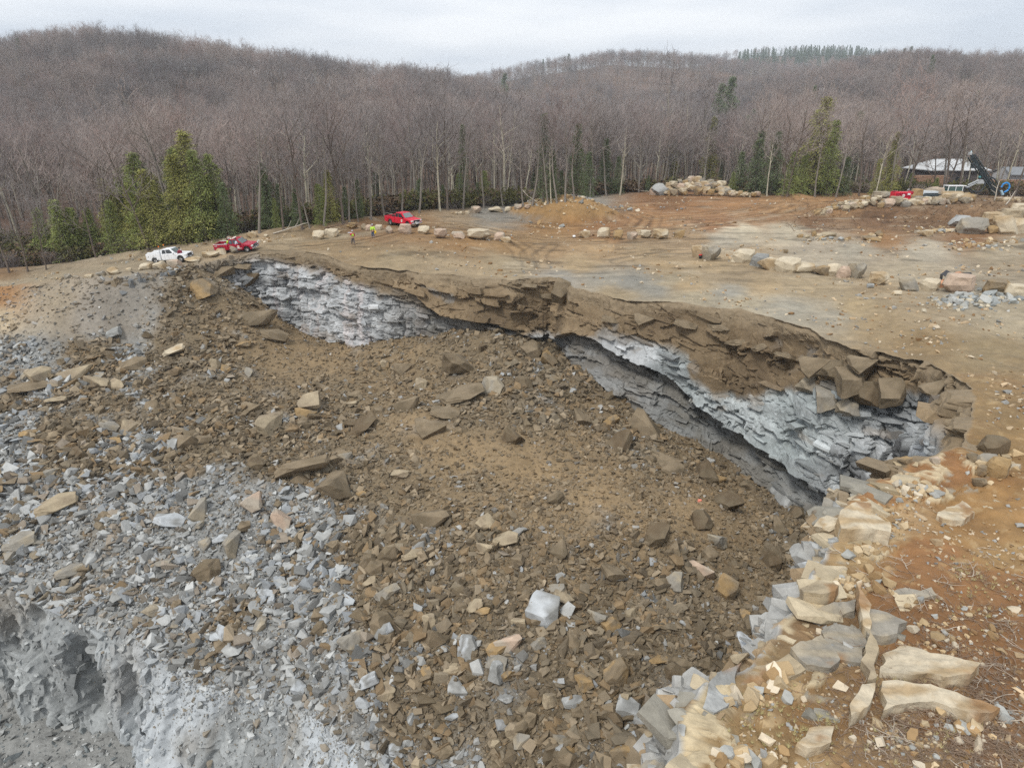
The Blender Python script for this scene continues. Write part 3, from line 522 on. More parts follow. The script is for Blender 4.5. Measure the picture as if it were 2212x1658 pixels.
# ------------------------------------------------------------------ broken blocks that make up the faces (they belong to the cliffs themselves)
def bproto(seed, dims, cuts=5):
    r_ = random.Random(seed); bm = bmesh.new(); bmesh.ops.create_cube(bm, size=1)
    for _ in range(cuts):
        n = Vector((r_.gauss(0, 1), r_.gauss(0, .7), r_.gauss(0, .9))).normalized(); bmesh.ops.bisect_plane(bm, geom=bm.verts[:]+bm.edges[:]+bm.faces[:], plane_co=n*r_.uniform(.3, .5), plane_no=n, clear_outer=True)
        es = [e_ for e_ in bm.edges if e_.is_boundary]
        if es: bmesh.ops.holes_fill(bm, edges=es)
    bmesh.ops.remove_doubles(bm, verts=bm.verts[:], dist=.02); bmesh.ops.triangulate(bm, faces=bm.faces[:]); bm.verts.index_update()
    V_ = np.array([(v.co.x*dims[0], v.co.y*dims[1], v.co.z*dims[2]) for v in bm.verts]); F_ = np.array([[v.index for v in f.verts] for f in bm.faces]); bm.free(); return V_, F_
def face_blocks(name, kinds, pos, tang, nrm, dip, size, cols, embed, seed, tilt=.1):
    r = np.random.default_rng(seed); n = len(pos); k = r.integers(0, len(kinds), n); T = np.c_[tang*np.cos(dip)[:, None], np.sin(dip)]; N = np.c_[nrm, np.zeros(n)]; U = np.cross(N, T); U *= np.sign(U[:, 2:3]); B = np.stack([T, N, U], 1)       # rows: local axes
    J = rotm(r.normal(0, tilt*1.6, n), r.normal(0, tilt, n), r.normal(0, tilt*1.3, n)); B = np.einsum('nij,njk->nik', J, B); sc = size[:, None]*r.uniform(.7, 1.35, (n, 3)); P_ = pos+N*(size*embed*r.uniform(.2, 1.6, n))[:, None]
    Vs, Fs, Cs = [], [], []; off = 0
    for j, (pv, pf) in enumerate(kinds):
        i = np.where(k == j)[0]
        if not len(i): continue
        v = np.einsum('nvi,nij->nvj', pv[None]*sc[i][:, None], B[i])+P_[i][:, None]; f = pf[None]+(np.arange(len(i))*len(pv))[:, None, None]+off; off += len(i)*len(pv)
        Vs.append(v.reshape(-1, 3)); Fs.append(f.reshape(-1, 3)); Cs.append(np.repeat(cols[i]*(1+r.normal(0, .11, (len(i), 1))), len(pv), 0))
    return np.concatenate(Vs), np.concatenate(Fs), np.clip(np.concatenate(Cs), .01, .8)
FLAT = [bproto(i, (1.3, .7, .34)) for i in range(12)]; CHNK = [bproto(20+i, (.9, .75, .6)) for i in range(12)]; TALL = [bproto(40+i, (.45, .5, 1.2)) for i in range(12)]; THIN = [bproto(60+i, (1.7, .6, .16), 4) for i in range(10)]
r = np.random.default_rng(5)
def pick(n, smin, smax, cond):
    i = r.integers(int(smin/DS), min(int(smax/DS), ns-1), n); k = r.integers(3, NR-2, n); ok = cond(rs[i], Zr[i, k], D[i, k], dust[i, k], i, k); return i[ok], k[ok]
VV, FF, CW_, o0 = [], [], [], 0
slope_dip = -np.arctan(np.gradient(zs[:, 0]*.4+zu[:, 0]*.6)/DS)*-1
def blocks_at(kinds, i, k, size, embed, seed, tilt=.1, dipk=1.0):
    global o0
    V_, F_, C_ = face_blocks('b', kinds, np.stack([Xw[i, k], Yw[i, k], Zw[i, k]], 1), tn2[i], rn[i], slope_dip[i]*dipk*.5+r.normal(0, .08, len(i)), size, Cw[i, k], embed, seed, tilt); VV.append(V_); FF.append(F_+o0); CW_.append(C_); o0 += len(V_)
# thin slabs of the brown band, blocks of the pale face, big blocks in the far right corner, small ones along the near ledge
i, k = pick(5200, 20, 128, lambda s, z, dd, du, i, k: (du > .5) & (dd > .35)); i, k = i[:200], k[:200]; blocks_at(THIN+FLAT[:3], i, k, .35+.55*r.pareto(2.6, len(i)).clip(0, 2.2)+.1, -.22, 1, .06)
i, k = pick(6500, 20, 64, lambda s, z, dd, du, i, k: (du < .5) & (dd > .3)); i, k = i[:480], k[:480]; blocks_at(FLAT+CHNK[:5], i, k, .4+.4*r.pareto(2.8, len(i)).clip(0, 2), -.18, 2, .12)
i, k = pick(5200, 64, 104, lambda s, z, dd, du, i, k: (du < .5) & (dd > .3) & (un[i, k] < .5)); i, k = i[:90], k[:90]; blocks_at(FLAT+THIN[:4], i, k, .4+.6*r.pareto(2.4, len(i)).clip(0, 2.5), -.22, 3, .08)
i, k = pick(330, 60, 110, lambda s, z, dd, du, i, k: (un[i, k] > .5)); blocks_at(THIN, i, k, .5+.7*r.pareto(2.4, len(i)).clip(0, 2), -.2, 4, .05)
i, k = pick(420, 98, 130, lambda s, z, dd, du, i, k: (dd > .3)); blocks_at(FLAT+CHNK[:3], i, k, .5+.6*r.pareto(2.4, len(i)).clip(0, 2.2), -.16, 5, .08, .4)
i, k = pick(5200, 126, rs[-1], lambda s, z, dd, du, i, k: (dd > .05) & (dd < 8)); blocks_at(CHNK+FLAT[:4], i, k, .2+.35*r.pareto(2.4, len(i)).clip(0, 2.5), -.1, 6, .3, .2)
i, k = pick(700, 4, 22, lambda s, z, dd, du, i, k: (dd > .1)); blocks_at(CHNK+TALL[:4], i, k, .4+.4*r.pareto(2.4, len(i)).clip(0, 2), -.1, 7, .25, .2)
cl_o = bpy.data.objects['quarry_cliff']; me = np_mesh('cliff_blocks', np.concatenate(VV), np.concatenate(FF), np.concatenate(CW_), False, [M_WALL])
bmj = bmesh.new(); bmj.from_mesh(cl_o.data); bmj.from_mesh(me); bmj.to_mesh(cl_o.data); bmj.free(); bpy.data.meshes.remove(me)
# the bench
n_ = 2600; i = r.integers(2, len(s2)-2, n_); k = r.integers(2, NB-3, n_); pos = np.stack([X2[i, k], Y2[i, k], Z2[i, k]], 1); sl_ = sm(20, 27, s2[i]); keep_ = r.random(n_) < 1-.72*sl_*sm(0, 3, D2[i, k]); i, k, pos, sl_ = i[keep_], k[keep_], pos[keep_], sl_[keep_]
V_, F_, C_ = face_blocks('b', TALL+CHNK[:5], pos, t2[i], n2b[i], r.normal(0, .15, len(i)), (.16+.34*r.pareto(2.3, len(i)).clip(0, 2.6))*(1-.35*sl_), C2[i, k], -.22, 9, .12)
cl_o = bpy.data.objects['quarry_bench_cliff']; me = np_mesh('bench_blocks', V_, F_, C_, False, [M_WALL]); bmj = bmesh.new(); bmj.from_mesh(cl_o.data); bmj.from_mesh(me); bmj.to_mesh(cl_o.data); bmj.free(); bpy.data.meshes.remove(me)
BENCHPOS = (X2, Y2, Z2, s2, D2)

# bedrock plates stepping down to the lip of the near ledge: one broken mass of rock
PLT = [bproto(80+i, (1.35, .85, .34), 5) for i in range(14)]
n_ = 130; i = (r.random(n_)*(len(rs)-int(122/DS)-20)).astype(int)+int(122/DS); off = np.where(r.random(n_) < .55, r.uniform(-.3, .7, n_), r.uniform(.5, 3.0, n_)); px = rp[i, 0]-rn[i, 0]*off*(.6+rp[i, 1]/40); py = rp[i, 1]-rn[i, 1]*off*(.6+rp[i, 1]/40)
ok = (off < .7) | (fbm(px/1.8, py/1.8, 3, 270) > .12); px, py, off, i = px[ok], py[ok], off[ok], i[ok]
q = fbm(px/1.6+5, py/1.6, 3, 271); tone_ = np.where((q < -.12)[:, None], rgb(158,153,140), np.where((q < .12)[:, None], rgb(184,166,134), rgb(206,190,160)))
ang = .45+.25*r.normal(size=len(px)); sz = (.16+.34*r.pareto(2.2, len(px)).clip(0, 2.2))*(.7+py/50)
V_, F_, C_ = face_blocks('b', PLT, np.stack([px, py, gz(px, py)-.03-.3*np.clip(.4-off, 0, 1)], 1), np.stack([np.cos(ang), -np.sin(ang)], 1), np.stack([np.sin(ang), np.cos(ang)], 1), r.normal(-.05, .07, len(px)), sz, tone_, 0, 19, .11)
o = link('bedrock_ledge', np_mesh('bedrock_ledge', V_, F_, C_, False, [M_WALL])); o['kind'] = 'structure'
# ------------------------------------------------------------------ rock shapes
def hull_proto(seed, n=10, dims=(1, 1, 1)):
    r = np.random.default_rng(seed); P = r.uniform(-.5, .5, (n, 3)); P /= np.maximum(np.abs(P).max(1, keepdims=True)*2, .75); P *= dims
    bm = bmesh.new(); vs_ = [bm.verts.new(p) for p in P]; bmesh.ops.convex_hull(bm, input=vs_)
    for v in [v for v in bm.verts if not v.link_faces]: bm.verts.remove(v)
    bmesh.ops.triangulate(bm, faces=bm.faces[:]); bm.verts.index_update()
    V = np.array([v.co[:] for v in bm.verts]); Fc = np.array([[v.index for v in f.verts] for f in bm.faces]); bm.free(); return V, Fc
def block_proto(seed, dims=(1, .8, .6), cuts=6, sub=1, amp=.02, bev=.025, rnd=0.):
    """a box broken by random planes: flat faces, sharp edges a little worn"""
    r = random.Random(seed); bm = bmesh.new(); bmesh.ops.create_cube(bm, size=1)
    for _ in range(cuts):
        n = Vector((r.gauss(0, 1), r.gauss(0, 1), r.gauss(0, .8))).normalized(); d = r.uniform(.33, .52)
        bmesh.ops.bisect_plane(bm, geom=bm.verts[:]+bm.edges[:]+bm.faces[:], plane_co=n*d, plane_no=n, clear_outer=True)
        es = [e_ for e_ in bm.edges if e_.is_boundary]
        if es: bmesh.ops.holes_fill(bm, edges=es)
    bmesh.ops.remove_doubles(bm, verts=bm.verts[:], dist=.02)
    if bev: bmesh.ops.bevel(bm, geom=bm.edges[:], offset=bev, segments=1, profile=.5, affect='EDGES', clamp_overlap=True)
    bmesh.ops.triangulate(bm, faces=bm.faces[:])
    if sub: bmesh.ops.subdivide_edges(bm, edges=[e_ for e_ in bm.edges if e_.calc_length() > .16], cuts=sub, use_grid_fill=True); bmesh.ops.triangulate(bm, faces=bm.faces[:])
    for v in bm.verts:
        k = mnoise.fractal(v.co*2.2+Vector((seed*3.1, 0, 0)), 1, 2, 3)*amp*2+mnoise.noise(v.co*7+Vector((0, seed, 0)))*amp
        v.co += v.co.normalized()*k if v.co.length > 0 else Vector()
        if rnd: v.co = v.co.lerp(v.co.normalized()*.48, rnd)
    V = np.array([(v.co.x*dims[0], v.co.y*dims[1], v.co.z*dims[2]) for v in bm.verts]); bm.verts.index_update()
    Fc = np.array([[v.index for v in f.verts] for f in bm.faces]); bm.free(); return V, Fc
def rockcol(V, c1, c2, seed, sc=2.0, th=0.1):
    k = sm(th-.18, th+.18, fbm(V[:, 0]*sc+seed, V[:, 1]*sc+V[:, 2]*sc*.8, 4, 140+seed % 9))[:, None]; n = fbm(V[:, 0]*5+seed, V[:, 1]*5+V[:, 2]*4, 3, 150)[:, None]
    return np.clip((c1*(1-k)+c2*k)*(1+.18*n), .01, .85)
SMALL = [hull_proto(i, 9+i % 4, ((1, .8, .6), (1, .6, .35), (1, .75, .22), (.9, .8, .7))[i % 4]) for i in range(32)]
def scatter(name, protos, P, size, cols, tilt=.5, M=None, seed=1, rockjit=.14):
    r = np.random.default_rng(seed); n = len(P); k = r.integers(0, len(protos), n); Rm_ = rotm(r.uniform(0, 6.28, n), r.normal(0, tilt, n), r.normal(0, tilt, n))
    sc = size[:, None]*r.uniform(.75, 1.25, (n, 3)); Vs, Fs, Cs = [], [], []; off = 0
    for j, (pv, pf) in enumerate(protos):
        i = np.where(k == j)[0]
        if not len(i): continue
        v = np.einsum('nij,nvj->nvi', Rm_[i], pv[None]*sc[i][:, None])+P[i][:, None]
        f = pf[None]+(np.arange(len(i))*len(pv))[:, None, None]+off; off += len(i)*len(pv)
        Vs.append(v.reshape(-1, 3)); Fs.append(f.reshape(-1, 3)); Cs.append(np.repeat(cols[i]*(1+r.normal(0, rockjit, (len(i), 1))), len(pv), 0))
    me = np_mesh(name, np.concatenate(Vs), np.concatenate(Fs), np.clip(np.concatenate(Cs), .01, .85), False, [M or M_ROCK]); return me
# ------------------------------------------------------------------ rubble over the heap
def in_heap(x, y): return inpoly(x, y, pp) & ~inpoly(x, y, bench_poly)
def shell(n, y0, y1, pw, xi0, xi1, r):
    t = r.random(n); y = (y0**(1-pw)+t*(y1**(1-pw)-y0**(1-pw)))**(1/(1-pw)); return r.uniform(xi0, xi1, n)*(y+6), y
r = np.random.default_rng(11)
x, y = shell(430000, 20, 95, 1.6, -1.1, .9, r); k = in_heap(x, y); x, y = x[k], y[k]; z = heap(x, y)
hc, g, st_ = hcolor(x, y, z); st_ = st_*(.42+.58*sm(-.38, .12, fbm(x/5, y/5, 4, 260))); u, v = proj(x, y, z)
left_scree = sm(0, 30, 745-v)*(1-sm(230, 420, u))
keepp = r.random(len(x)) < np.clip(st_**1.1+.12, 0, 1)*(1-.55*left_scree); x, y, z, g, st_, u, v, hc, left_scree = [a[keepp] for a in (x, y, z, g, st_, u, v, hc, left_scree)]
n = len(x); dist = np.hypot(x, y)
size = (.0021*dist+.03)*(r.pareto(1.55, n)+1)**.9; size = np.minimum(size, .3+st_*1.0*r.uniform(.5, 1, n))*(1-.3*left_scree)
size = np.where((g > .5), size*.95, size)
pg_ = sm(.2, .8, g+.35*(r.random(n)-.5)); isg = r.random(n) < pg_*.8+.06
bc = np.stack([B1, B2, B3, rgb(148,126,96), rgb(116,104,86), rgb(140,128,108)])[r.integers(0, 6, n)]; gc = np.stack([G1, G2, G2, G3, rgb(172,176,178), rgb(158,146,130)])[r.integers(0, 6, n)]
cl = np.where(isg[:, None], gc, bc); cl = cl*(1-.35*left_scree[:, None])+hc*.35*left_scree[:, None]
cl = cl*(1-.45*(1-st_)[:, None])+hc*.45*(1-st_)[:, None]
P = np.stack([x, y, z+size*.12], 1)
print('rubble', n)
o = link('rubble', scatter('rubble', SMALL, P, size, cl, .45, seed=3)); o['kind'] = 'stuff'; o['label'] = 'broken brown and grey blast rubble covering the quarry heap'
# rubble on the lower floor and under the bench
x = r.uniform(-46, -6, 9000); y = r.uniform(18, 38, 9000); s_ = .12*(r.pareto(2.0, 9000)+1)**.9; s_ = np.minimum(s_, 1.0); z = FLOOR+.5*fbm(x/4, y/4, 4, 71)+.2*fbm(x, y, 3, 72)
gc = np.stack([G1, G2, G3, rgb(140,146,146)])[r.integers(0, 4, 9000)]
o = link('lower_rubble', scatter('lower_rubble', SMALL, np.stack([x, y, z+s_*.15], 1), s_, gc, .5, seed=4)); o['kind'] = 'stuff'; o['label'] = 'grey rubble on the lower quarry floor'
X2_, Y2_, Z2_, s2_, D2_ = BENCHPOS; i = r.integers(2, len(s2_)-2, 9000); k = (r.random(9000)**2*(Z2_.shape[1]-4)).astype(int)+1; kp = r.random(9000) < (.25+.75*sm(19, 25, s2_[i]))*(1-.75*sm(2, 5, D2_[i, k])); i, k = i[kp], k[kp]
sz = .07*(r.pareto(1.9, len(i))+1)**.9; sz = np.minimum(sz, .7)
o = link('slope_rubble', scatter('slope_rubble', SMALL, np.stack([X2_[i, k], Y2_[i, k], Z2_[i, k]+.05], 1), sz, np.stack([G1, G2, G2, rgb(206,208,206), rgb(160,150,134)])[r.integers(0, 5, len(i))], .5, seed=14)); o['kind'] = 'stuff'; o['label'] = 'pale grey rubble sliding over the edge of the lower bench'
# stones of the soil on the platform
x, y = shell(36000, 8, 150, 1.5, -1.0, .9, r); k = ~inpoly(x, y, pit_poly) & (y < np.interp(np.clip(x/y, -2, 2), EX, EY)-1) & (fbm(x/4, y/4, 3, 160)+.25*(y < 42) > .12+.5*(r.random(len(x))-.5)) & ~((x < 4) & (y < 12)); x, y = x[k], y[k]; z = ground(x, y); dist = np.hypot(x, y)
u, v = proj(x, y, z); onroad = inside_road(x, y)*(u < 900) > .3; x, y, z, dist = x[~onroad], y[~onroad], z[~onroad], dist[~onroad]; n = len(x)
size = (.0030*dist+.012)*(r.pareto(2.6, n)+1)**.8; size = np.minimum(size, .55)
cs = np.stack([rgb(204,180,146), rgb(190,164,128), rgb(168,166,160), rgb(214,198,172), rgb(160,126,88)])[r.integers(0, 5, n)]
o = link('scattered_stones', scatter('scattered_stones', [SMALL[i] for i in range(0, 32, 4)]+[SMALL[i] for i in range(3, 32, 4)], np.stack([x, y, z+size*.1], 1), size, cs, .3, seed=5)); o['kind'] = 'stuff'; o['label'] = 'small pale stones lying over the bare soil'
# stones bound into the mound by the road, the berm behind the left road, stony patches: clusters traced from the photograph (u, v, spread u, spread v, count, size px)
CL = [(1225,470,80,16,230,3.8),(1165,474,26,10,60,4.5),(1160,478,25,10,60,4),(1290,482,40,8,60,3),(60,590,80,4,60,2.5),(250,556,90,4,70,2.6),(430,530,60,5,90,3),(560,512,60,6,80,3),(700,488,60,5,60,2.8),(2080,652,80,16,150,8.5),(2160,640,60,16,110,8),(2120,530,80,12,90,5),(1800,520,80,8,50,4),
 (2020,500,60,8,80,5),(1640,455,0.1,.1,1,2),(1965,1060,70,22,130,8),(1910,1130,60,25,110,9),(1830,1190,55,28,90,10),(1860,1260,50,25,60,11),(1800,1245,35,25,50,12),(1660,1480,60,30,60,16),(1600,1500,50,40,60,14),(2160,1010,50,30,60,8),
 (1610,1640,80,20,60,14),(1960,1600,120,40,70,11),(2100,1560,100,50,80,10),(2040,1370,120,70,90,9),(1700,421,40,3,40,4),(1340,452,50,8,30,4),(300,610,120,10,80,3.2),(150,605,120,6,60,3)]
Pc, Sc_, Cc = [], [], []
for (u0, v0, du, dv, n, px) in CL:
    for _ in range(n):
        uu = u0+r.normal(0, du*.5); vv = v0+r.normal(0, dv*.5); a, b, c = ray(uu, vv); t = -HC/c*1.0
        for _i in range(6): t = (float(gz(a*t, b*t))-HC)/c
        if inpoly(np.array([a*t]), np.array([b*t]), pit_poly)[0]: continue
        s = px/F*t*min((r.pareto(2.4)+.6), 2.6); Pc.append((a*t, b*t, float(gz(a*t, b*t))+s*.15)); Sc_.append(s)
        Cc.append([rgb(208,186,150), rgb(196,170,130), rgb(176,176,170), rgb(218,204,180), rgb(170,140,100)][r.integers(0, 5)] if not (u0 > 2070 and v0 > 620 and v0 < 660) else [rgb(170,174,172), rgb(190,190,184), rgb(208,196,172)][r.integers(0, 3)])
BP = [block_proto(500+i, (1, .8, .62), 6, 0, .0, .04) for i in range(10)]
o = link('stone_clusters', scatter('stone_clusters', BP, np.array(Pc), np.array(Sc_), np.array(Cc), .35, seed=6)); o['kind'] = 'stuff'; o['label'] = 'patches of tan and grey stones on the platform and berms'
# ------------------------------------------------------------------ blocks one can single out
TONE = {'brown': (B1, B2), 'dark': (rgb(116,100,78), B2), 'tan': (rgb(184,168,140), B3), 'white': (rgb(204,208,210), G1), 'grey': (G1, G2), 'ochre': (rgb(176,148,106), B1), 'cream': (rgb(216,202,176), rgb(190,166,130)), 'pink': (rgb(206,182,160), rgb(190,178,160)), 'slate': (rgb(160,154,142), rgb(176,164,142))}
TW = {'brown': 'dusty brown', 'dark': 'dark brown', 'tan': 'tan', 'white': 'chalky white', 'grey': 'pale grey', 'ochre': 'ochre', 'cream': 'cream', 'pink': 'pinkish', 'slate': 'slate grey'}
BLK = {}
def blockmesh(tone, i):
    k = (tone, i)
    if k not in BLK:
        V_, F_ = block_proto(900+i, ((1, .8, .7), (1, .7, .45), (1, .75, .25), (.9, .8, .8))[i % 4], 8, 2, .022, .015)
        c1_, c2_ = TONE[tone]; BLK[k] = np_mesh('block', V_, F_, rockcol(V_, c1_, c2_, i, 3.2, .1), False, [M_ROCK])
    return BLK[k]
NW = {'foot': 'at the foot of the white cliff', 'ridge': 'on the sandy ridge of the heap', 'mid': 'in the middle of the rubble heap', 'left': 'on the left part of the rubble heap', 'low': 'low on the rubble heap near the bottom', 'grey': 'among the grey rubble at left', 'right': 'in the gully below the near ledge', 'far': 'near the far corner of the pit'}
def region(u, v):
    if v < 760 and u < 560: return 'far'
    if u > 1550 and v > 1000: return 'right'
    if u > 1150 and v < 960 or (u > 560 and v < 800): return 'foot'
    if u < 420 and v < 1050: return 'left'
    if u < 800 and v > 1050: return 'grey'
    if v > 1380: return 'low'
    if 900 < v < 1150 and 880 < u < 1640: return 'ridge'
    return 'mid'
TB = [(665,890,56,46,'tan',3),(880,895,50,42,'brown',1),(447,1252,62,52,'brown',0),(1180,1345,78,62,'white',3),(1010,1420,50,58,'white',0),(650,1035,115,48,'brown',2),(722,1068,90,42,'brown',1),(930,1140,66,44,'brown',1),(1100,1405,52,40,'pink',1),(1665,1230,58,66,'dark',0),
 (1415,1180,60,54,'dark',3),(1515,1138,48,44,'dark',0),(1565,1105,60,50,'dark',3),(1700,1098,90,50,'grey',1),(830,1365,60,52,'brown',0),(935,1395,56,44,'brown',1),(1330,1480,58,76,'ochre',0),(1570,1300,50,72,'ochre',3),(1515,1250,52,40,'pink',1),(1090,1180,54,34,'tan',2),
 (840,1220,48,58,'brown',0),(1105,960,48,44,'dark',3),(1255,920,44,46,'brown',3),(1340,975,60,40,'dark',2),(1395,945,70,48,'brown',1),(1440,1010,60,28,'brown',1),(1520,1035,64,28,'dark',1),(1450,705+320,50,26,'brown',2),(1075,1462,48,40,'grey',0),(1640,1420,60,54,'dark',1),
 (1420,1445,40,60,'ochre',2),(1355,1640,70,40,'ochre',1),(1460,1470,50,48,'dark',0),(1450,1530,60,36,'slate',1),(1360,1545,62,44,'grey',3),(1380,1660,90,50,'brown',1),(120,1110,80,38,'tan',2),(165,820,60,26,'tan',1),(210,840,44,32,'tan',1),(250,850,40,44,'tan',2),(85,825,60,26,'tan',1),(120,872,40,16,'tan',2),(375,770,50,24,'cream',2),
 (365,1140,60,34,'white',2),(290,805,50,40,'brown',2),(440,640,54,44,'ochre',0),(560,705,66,36,'brown',1),(590,740,56,34,'brown',2),(985,810,90,50,'brown',1),(870,810,36,30,'brown',1),(1065,855,54,46,'slate',0),(1150,770,46,34,'brown',3),(1180,790,50,34,'ochre',1),(1130,840,40,28,'dark',0),
 (400,970,60,34,'brown',1),(580,935,76,40,'tan',1),(660,905,40,24,'ochre',1),(930,690+250,60,36,'brown',1),(1000,870,90,28,'brown',2),(960,905,60,22,'brown',2),(780,935,70,22,'dark',2),(800,1230,44,40,'brown',0),(1210,1200,44,34,'brown',1),(1320,1250,50,36,'brown',3),(1545,1180,40,36,'slate',3),
 (1680,1150,44,30,'brown',1),(1720,1120,40,30,'dark',0),(1745,1195,50,24,'dark',1),(1620,1365,46,40,'brown',0),(1690,1285,50,36,'brown',2),(690,1370,40,34,'brown',0),(760,1400,50,40,'slate',1),(610,1140,50,44,'pink',3),(500,1190,60,40,'slate',1),(545,1100,54,34,'pink',1),(430,1120,48,40,'slate',1),
 (990,1500,44,34,'grey',1),(1240,1530,46,30,'grey',2),(1130,1580,40,34,'brown',0),(890,1560,34,30,'grey',1),(860,1630,40,30,'white',0),(1220,1650,56,44,'brown',0),(650,1500,34,44,'white',3),(40,1190,60,40,'slate',2),(60,850,70,20,'brown',2),(330,1330,40,30,'slate',0),(150,1250,50,36,'slate',2),(1200,690+400,40,36,'brown',0)]
nblk = 0
def put_block(uu, vv, wpx, hpx, tone, i, hit=None):
    global nblk
    if hit is None: hit = raycast(uu, vv-hpx*.25, hz, 18, 130, 400)
    x, y, z = hit; z = float(hz(x, y)); t = math.hypot(y*cp_-(z-HC)*sp_, 0); s = wpx/F*t*1.05
    o = link('rubble_block', blockmesh(tone, i), None, (x, y, z+s*.13)); rr = random.Random(int(uu*7+vv))
    hs = np.clip(hpx/wpx/(.8, .55, .4, .95)[i % 4], .7, 1.5); o.scale = (s, s*rr.uniform(.8, 1.1), s*hs); o.rotation_euler = (rr.gauss(0, .3), rr.gauss(0, .3), rr.uniform(0, 6.3) if i % 4 != 2 else rr.uniform(-.6, .6))
    sh = ('block', 'wedge', 'flat slab', 'chunk')[i % 4]; sz = 'huge' if wpx > 75 else 'large' if wpx > 48 else 'medium' if wpx > 30 else 'small'
    tag(o, f"{sz} {TW[tone]} {sh} of rock {NW[region(uu, vv)]}", 'rock', 'broken blocks lying on the rubble heap'); nblk += 1; return o
for a in TB: put_block(*a)
rr = random.Random(5)
while nblk < 288:
    uu = rr.uniform(0, 1720); vv = rr.uniform(700, 1650)
    a, b, c = ray(uu, vv); 
    x, y, z = raycast(uu, vv, hz, 18, 130, 400)
    if not in_heap(np.array([x]), np.array([y]))[0] or not in_heap(np.array([x+1.2]), np.array([y+1.5]))[0]: continue
    _, g_, s_ = hcolor(np.array([x]), np.array([y]), np.array([z]))
    if rr.random() > s_[0]**2: continue
    px = rr.uniform(22, 40)*(.75 if vv < 850 else 1.0 if vv < 1150 else 1.15)*(.8 if g_[0] > .5 else 1)
    tone = rr.choice(['grey', 'slate', 'white', 'grey', 'brown']) if rr.random() < g_[0] else rr.choice(['brown', 'brown', 'dark', 'tan', 'ochre', 'brown', 'slate'])
    put_block(uu, vv, px, px*rr.uniform(.5, .9), tone, rr.randrange(16), (x, y, z))
# ------------------------------------------------------------------ boulders on the platform
BLD = {}
def bouldermesh(tone, i):
    if (tone, i) not in BLD:
        V_, F_ = block_proto(300+i, ((1, .85, .75), (1, .7, .55), (1, .8, .9), (1, .8, .62))[i % 4], 10, 1, .055, .07, .34); V_[:, 2] -= V_[:, 2].min()
        c1_, c2_ = TONE[tone]; BLD[(tone, i)] = np_mesh('boulder', V_, F_, rockcol(V_, c1_, c2_, i, 1.8, .12), False, [M_ROCK])
    return BLD[(tone, i)]
ORD = ['first', 'second', 'third', 'fourth', 'fifth', 'sixth', 'seventh', 'eighth', 'ninth', 'tenth', 'eleventh', 'twelfth', 'thirteenth', 'fourteenth', 'fifteenth', 'sixteenth']
def boulder(uu, vv, wpx, hpx, tone, label, group=None, i=None, lift=0, embed=.1, yoff=0):
    hit = raycast(uu, vv, gz, 8, 260, 500); x, y, z = hit; y += yoff; x += yoff*x/max(y, 1); t = y*cp_-(z-HC)*sp_; wv = wpx*1.14/F*t; hv = hpx*1.14/F*t
    i = (int(uu*3+vv*7) % 12) if i is None else i
    me = bouldermesh(tone, i); co = np.zeros(len(me.vertices)*3); me.vertices.foreach_get('co', co); co = co.reshape(-1, 3)
    o = link('boulder', me, None, (x, y+wv*.3, z-hv*embed+lift)); o.scale = (wv/np.ptp(co[:, 0]), wv*.85/np.ptp(co[:, 1]), hv*(1+embed)/np.ptp(co[:, 2])*.93); o.rotation_euler = (0, 0, random.Random(int(uu*5+vv)).uniform(-.35, .35))
    tag(o, label, 'boulder', group); return o
def row(items, where, group):
    items = sorted(items, key=lambda a: a[0])
    for k, a in enumerate(items):
        sh = 'flat' if a[3]/a[2] < .5 else 'upright' if a[3]/a[2] > .95 else 'chunky'
        boulder(a[0], a[1], a[2], a[3], a[4], f"{TW[a[4]]} {sh} boulder, {ORD[k]} from left {where}", group)
row([(145,608,16,16,'slate'),(164,604,13,8,'slate'),(191,600,16,7,'cream'),(216,597,17,10,'slate'),(242,594,25,16,'cream'),(278,585,11,6,'cream'),(312,583,25,13,'cream')], 'beside the road left of the white truck', 'boulders lining the road at left')
row([(343,582,23,16,'cream'),(375,577,28,15,'pink'),(413,567,32,10,'cream'),(452,557,36,12,'cream'),(477,551,18,13,'cream'),(506,547,23,16,'slate')], 'on the rim below the white and red trucks', 'boulders on the rim by the parked trucks')
row([(542,514,19,12,'cream'),(494,520,10,9,'pink'),(484,523,8,7,'cream'),(574,512,8,6,'cream')], 'behind the red pickup by the rim', 'boulders behind the road')
row([(688,518,24,19,'cream'),(707,507,13,12,'cream'),(717,513,22,18,'cream'),(760,494,22,12,'ochre'),(786,498,13,14,'tan'),(796,499,12,13,'pink'),(816,498,15,12,'cream'),(840,504,14,15,'pink'),(873,505,27,19,'pink'),(916,506,24,17,'cream'),(952,515,26,19,'pink'),(989,515,26,13,'pink'),(1033,518,44,20,'cream'),(1079,520,21,17,'pink'),(1093,523,24,10,'cream')], 'in the row in front of the bright red pickup', 'boulders in the row in front of the bright red pickup')
row([(1028,461,21,15,'pink'),(1070,459,27,11,'cream'),(1098,457,14,10,'cream'),(1119,454,16,12,'pink'),(1139,452,11,9,'pink'),(985,464,8,6,'cream'),(996,463,8,6,'cream'),(1009,462,9,6,'cream')], 'along the forest edge behind the grey road', 'boulders along the forest edge')
row([(1262,514,22,15,'cream'),(1305,514,25,21,'cream'),(1336,518,19,20,'ochre'),(1367,518,21,16,'pink'),(1383,509,17,12,'cream'),(1396,515,23,16,'cream'),(1428,517,31,20,'cream'),(1470,513,21,16,'ochre')], 'in the row in the middle of the clearing', 'boulders in the row in the middle of the clearing')
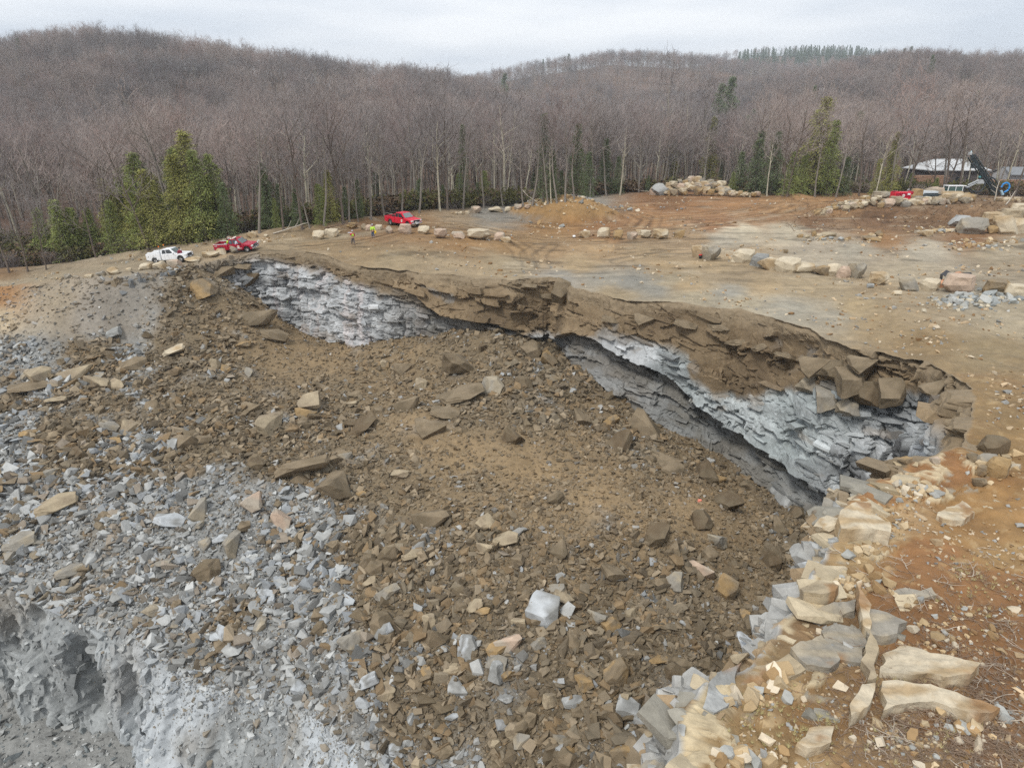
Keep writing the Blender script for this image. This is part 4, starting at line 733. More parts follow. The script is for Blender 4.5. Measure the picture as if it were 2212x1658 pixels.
row([(1516,557,33,26,'cream'),(1538,563,37,30,'slate'),(1607,567,43,26,'cream'),(1642,576,34,26,'grey'),(1661,583,33,25,'cream'),(1702,588,51,29,'cream'),(1738,589,42,19,'cream'),(1777,595,30,19,'ochre'),(1802,596,25,25,'cream'),(1826,600,27,23,'pink'),(1855,602,33,33,'slate'),(1901,616,36,26,'cream')], 'in the long row right of the black bucket', 'boulders in the long row above the pit')
row([(1967,629,38,26,'slate'),(2011,627,37,23,'cream'),(2080,634,56,37,'pink'),(2160,637,52,30,'ochre'),(2200,646,38,29,'cream'),(1940,638,17,9,'cream'),(1881,622,13,9,'grey')], 'around the scrap pile at right', 'boulders around the scrap pile')
row([(2084,492,46,24,'grey'),(2108,506,48,33,'slate'),(2146,505,20,17,'ochre'),(2150,487,44,26,'cream'),(2178,506,46,36,'cream'),(2203,504,34,30,'cream'),(2190,484,42,30,'tan'),(2208,466,34,24,'cream')], 'in the group of huge boulders at right', 'huge boulders at the right edge')
row([(1730,513,12,7,'ochre'),(1745,514,10,6,'tan'),(1759,509,11,11,'ochre'),(1770,513,11,8,'cream'),(1792,511,27,8,'tan'),(1817,519,11,7,'grey'),(1883,513,16,9,'cream'),(1899,513,16,14,'ochre'),(1887,521,34,9,'ochre'),(2001,511,24,13,'cream'),(1698,547,9,8,'ochre')], 'among loose stones below the soil ridge', 'loose boulders below the soil ridge')
row([(2155,984,52,34,'dark'),(2136,1010,34,27,'slate'),(2158,1032,42,40,'ochre'),(2123,1030,22,23,'ochre'),(2121,1052,25,17,'brown'),(2106,998,25,14,'brown'),(1957,1003,22,15,'ochre'),(2021,1003,17,16,'pink')], 'on the soil of the near ledge', 'boulders on the near ledge')
rr = random.Random(9)
def pile(x0, x1, base, top, n, pxs, label, group, big=()):
    """stones heaped up in layers; base and top are functions of u"""
    for a in big: boulder(*a, group=group, yoff=0)
    us = [rr.uniform(x0, x1) for _ in range(n)]
    for uu in us:
        h = base(uu)-top(uu); f = rr.random()**.8; px = rr.uniform(*pxs)
        hit = raycast(uu, base(uu), gz, 60, 260, 300); t = hit[1]; lift = max(0, (h-px*.8))/F*t*f
        boulder(uu, base(uu), px, px*rr.uniform(.6, .9), rr.choice(['cream', 'cream', 'ochre', 'pink', 'slate', 'tan']), label, group, lift=lift, embed=.05, yoff=f*2.2)
pile(1412, 1572, lambda u: np.interp(u, [1400, 1572], [422, 425]), lambda u: np.interp(u, [1405,1440,1485,1545,1572], [412,396,384,390,402]), 86, (9, 20), 'pale boulder heaped in the big pile at the forest edge', 'boulders of the big pile at the forest edge', [(1425,423,33,25,'grey','largest grey-white boulder at the left end of the big pile')])
pile(1572, 1640, lambda u: 427, lambda u: np.interp(u, [1572,1640], [408,422]), 22, (7, 13), 'smaller boulder in the low tail of the big pile', 'boulders in the tail of the big pile')
pile(1765, 1900, lambda u: np.interp(u, [1762,1810,1900], [470,458,448]), lambda u: np.interp(u, [1762,1810,1880,1900], [460,438,424,420]), 52, (9, 17), 'pale boulder heaped on the long stone ridge at right', 'boulders heaped on the stone ridge at right', [(1907,430,33,15,'slate','flat grey boulder on top of the stone ridge beside the red machine')])
pile(1900, 2100, lambda u: np.interp(u, [1900,2000,2100], [449,446,440]), lambda u: np.interp(u, [1900,1960,2010,2100], [434,432,424,420]), 56, (11, 24), 'pale boulder heaped on the long stone ridge at right', 'boulders heaped on the stone ridge at right', [(2018,430,37,24,'pink','biggest pink-white boulder standing on top of the stone ridge'),(1982,436,24,26,'ochre','upright ochre boulder on the stone ridge beside the biggest one'),(2070,434,48,18,'cream','long cream boulder in front of the drilling machine')])
pile(2100, 2230, lambda u: 438, lambda u: 430, 14, (8, 14), 'small pale boulder behind the root-filled soil heap', 'boulders behind the soil heap')
# ------------------------------------------------------------------ bedrock showing through the soil of the near ledge
def slab(pts, tone, label, lift=.16, seed=0):
    W = []
    for a, b in pts:
        uu, vv = 1350+a*.3896, 1026+b*.3896; W.append(raycast(uu, vv, gz, 8, 80, 300))
    W = np.array(W); Wn = []; rj = np.random.default_rng(seed+50)
    for i_ in range(len(W)):
        p_, q_ = W[i_], W[(i_+1) % len(W)]; l_ = np.linalg.norm(q_-p_); m_n = max(1, int(l_/.35)); nn_ = np.array([-(q_-p_)[1], (q_-p_)[0], 0])/l_
        for k_ in range(m_n): Wn.append(p_+(q_-p_)*k_/m_n+nn_*rj.normal(0, .07)*(k_ > 0))
    W = np.array(Wn); c = W.mean(0); tx_, ty_ = rj.normal(0, .09, 2); lift *= 1.5; bm = bmesh.new(); vs_ = [bm.verts.new((p[0]-c[0], p[1]-c[1], p[2]-c[2]+lift+(p[0]-c[0])*tx_+(p[1]-c[1])*ty_)) for p in W]; f = bm.faces.new(vs_)
    if f.normal.z < 0: f.normal_flip()
    ex = bmesh.ops.extrude_face_region(bm, geom=[f]); 
    for v in [g for g in ex['geom'] if isinstance(g, bmesh.types.BMVert)]: v.co.z += 0
    for v in vs_: v.co.z -= lift+.9; v.co.x *= 1.06; v.co.y *= 1.06
    bmesh.ops.triangulate(bm, faces=bm.faces[:])
    for _ in range(5):
        es = [e_ for e_ in bm.edges if e_.calc_length() > .22]
        if es: bmesh.ops.subdivide_edges(bm, edges=es, cuts=1); bmesh.ops.triangulate(bm, faces=bm.faces[:])
    bm.verts.index_update(); V_ = np.array([v.co[:] for v in bm.verts]); F_ = np.array([[v.index for v in f_.verts] for f_ in bm.faces]); bm.free()
    wx, wy = V_[:, 0]+c[0], V_[:, 1]+c[1]; V_[:, 2] += .05*fbm(wx/.9+seed, wy/.35, 4, 170)+.05*(vor(wx/.8+seed, wy/.3, 178)[0]-.5)+.03*fbm(wx/.2, wy/.1, 3, 171)-.0; V_[:, 0] += .06*fbm(wx/.4, V_[:, 2]/.3+wy, 3, 172); V_[:, 1] += .06*fbm(wx/.4+9, V_[:, 2]/.3+wy, 3, 173)
    c1_, c2_ = TONE[tone]; k = sm(-.15, .3, fbm(wx/1.6, wy/.35, 4, 174+seed))[:, None]; soil = sm(.22, .45, fbm(wx/.9, wy/.9, 4, 176+seed))[:, None]*.75
    cc = (c1_*(1-k)+c2_*k)*(1-soil)+rgb(158,116,72)*soil
    o = link('bedrock_outcrop', np_mesh('bedrock_slab', V_, F_, np.clip(cc*(1+.15*fbm(wx/.2, wy/.1, 3, 175)[:, None]), .01, .8), False, [M_WALL]), None, tuple(c)); tag(o, label, 'rock slab', 'bedrock slabs on the near ledge')
slab([(1085,880),(1150,845),(1300,880),(1340,960),(1310,1060),(1190,1040),(1110,960)], 'slate', 'big smooth dark grey slab in the middle of the near ledge', .1, 1)
slab([(910,1000),(1075,930),(1180,1060),(1130,1100),(1000,1090)], 'slate', 'brown-grey wedge slab left of the big dark slab', .2, 2)
slab([(1310,780),(1370,790),(1555,850),(1500,920),(1420,940),(1340,930)], 'slate', 'grey-tan slab above and right of the dark slab', .22, 3)
slab([(1420,1010),(1520,960),(1680,1020),(1950,1100),(1900,1165),(1760,1180),(1410,1120)], 'cream', 'long cream slab, upper of the two on the near ledge', .18, 4)
slab([(1420,1170),(1500,1160),(1780,1240),(2060,1340),(1950,1390),(1700,1300),(1560,1310),(1420,1360)], 'cream', 'long cream slab, lower of the two on the near ledge', .2, 5)
slab([(965,675),(1060,635),(1170,690),(1150,720),(985,700)], 'tan', 'thin tan slab jutting at the pit edge', .3, 6)
slab([(1175,290),(1240,245),(1340,240),(1350,290),(1450,340),(1450,390),(1300,370),(1185,370)], 'cream', 'pinkish cream outcrop at the narrow end of the ledge edge', .45, 7)
slab([(1270,650),(1300,640),(1350,780),(1350,930),(1310,900),(1280,760)], 'cream', 'narrow upright cream slab edge above the dark slab', .32, 8)
slab([(1350,940),(1380,1060),(1375,1180),(1330,1190),(1325,1050)], 'tan', 'tan rib of rock running down beside the dark slab', .3, 9)
slab([(1370,1200),(1360,1290),(1330,1350),(1240,1400),(1262,1290),(1300,1220)], 'cream', 'cream wedge of rock left of the lower cream slab', .26, 19)
slab([(1730,230),(1860,170),(1930,240),(1860,280),(1760,270)], 'cream', 'cracked cream patch of rock near the ledge top', .18, 10)
slab([(940,1540),(1010,1430),(1150,1420),(1130,1520),(1000,1570)], 'cream', 'cream and grey slab near the bottom of the ledge', .2, 11)
slab([(990,770),(1150,720),(1280,715),(1270,790),(1180,820),(1080,840)], 'slate', 'broken grey slab half under soil above the dark slab', .12, 12)
slab([(1490,650),(1690,640),(1720,680),(1540,690)], 'slate', 'thin grey slab flush with the rusty soil', .06, 13)
slab([(1750,540+760),(1990,1300),(2060,1350),(1850,1330)], 'pink', 'faint white slab under grit at the lower right', .06, 14)
slab([(620,1180),(730,1060),(900,1010),(1000,1100),(900,1150),(760,1200)], 'tan', 'tan rock shelf along the pit edge left of the wedge slab', .05, 15)
slab([(500,1130),(640,1060),(600,1250),(490,1330),(430,1300)], 'grey', 'pale grey rock shelf at the corner of the pit edge', .1, 16)
rr = random.Random(61)
for k in range(40):          # broken blocks along the lip of the near ledge
    i0 = int(rr.uniform(128/DS, len(rs)-22/1)); off = rr.uniform(-.1, 1.0) if k % 2 else rr.uniform(.1, .7); x, y = rp[i0, 0]+rn[i0, 0]*off, rp[i0, 1]+rn[i0, 1]*off; tone = rr.choice(['grey', 'cream', 'slate', 'grey', 'tan', 'white']); i = rr.randrange(16)
    s_ = rr.uniform(.35, 1.0)*(.6+y/40); o = link('edge_block', blockmesh(tone, i), None, (x, y, float(gz(x, y))-max(off, 0)*rr.uniform(.5, 1.6)-.05)); o.scale = (s_, s_*rr.uniform(.6, 1), s_*rr.uniform(.5, .9)); o.rotation_euler = (rr.gauss(0, .35), rr.gauss(0, .35), rr.uniform(0, 6.3))
    tag(o, f"{TW[tone]} {('block', 'wedge', 'flat slab', 'chunk')[i % 4]} of broken rock on the lip of the near ledge", 'rock', 'broken blocks along the lip of the near ledge')
# ------------------------------------------------------------------ dead roots and twigs
def tubes(paths, sides=4):
    """paths: list of (points (n,3), radii (n)) -> V, F"""
    Vs, Fs, off = [], [], 0; an = np.arange(sides)*2*math.pi/sides
    for P_, R_ in paths:
        P_ = np.asarray(P_, float); R_ = np.asarray(R_, float); T = np.gradient(P_, axis=0); T /= np.linalg.norm(T, axis=1)[:, None]+1e-9
        up = np.where(np.abs(T[:, 2:3]) > .9, [[1., 0, 0]], [[0, 0, 1.]]); A = np.cross(T, up); A /= np.linalg.norm(A, axis=1)[:, None]+1e-9; B = np.cross(T, A)
        V_ = P_[:, None]+R_[:, None, None]*(np.cos(an)[None, :, None]*A[:, None]+np.sin(an)[None, :, None]*B[:, None]); n = len(P_)
        i = np.arange(n*sides).reshape(n, sides); j = np.roll(i, -1, 1); Fs.append(np.stack([i[:-1], j[:-1], j[1:], i[1:]], -1).reshape(-1, 4)+off); Vs.append(V_.reshape(-1, 3)); off += n*sides
    return np.concatenate(Vs), np.concatenate(Fs)
def rootproto(seed, kids=3):
    r_ = np.random.default_rng(seed); out = []
    def go(p, d, l, rad, k):
        n = 7; P_ = [p]; 
        for _ in range(n): d = d+r_.normal(0, .28, 3)*[1, 1, .5]; d[2] = d[2]*.7+.02-.06*P_[-1][2]*4; d /= np.linalg.norm(d); P_.append(P_[-1]+d*l/n)
        P_ = np.array(P_); P_[:, 2] = np.maximum(P_[:, 2], -.02); out.append((P_, np.linspace(rad, rad*.35, n+1)))
        for _ in range(k): i = r_.integers(1, n); dd = d+r_.normal(0, .7, 3)*[1, 1, .5]; go(P_[i], dd/np.linalg.norm(dd), l*r_.uniform(.35, .6), rad*.6, k-2)
    go(np.zeros(3), np.array([1., 0, .12]), 1.0, .016, kids); return tubes(out, 4)
M_ROOT = mat('dead_wood', rgb(196,182,164), noise=.2, nscale=5)
RP = [np_mesh('root', *rootproto(i), mats=[M_ROOT]) for i in range(12)]
rr = random.Random(21); nroot = 0
RT = [(1850,1215,80),(1880,1245,60),(2090,1245,60),(2110,1185,40),(1990,1290,60),(2040,1360,70),(2190,1240,60),(2160,1370,80),(2120,1470,70),(2080,1530,110),(1900,1590,60),(1870,1570,70),(1980,1610,110),(2070,1490,70),(2170,1440,60),(2010,1420,40),(1930,1590,60),(2150,1560,90),(2190,1500,70),(1790,1600,70),(1780,1640,60),(2050,1640,90),(2160,1640,90),(1930,1180,50),(1960,1230,60)]
while len(RT) < 90: RT.append((rr.uniform(1820, 2210), rr.uniform(1200, 1655), rr.uniform(25, 60)))
for k, (uu, vv, px) in enumerate(RT):
    x, y, z = raycast(uu, vv, gz, 8, 60, 200); t = y*cp_-(z-HC)*sp_; s = px/F*t*1.1
    o = link('dead_root', RP[k % 12], None, (x, y, float(gz(x, y))+.03)); o.scale = (s, s, s*.8); 
    kf = max(1, .6/s); o.rotation_euler = (0, 0, rr.uniform(0, 6.28))
    tag(o, ('long ' if px > 60 else 'short ')+('pale bare root lying on the soil of the near ledge' if vv < 1400 else 'pale bare root in the brush at the bottom right'), 'root', 'bare roots on the near ledge')
Vs, Fs, off = [], [], 0
for k in range(1300):
    uu = rr.triangular(1700, 2230, 2150); vv = rr.triangular(1180, 1680, 1600); a, b, c = ray(uu, vv); t = -HC/c; x, y = a*t, b*t
    if inpoly(np.array([x]), np.array([y]), pit_poly)[0]: continue
    V_, F_ = rootproto(1000+k % 25, 2); s = rr.uniform(.3, .9); an = rr.uniform(0, 6.28); ca, sa = math.cos(an), math.sin(an)
    W_ = np.stack([(V_[:, 0]*ca-V_[:, 1]*sa)*s+x, (V_[:, 0]*sa+V_[:, 1]*ca)*s+y, V_[:, 2]*s*.8+float(gz(x, y))+.02], 1); Vs.append(W_); Fs.append(F_+off); off += len(W_)
o = link('brush', np_mesh('brush', np.concatenate(Vs), np.concatenate(Fs), mats=[mat('twig', rgb(150,128,108), noise=.3, nscale=.8)])); o['kind'] = 'stuff'; o['label'] = 'thin dry twigs over the near ledge'
# roots and soil clods on the soil ridge at right
Vs, Fs, off = [], [], 0
for k in range(520):
    uu = rr.uniform(1700, 2215); vv = rr.uniform(432, 500); x, y, z = raycast(uu, vv, gz, 60, 200, 120)
    V_, F_ = rootproto(1000+k % 25, 2); s = rr.uniform(.6, 2.2); an = rr.uniform(0, 6.28); el = rr.uniform(0, .9); ca, sa = math.cos(an), math.sin(an); V_ = np.stack([V_[:, 0]*math.cos(el)-V_[:, 2]*math.sin(el), V_[:, 1], V_[:, 0]*math.sin(el)+V_[:, 2]], 1)*[1, 1, 1]
    W_ = np.stack([(V_[:, 0]*ca-V_[:, 1]*sa)*s+x, (V_[:, 0]*sa+V_[:, 1]*ca)*s+y, V_[:, 2]*s+z], 1); Vs.append(W_); Fs.append(F_+off); off += len(W_)
o = link('roots_in_soil', np_mesh('roots_in_soil', np.concatenate(Vs), np.concatenate(Fs), mats=[mat('soil_root', rgb(134,108,84), noise=.3, nscale=.8)])); o['kind'] = 'stuff'; o['label'] = 'tangled roots sticking out of the soil ridge at right'
# tufts of dry grass
Vs, Fs, off = [], [], 0
for (u0, v0, du, dv, n) in ((1620,1520,110,60,90),(1750,1580,90,60,70),(2130,1300,90,70,60),(1950,1480,60,40,40),(2080,1230,60,40,30),(2000,1600,120,40,40)):
    for _ in range(n):
        uu = u0+rr.gauss(0, du*.5); vv = v0+rr.gauss(0, dv*.5); a, b, c = ray(uu, vv); t = -HC/c; x, y = a*t, b*t
        if inpoly(np.array([x]), np.array([y]), pit_poly)[0]: continue
        z = float(gz(x, y)); s = rr.uniform(.06, .17)
        for _b in range(14):
            an = rr.uniform(0, 6.28); l = s*rr.uniform(.6, 1.3); q_ = np.array([math.cos(an), math.sin(an)]); w_ = np.array([-q_[1], q_[0]])*.006
            Vs.append(np.array([[x-w_[0], y-w_[1], z], [x+w_[0], y+w_[1], z], [x+q_[0]*l*.8, y+q_[1]*l*.8, z+l*.9]])); Fs.append(np.array([[off, off+1, off+2]])); off += 3
o = link('dry_grass', np_mesh('dry_grass', np.concatenate(Vs), np.concatenate(Fs), mats=[mat('dry_grass', rgb(196,184,132))])); o['kind'] = 'stuff'; o['label'] = 'tufts of dry straw-coloured grass on the near ledge'
# grey gravel stockpile behind the mound
gp = pg(1243, 444); nn = 2200; an = r.uniform(0, 6.28, nn); ra = np.sqrt(r.random(nn)); gx = gp[0]+np.cos(an)*ra*4.6; gy = gp[1]+9.5+np.sin(an)*ra*2.6; g_z = ground(gx, gy)+(1-ra)**.8*.9+.1*r.random(nn)
o = link('gravel_stockpile', scatter('gravel_stockpile', SMALL[:8], np.stack([gx, gy, g_z], 1), r.uniform(.25, .55, nn), np.tile(rgb(158,157,152), (nn, 1)), .4, seed=8)); tag(o, 'low heap of grey gravel behind the earth mound', 'gravel pile', kind='stuff')
# ------------------------------------------------------------------ loose blocks hanging at the upper right of the wall and dark columns at its left end
WB = [(1760,790,60,44,'brown',1),(1800,800,64,50,'brown',0),(1840,822,70,70,'brown',3),(1875,850,60,60,'dark',0),(1860,786,56,36,'brown',1),(1910,800,60,40,'brown',0),(1930,848,64,50,'brown',3),(1965,815,56,34,'brown',1),(2020,838,54,34,'brown',1),(2040,870,44,34,'brown',3),
 (1745,830,50,44,'slate',0),(1790,860,56,60,'slate',3),(1830,880,50,44,'slate',0),(2060,905,40,34,'brown',1),(2080,870,40,30,'brown',2),(1700,770,46,24,'brown',2),(1650,745,50,22,'brown',2),(1560,705,56,26,'brown',2),(1600,735,60,20,'brown',2),(1480,700,50,24,'brown',2),(1900,905,50,44,'slate',0),(1950,900,44,36,'slate',3),
 (1215,632,44,60,'brown',3),(1180,640,30,26,'brown',2),(1140,620,40,22,'brown',2),(1320,690,44,24,'brown',2),(1390,690,40,22,'brown',1),(440,600,40,26,'brown',2),(480,585,50,24,'brown',1),(520,575,44,22,'brown',2),(540,600,40,30,'dark',1),(430,620,36,30,'brown',0)]
for (uu, vv, wpx, hpx, tone, i) in [w_ for n_w, w_ in enumerate(WB) if not (w_[0] > 1890 and n_w % 2) and not (w_[0] > 1890 and w_[1] > 860)]:
    h = wallhit(uu, vv, .5)
    if not h: continue
    s0, x, y, z = h; i0 = min(int(s0/DS), len(rs)-1); t = y*cp_-(z-HC)*sp_; s = wpx/F*t; rr_ = random.Random(int(uu+vv))
    o = link('wall_block', blockmesh(tone, i), None, (x-rn[i0, 0]*.05, y-rn[i0, 1]*.05, z)); hs = np.clip(hpx/wpx/(.8, .55, .4, .95)[i % 4], .7, 1.5); o.scale = (s, s, s*hs); o.rotation_euler = (rr_.gauss(0, .2), rr_.gauss(0, .25), rr_.uniform(-.6, .6))
    tag(o, f"{'large' if wpx > 50 else 'small'} {TW[tone]} {('block', 'wedge', 'flat slab', 'chunk')[i % 4]} lodged in the {'upper right' if uu > 1700 else 'upper left' if uu < 600 else 'upper middle'} of the rock wall", 'rock', 'loose blocks lodged in the top of the rock wall')
rr_ = random.Random(8); COLM = [block_proto(700+i, (.45, .45, 1.15), 4, 1, .02, .03) for i in range(6)]
CM = [np_mesh('column', V_, F_, rockcol(V_, rgb(128,130,130), rgb(150,140,122), i, 2, .2), False, [M_ROCK]) for i, (V_, F_) in enumerate(COLM)]
for k in range(46):
    uu = rr_.uniform(272, 400); vv = rr_.uniform(603, 655)-(uu-330)*.12
    h = wallhit(uu, vv, .3) or wallhit(uu, vv, 1.5)
    if not h: continue
    s0, x, y, z = h; t = y*cp_-(z-HC)*sp_; s = rr_.uniform(16, 30)/F*t; o = link('upright_block', CM[k % 6], None, (x, y, z)); o.scale = (s*1.3, s*1.3, s*rr_.uniform(.8, 1.2)); o.rotation_euler = (rr_.gauss(.15, .15), rr_.gauss(0, .15), rr_.uniform(0, 3))
    tag(o, 'dark grey upright rock column jutting from the left end of the wall', 'rock', 'dark rock columns at the left end of the wall')
# ------------------------------------------------------------------ trees
M_BARK = mat('grey_bark', rgb(152,144,134), noise=.35, nscale=1.2, stretch=(1, 1, .25)); M_BARKD = mat('dark_bark', rgb(124,112,102), noise=.3, nscale=1.2); M_BARKP = mat('pale_bark', rgb(204,196,174), noise=.3, nscale=1.5)
M_TWIG = mat('bare_twigs', rgb(178,169,163), noise=.25, nscale=.4); M_TWIGR = mat('budding_twigs', rgb(182,164,157), noise=.25, nscale=.4)
for m_t in (M_TWIG, M_TWIGR):
    t = m_t.node_tree; nd = t.nodes; p_ = nd['Principled BSDF']; src = p_.inputs['Base Color'].links[0].from_socket; g_n = nd.new('ShaderNodeNewGeometry'); nz_ = nd.new('ShaderNodeTexNoise'); nz_.inputs['Scale'].default_value = .02; nz_.inputs['Detail'].default_value = 3
    mr_ = nd.new('ShaderNodeMapRange'); mr_.inputs[1].default_value = .38; mr_.inputs[2].default_value = .62; mi_ = nd.new('ShaderNodeMix'); mi_.data_type = 'RGBA'; mi_.blend_type = 'MULTIPLY'; mi_.inputs[0].default_value = 1
    ra_ = nd.new('ShaderNodeValToRGB'); ra_.color_ramp.elements[0].color = (.62, .64, .68, 1); ra_.color_ramp.elements[1].color = (1.12, 1.04, 1.0, 1)
    t.links.new(g_n.outputs['Position'], nz_.inputs['Vector']); t.links.new(nz_.outputs['Fac'], mr_.inputs[0]); t.links.new(mr_.outputs[0], ra_.inputs[0]); t.links.new(src, mi_.inputs[6]); t.links.new(ra_.outputs[0], mi_.inputs[7]); t.links.new(mi_.outputs[2], p_.inputs['Base Color'])
def needle(name, c):
    return mat(name, c, noise=.4, nscale=.9, detail=3)
M_HEM = [needle('hemlock_green', rgb(152,162,94)), needle('hemlock_yellow', rgb(172,170,98)), needle('hemlock_dark', rgb(118,132,92))]
def bare(seed, H=20, lean=0, full=1.0, fork=None, tw=1.0, wide=1.0):
    """trunk + big limbs, and the crown of branches and twigs; a unit-less tree of height H"""
    r_ = np.random.default_rng(seed); tr, cr_ = [], []
    n = 12; P_ = [np.zeros(3)]; d = np.array([lean, r_.normal(0, .03), 1.])
    for i in range(n): d = d+r_.normal(0, .05, 3)*[1, 1, 0]; d[:2] *= .96; P_.append(P_[-1]+d/np.linalg.norm(d)*H*.92/n)
    P_ = np.array(P_); Rr = .017*H*(1-np.linspace(0, 1, n+1))**.7*.6+.025; Rr[0] *= 1.35; tr.append((P_, Rr))
    def branch(p, d, l, rad, lv):
        k = (6, 5, 3)[lv-1]; Q = [p]; d = d/np.linalg.norm(d)
        for i in range(k): d = d+r_.normal(0, .16+.05*lv, 3)+np.array([0, 0, .10 if lv < 3 else .05]); d /= np.linalg.norm(d); Q.append(Q[-1]+d*l/k)
        Q = np.array(Q); (tr if lv == 1 and rad > .05 else cr_).append((Q, np.linspace(rad, max(rad*.25, .012*tw), k+1)))
        if lv < 3:
            m = int((6, 4.4)[lv-1]*full+r_.random())
            for _ in range(m):
                f = r_.uniform(.25, 1)*k; i = min(int(f), k-1); q = Q[i]+(Q[i+1]-Q[i])*(f-i); ax = r_.normal(0, 1, 3); ax -= ax@d*d; ax /= np.linalg.norm(ax)
                dd = (Q[i+1]-Q[i])/np.linalg.norm(Q[i+1]-Q[i])*.75+ax*r_.uniform(.5, .9)+[0, 0, .12]; branch(q, dd, l*r_.uniform(.38, .6), max(rad*.42, .016*tw), lv+1)
    nb = int(13*full); a = r_.uniform(0, 6.28)
    for i in range(nb):
        f = (fork or .42)+(1-(fork or .42))*(i+.5)/nb; a += 2.4+r_.normal(0, .4); k = f*n; j = min(int(k), n-1); p = P_[j]+(P_[j+1]-P_[j])*(k-j)
        up = .55+.75*f; dd = np.array([math.cos(a), math.sin(a), up]); l = H*(.34*(1-(f-.55)**2*1.6)+.02)*r_.uniform(.7, 1.15)*wide*(1 if f < .9 else .6)
        branch(p, dd, l, np.interp(k, range(n+1), Rr)*.55, 1)
    if H > 12:
        for i in range(3):
            f = r_.uniform(.15, .45); j = int(f*n); a2 = r_.uniform(0, 6.28); branch(P_[j], np.array([math.cos(a2), math.sin(a2), .4]), H*.1, .03, 3)
    return tubes(tr, 6), tubes(cr_, 3)
def hemlock(seed, H=15, rad=3.6, dens=1.0):
    r_ = np.random.default_rng(seed); P_ = np.array([[r_.normal(0, .03*i), r_.normal(0, .03*i), H*i/8] for i in range(9)]); tr = [(P_, np.linspace(.016*H, .03, 9))]
    V_, F_ = [], []; off = 0; n = int(170*dens); fr = []
    for i in range(n):
        f = .06+.94*(i/n)**.9; z = f*H; a = i*2.4+r_.normal(0, .3); prof = (1-f)**.92*(.75+.25*math.sin(f*23+seed))*min(1, (f+.12)/.25); L_ = rad*prof*r_.uniform(.6, 1.15)+.25
        dirv = np.array([math.cos(a), math.sin(a), 0]); k = max(3, int(L_/.32)); tip = []
        for s_ in range(k+1):
            t_ = s_/k; tip.append([*(P_[min(int(f*8), 7), :2]), z]+dirv*L_*t_+np.array([0, 0, .22*L_*math.sin(t_*2.2)-.55*L_*t_*t_]))
        tip = np.array(tip); tr.append((tip[::max(1, k//3)], np.linspace(.035, .01, len(tip[::max(1, k//3)])))) if i % 2 == 0 else None
        side = np.array([-dirv[1], dirv[0], 0])
        for s_ in range(1, k+1):
            t_ = s_/k; wdt = L_*.42*(1-t_*.75)*r_.uniform(.6, 1.1)+.1
            for sg in (-1, 1, 0):
                c = tip[s_]+side*sg*wdt*r_.uniform(.3, .9)+r_.normal(0, .08, 3); c[2] -= abs(sg)*wdt*.25; m = 4
                for _ in range(m):
                    q = c+r_.normal(0, .17, 3)*[1, 1, .6]; u_ = dirv*r_.uniform(.1, .24)+side*sg*r_.uniform(.0, .2)+np.array([0, 0, r_.normal(-.07, .06)]); w_ = side*r_.uniform(.03, .065)+np.array([0, 0, r_.normal(0, .05)])
                    V_ += [q-w_*.6, q+w_*.6, q+u_+w_*.3, q+u_-w_*.3]; F_.append([off, off+1, off+2, off+3]); off += 4
    return tubes(tr, 5), (np.array(V_), np.array(F_))
BARE = []
for i, (H, le, fu, fk, bm_, tm, wd) in enumerate([(21,.0,1,.42,M_BARK,M_TWIG,1),(20,.05,1.05,.35,M_BARKD,M_TWIG,1.15),(22,-.05,.9,.5,M_BARK,M_TWIGR,.9),(18,.08,1,.4,M_BARKP,M_TWIG,1),(19,0,1.1,.3,M_BARKD,M_TWIG,1.25),(21,-.08,.85,.55,M_BARK,M_TWIG,.8),
   (17,.03,.8,.5,M_BARKP,M_TWIG,.7),(20,0,1,.45,M_BARK,M_TWIGR,1),(23,.02,1.1,.45,M_BARKD,M_TWIG,1.1),(16,.1,.75,.5,M_BARK,M_TWIG,.7)]):
    (tv, tf), (cv, cf) = bare(40+i, H, le, fu, fk, 1.25, wd)
    BARE.append((H, np_mesh('bare_trunk', tv, tf, smooth=True, mats=[bm_]), np_mesh('bare_crown', cv, cf, mats=[tm]), (tv, tf, cv, cf, bm_, tm)))
HEM = []
for i, (H, ra, de, mi) in enumerate([(16,3.9,1.15,0),(17,4.2,1.2,1),(14,3.3,1,0),(15,3.4,1.0,2),(12,2.8,.8,1),(18,3.0,.7,2)]):
    (tv, tf), (cv, cf) = hemlock(70+i, H, ra, de); HEM.append((H, np_mesh('hemlock_trunk', tv, tf, smooth=True, mats=[M_BARKD]), np_mesh('hemlock_crown', cv, cf, mats=[M_HEM[mi]]), mi))
DN = {'dark': M_HEM[2], 'green': M_HEM[0], 'yellow': M_HEM[1]}
HM = {}
def tree(proto, loc, h, rz, label, cat, group, name, crown_mat=None, sxy=1.0, lean=0.0):
    H, tm, cm = proto[:3]; k = h/H; e = empty(name, loc, rz); e.scale = (k*sxy, k*sxy, k); e.rotation_euler = (0, lean, rz) if not lean else (Matrix.Rotation(lean, 3, 'Y')@Matrix.Rotation(rz, 3, 'Z')).to_euler()
    tag(e, label, cat, group)
    if crown_mat:
        key = (cm.name, crown_mat.name)
        if key not in HM: c2 = cm.copy(); c2.materials.clear(); c2.materials.append(crown_mat); HM[key] = c2
        cm = HM[key]
    link('trunk', tm, e); link('crown', cm, e); return e
def foot(u, v):
    """where a tree that meets the ground at (u, v) stands"""
    return raycast(u, v, gz, 40, 300, 500)
def hof(x, y, z, u, vtop):
    a, b, c = ray(u, vtop); return HC+c*(y/b)-z
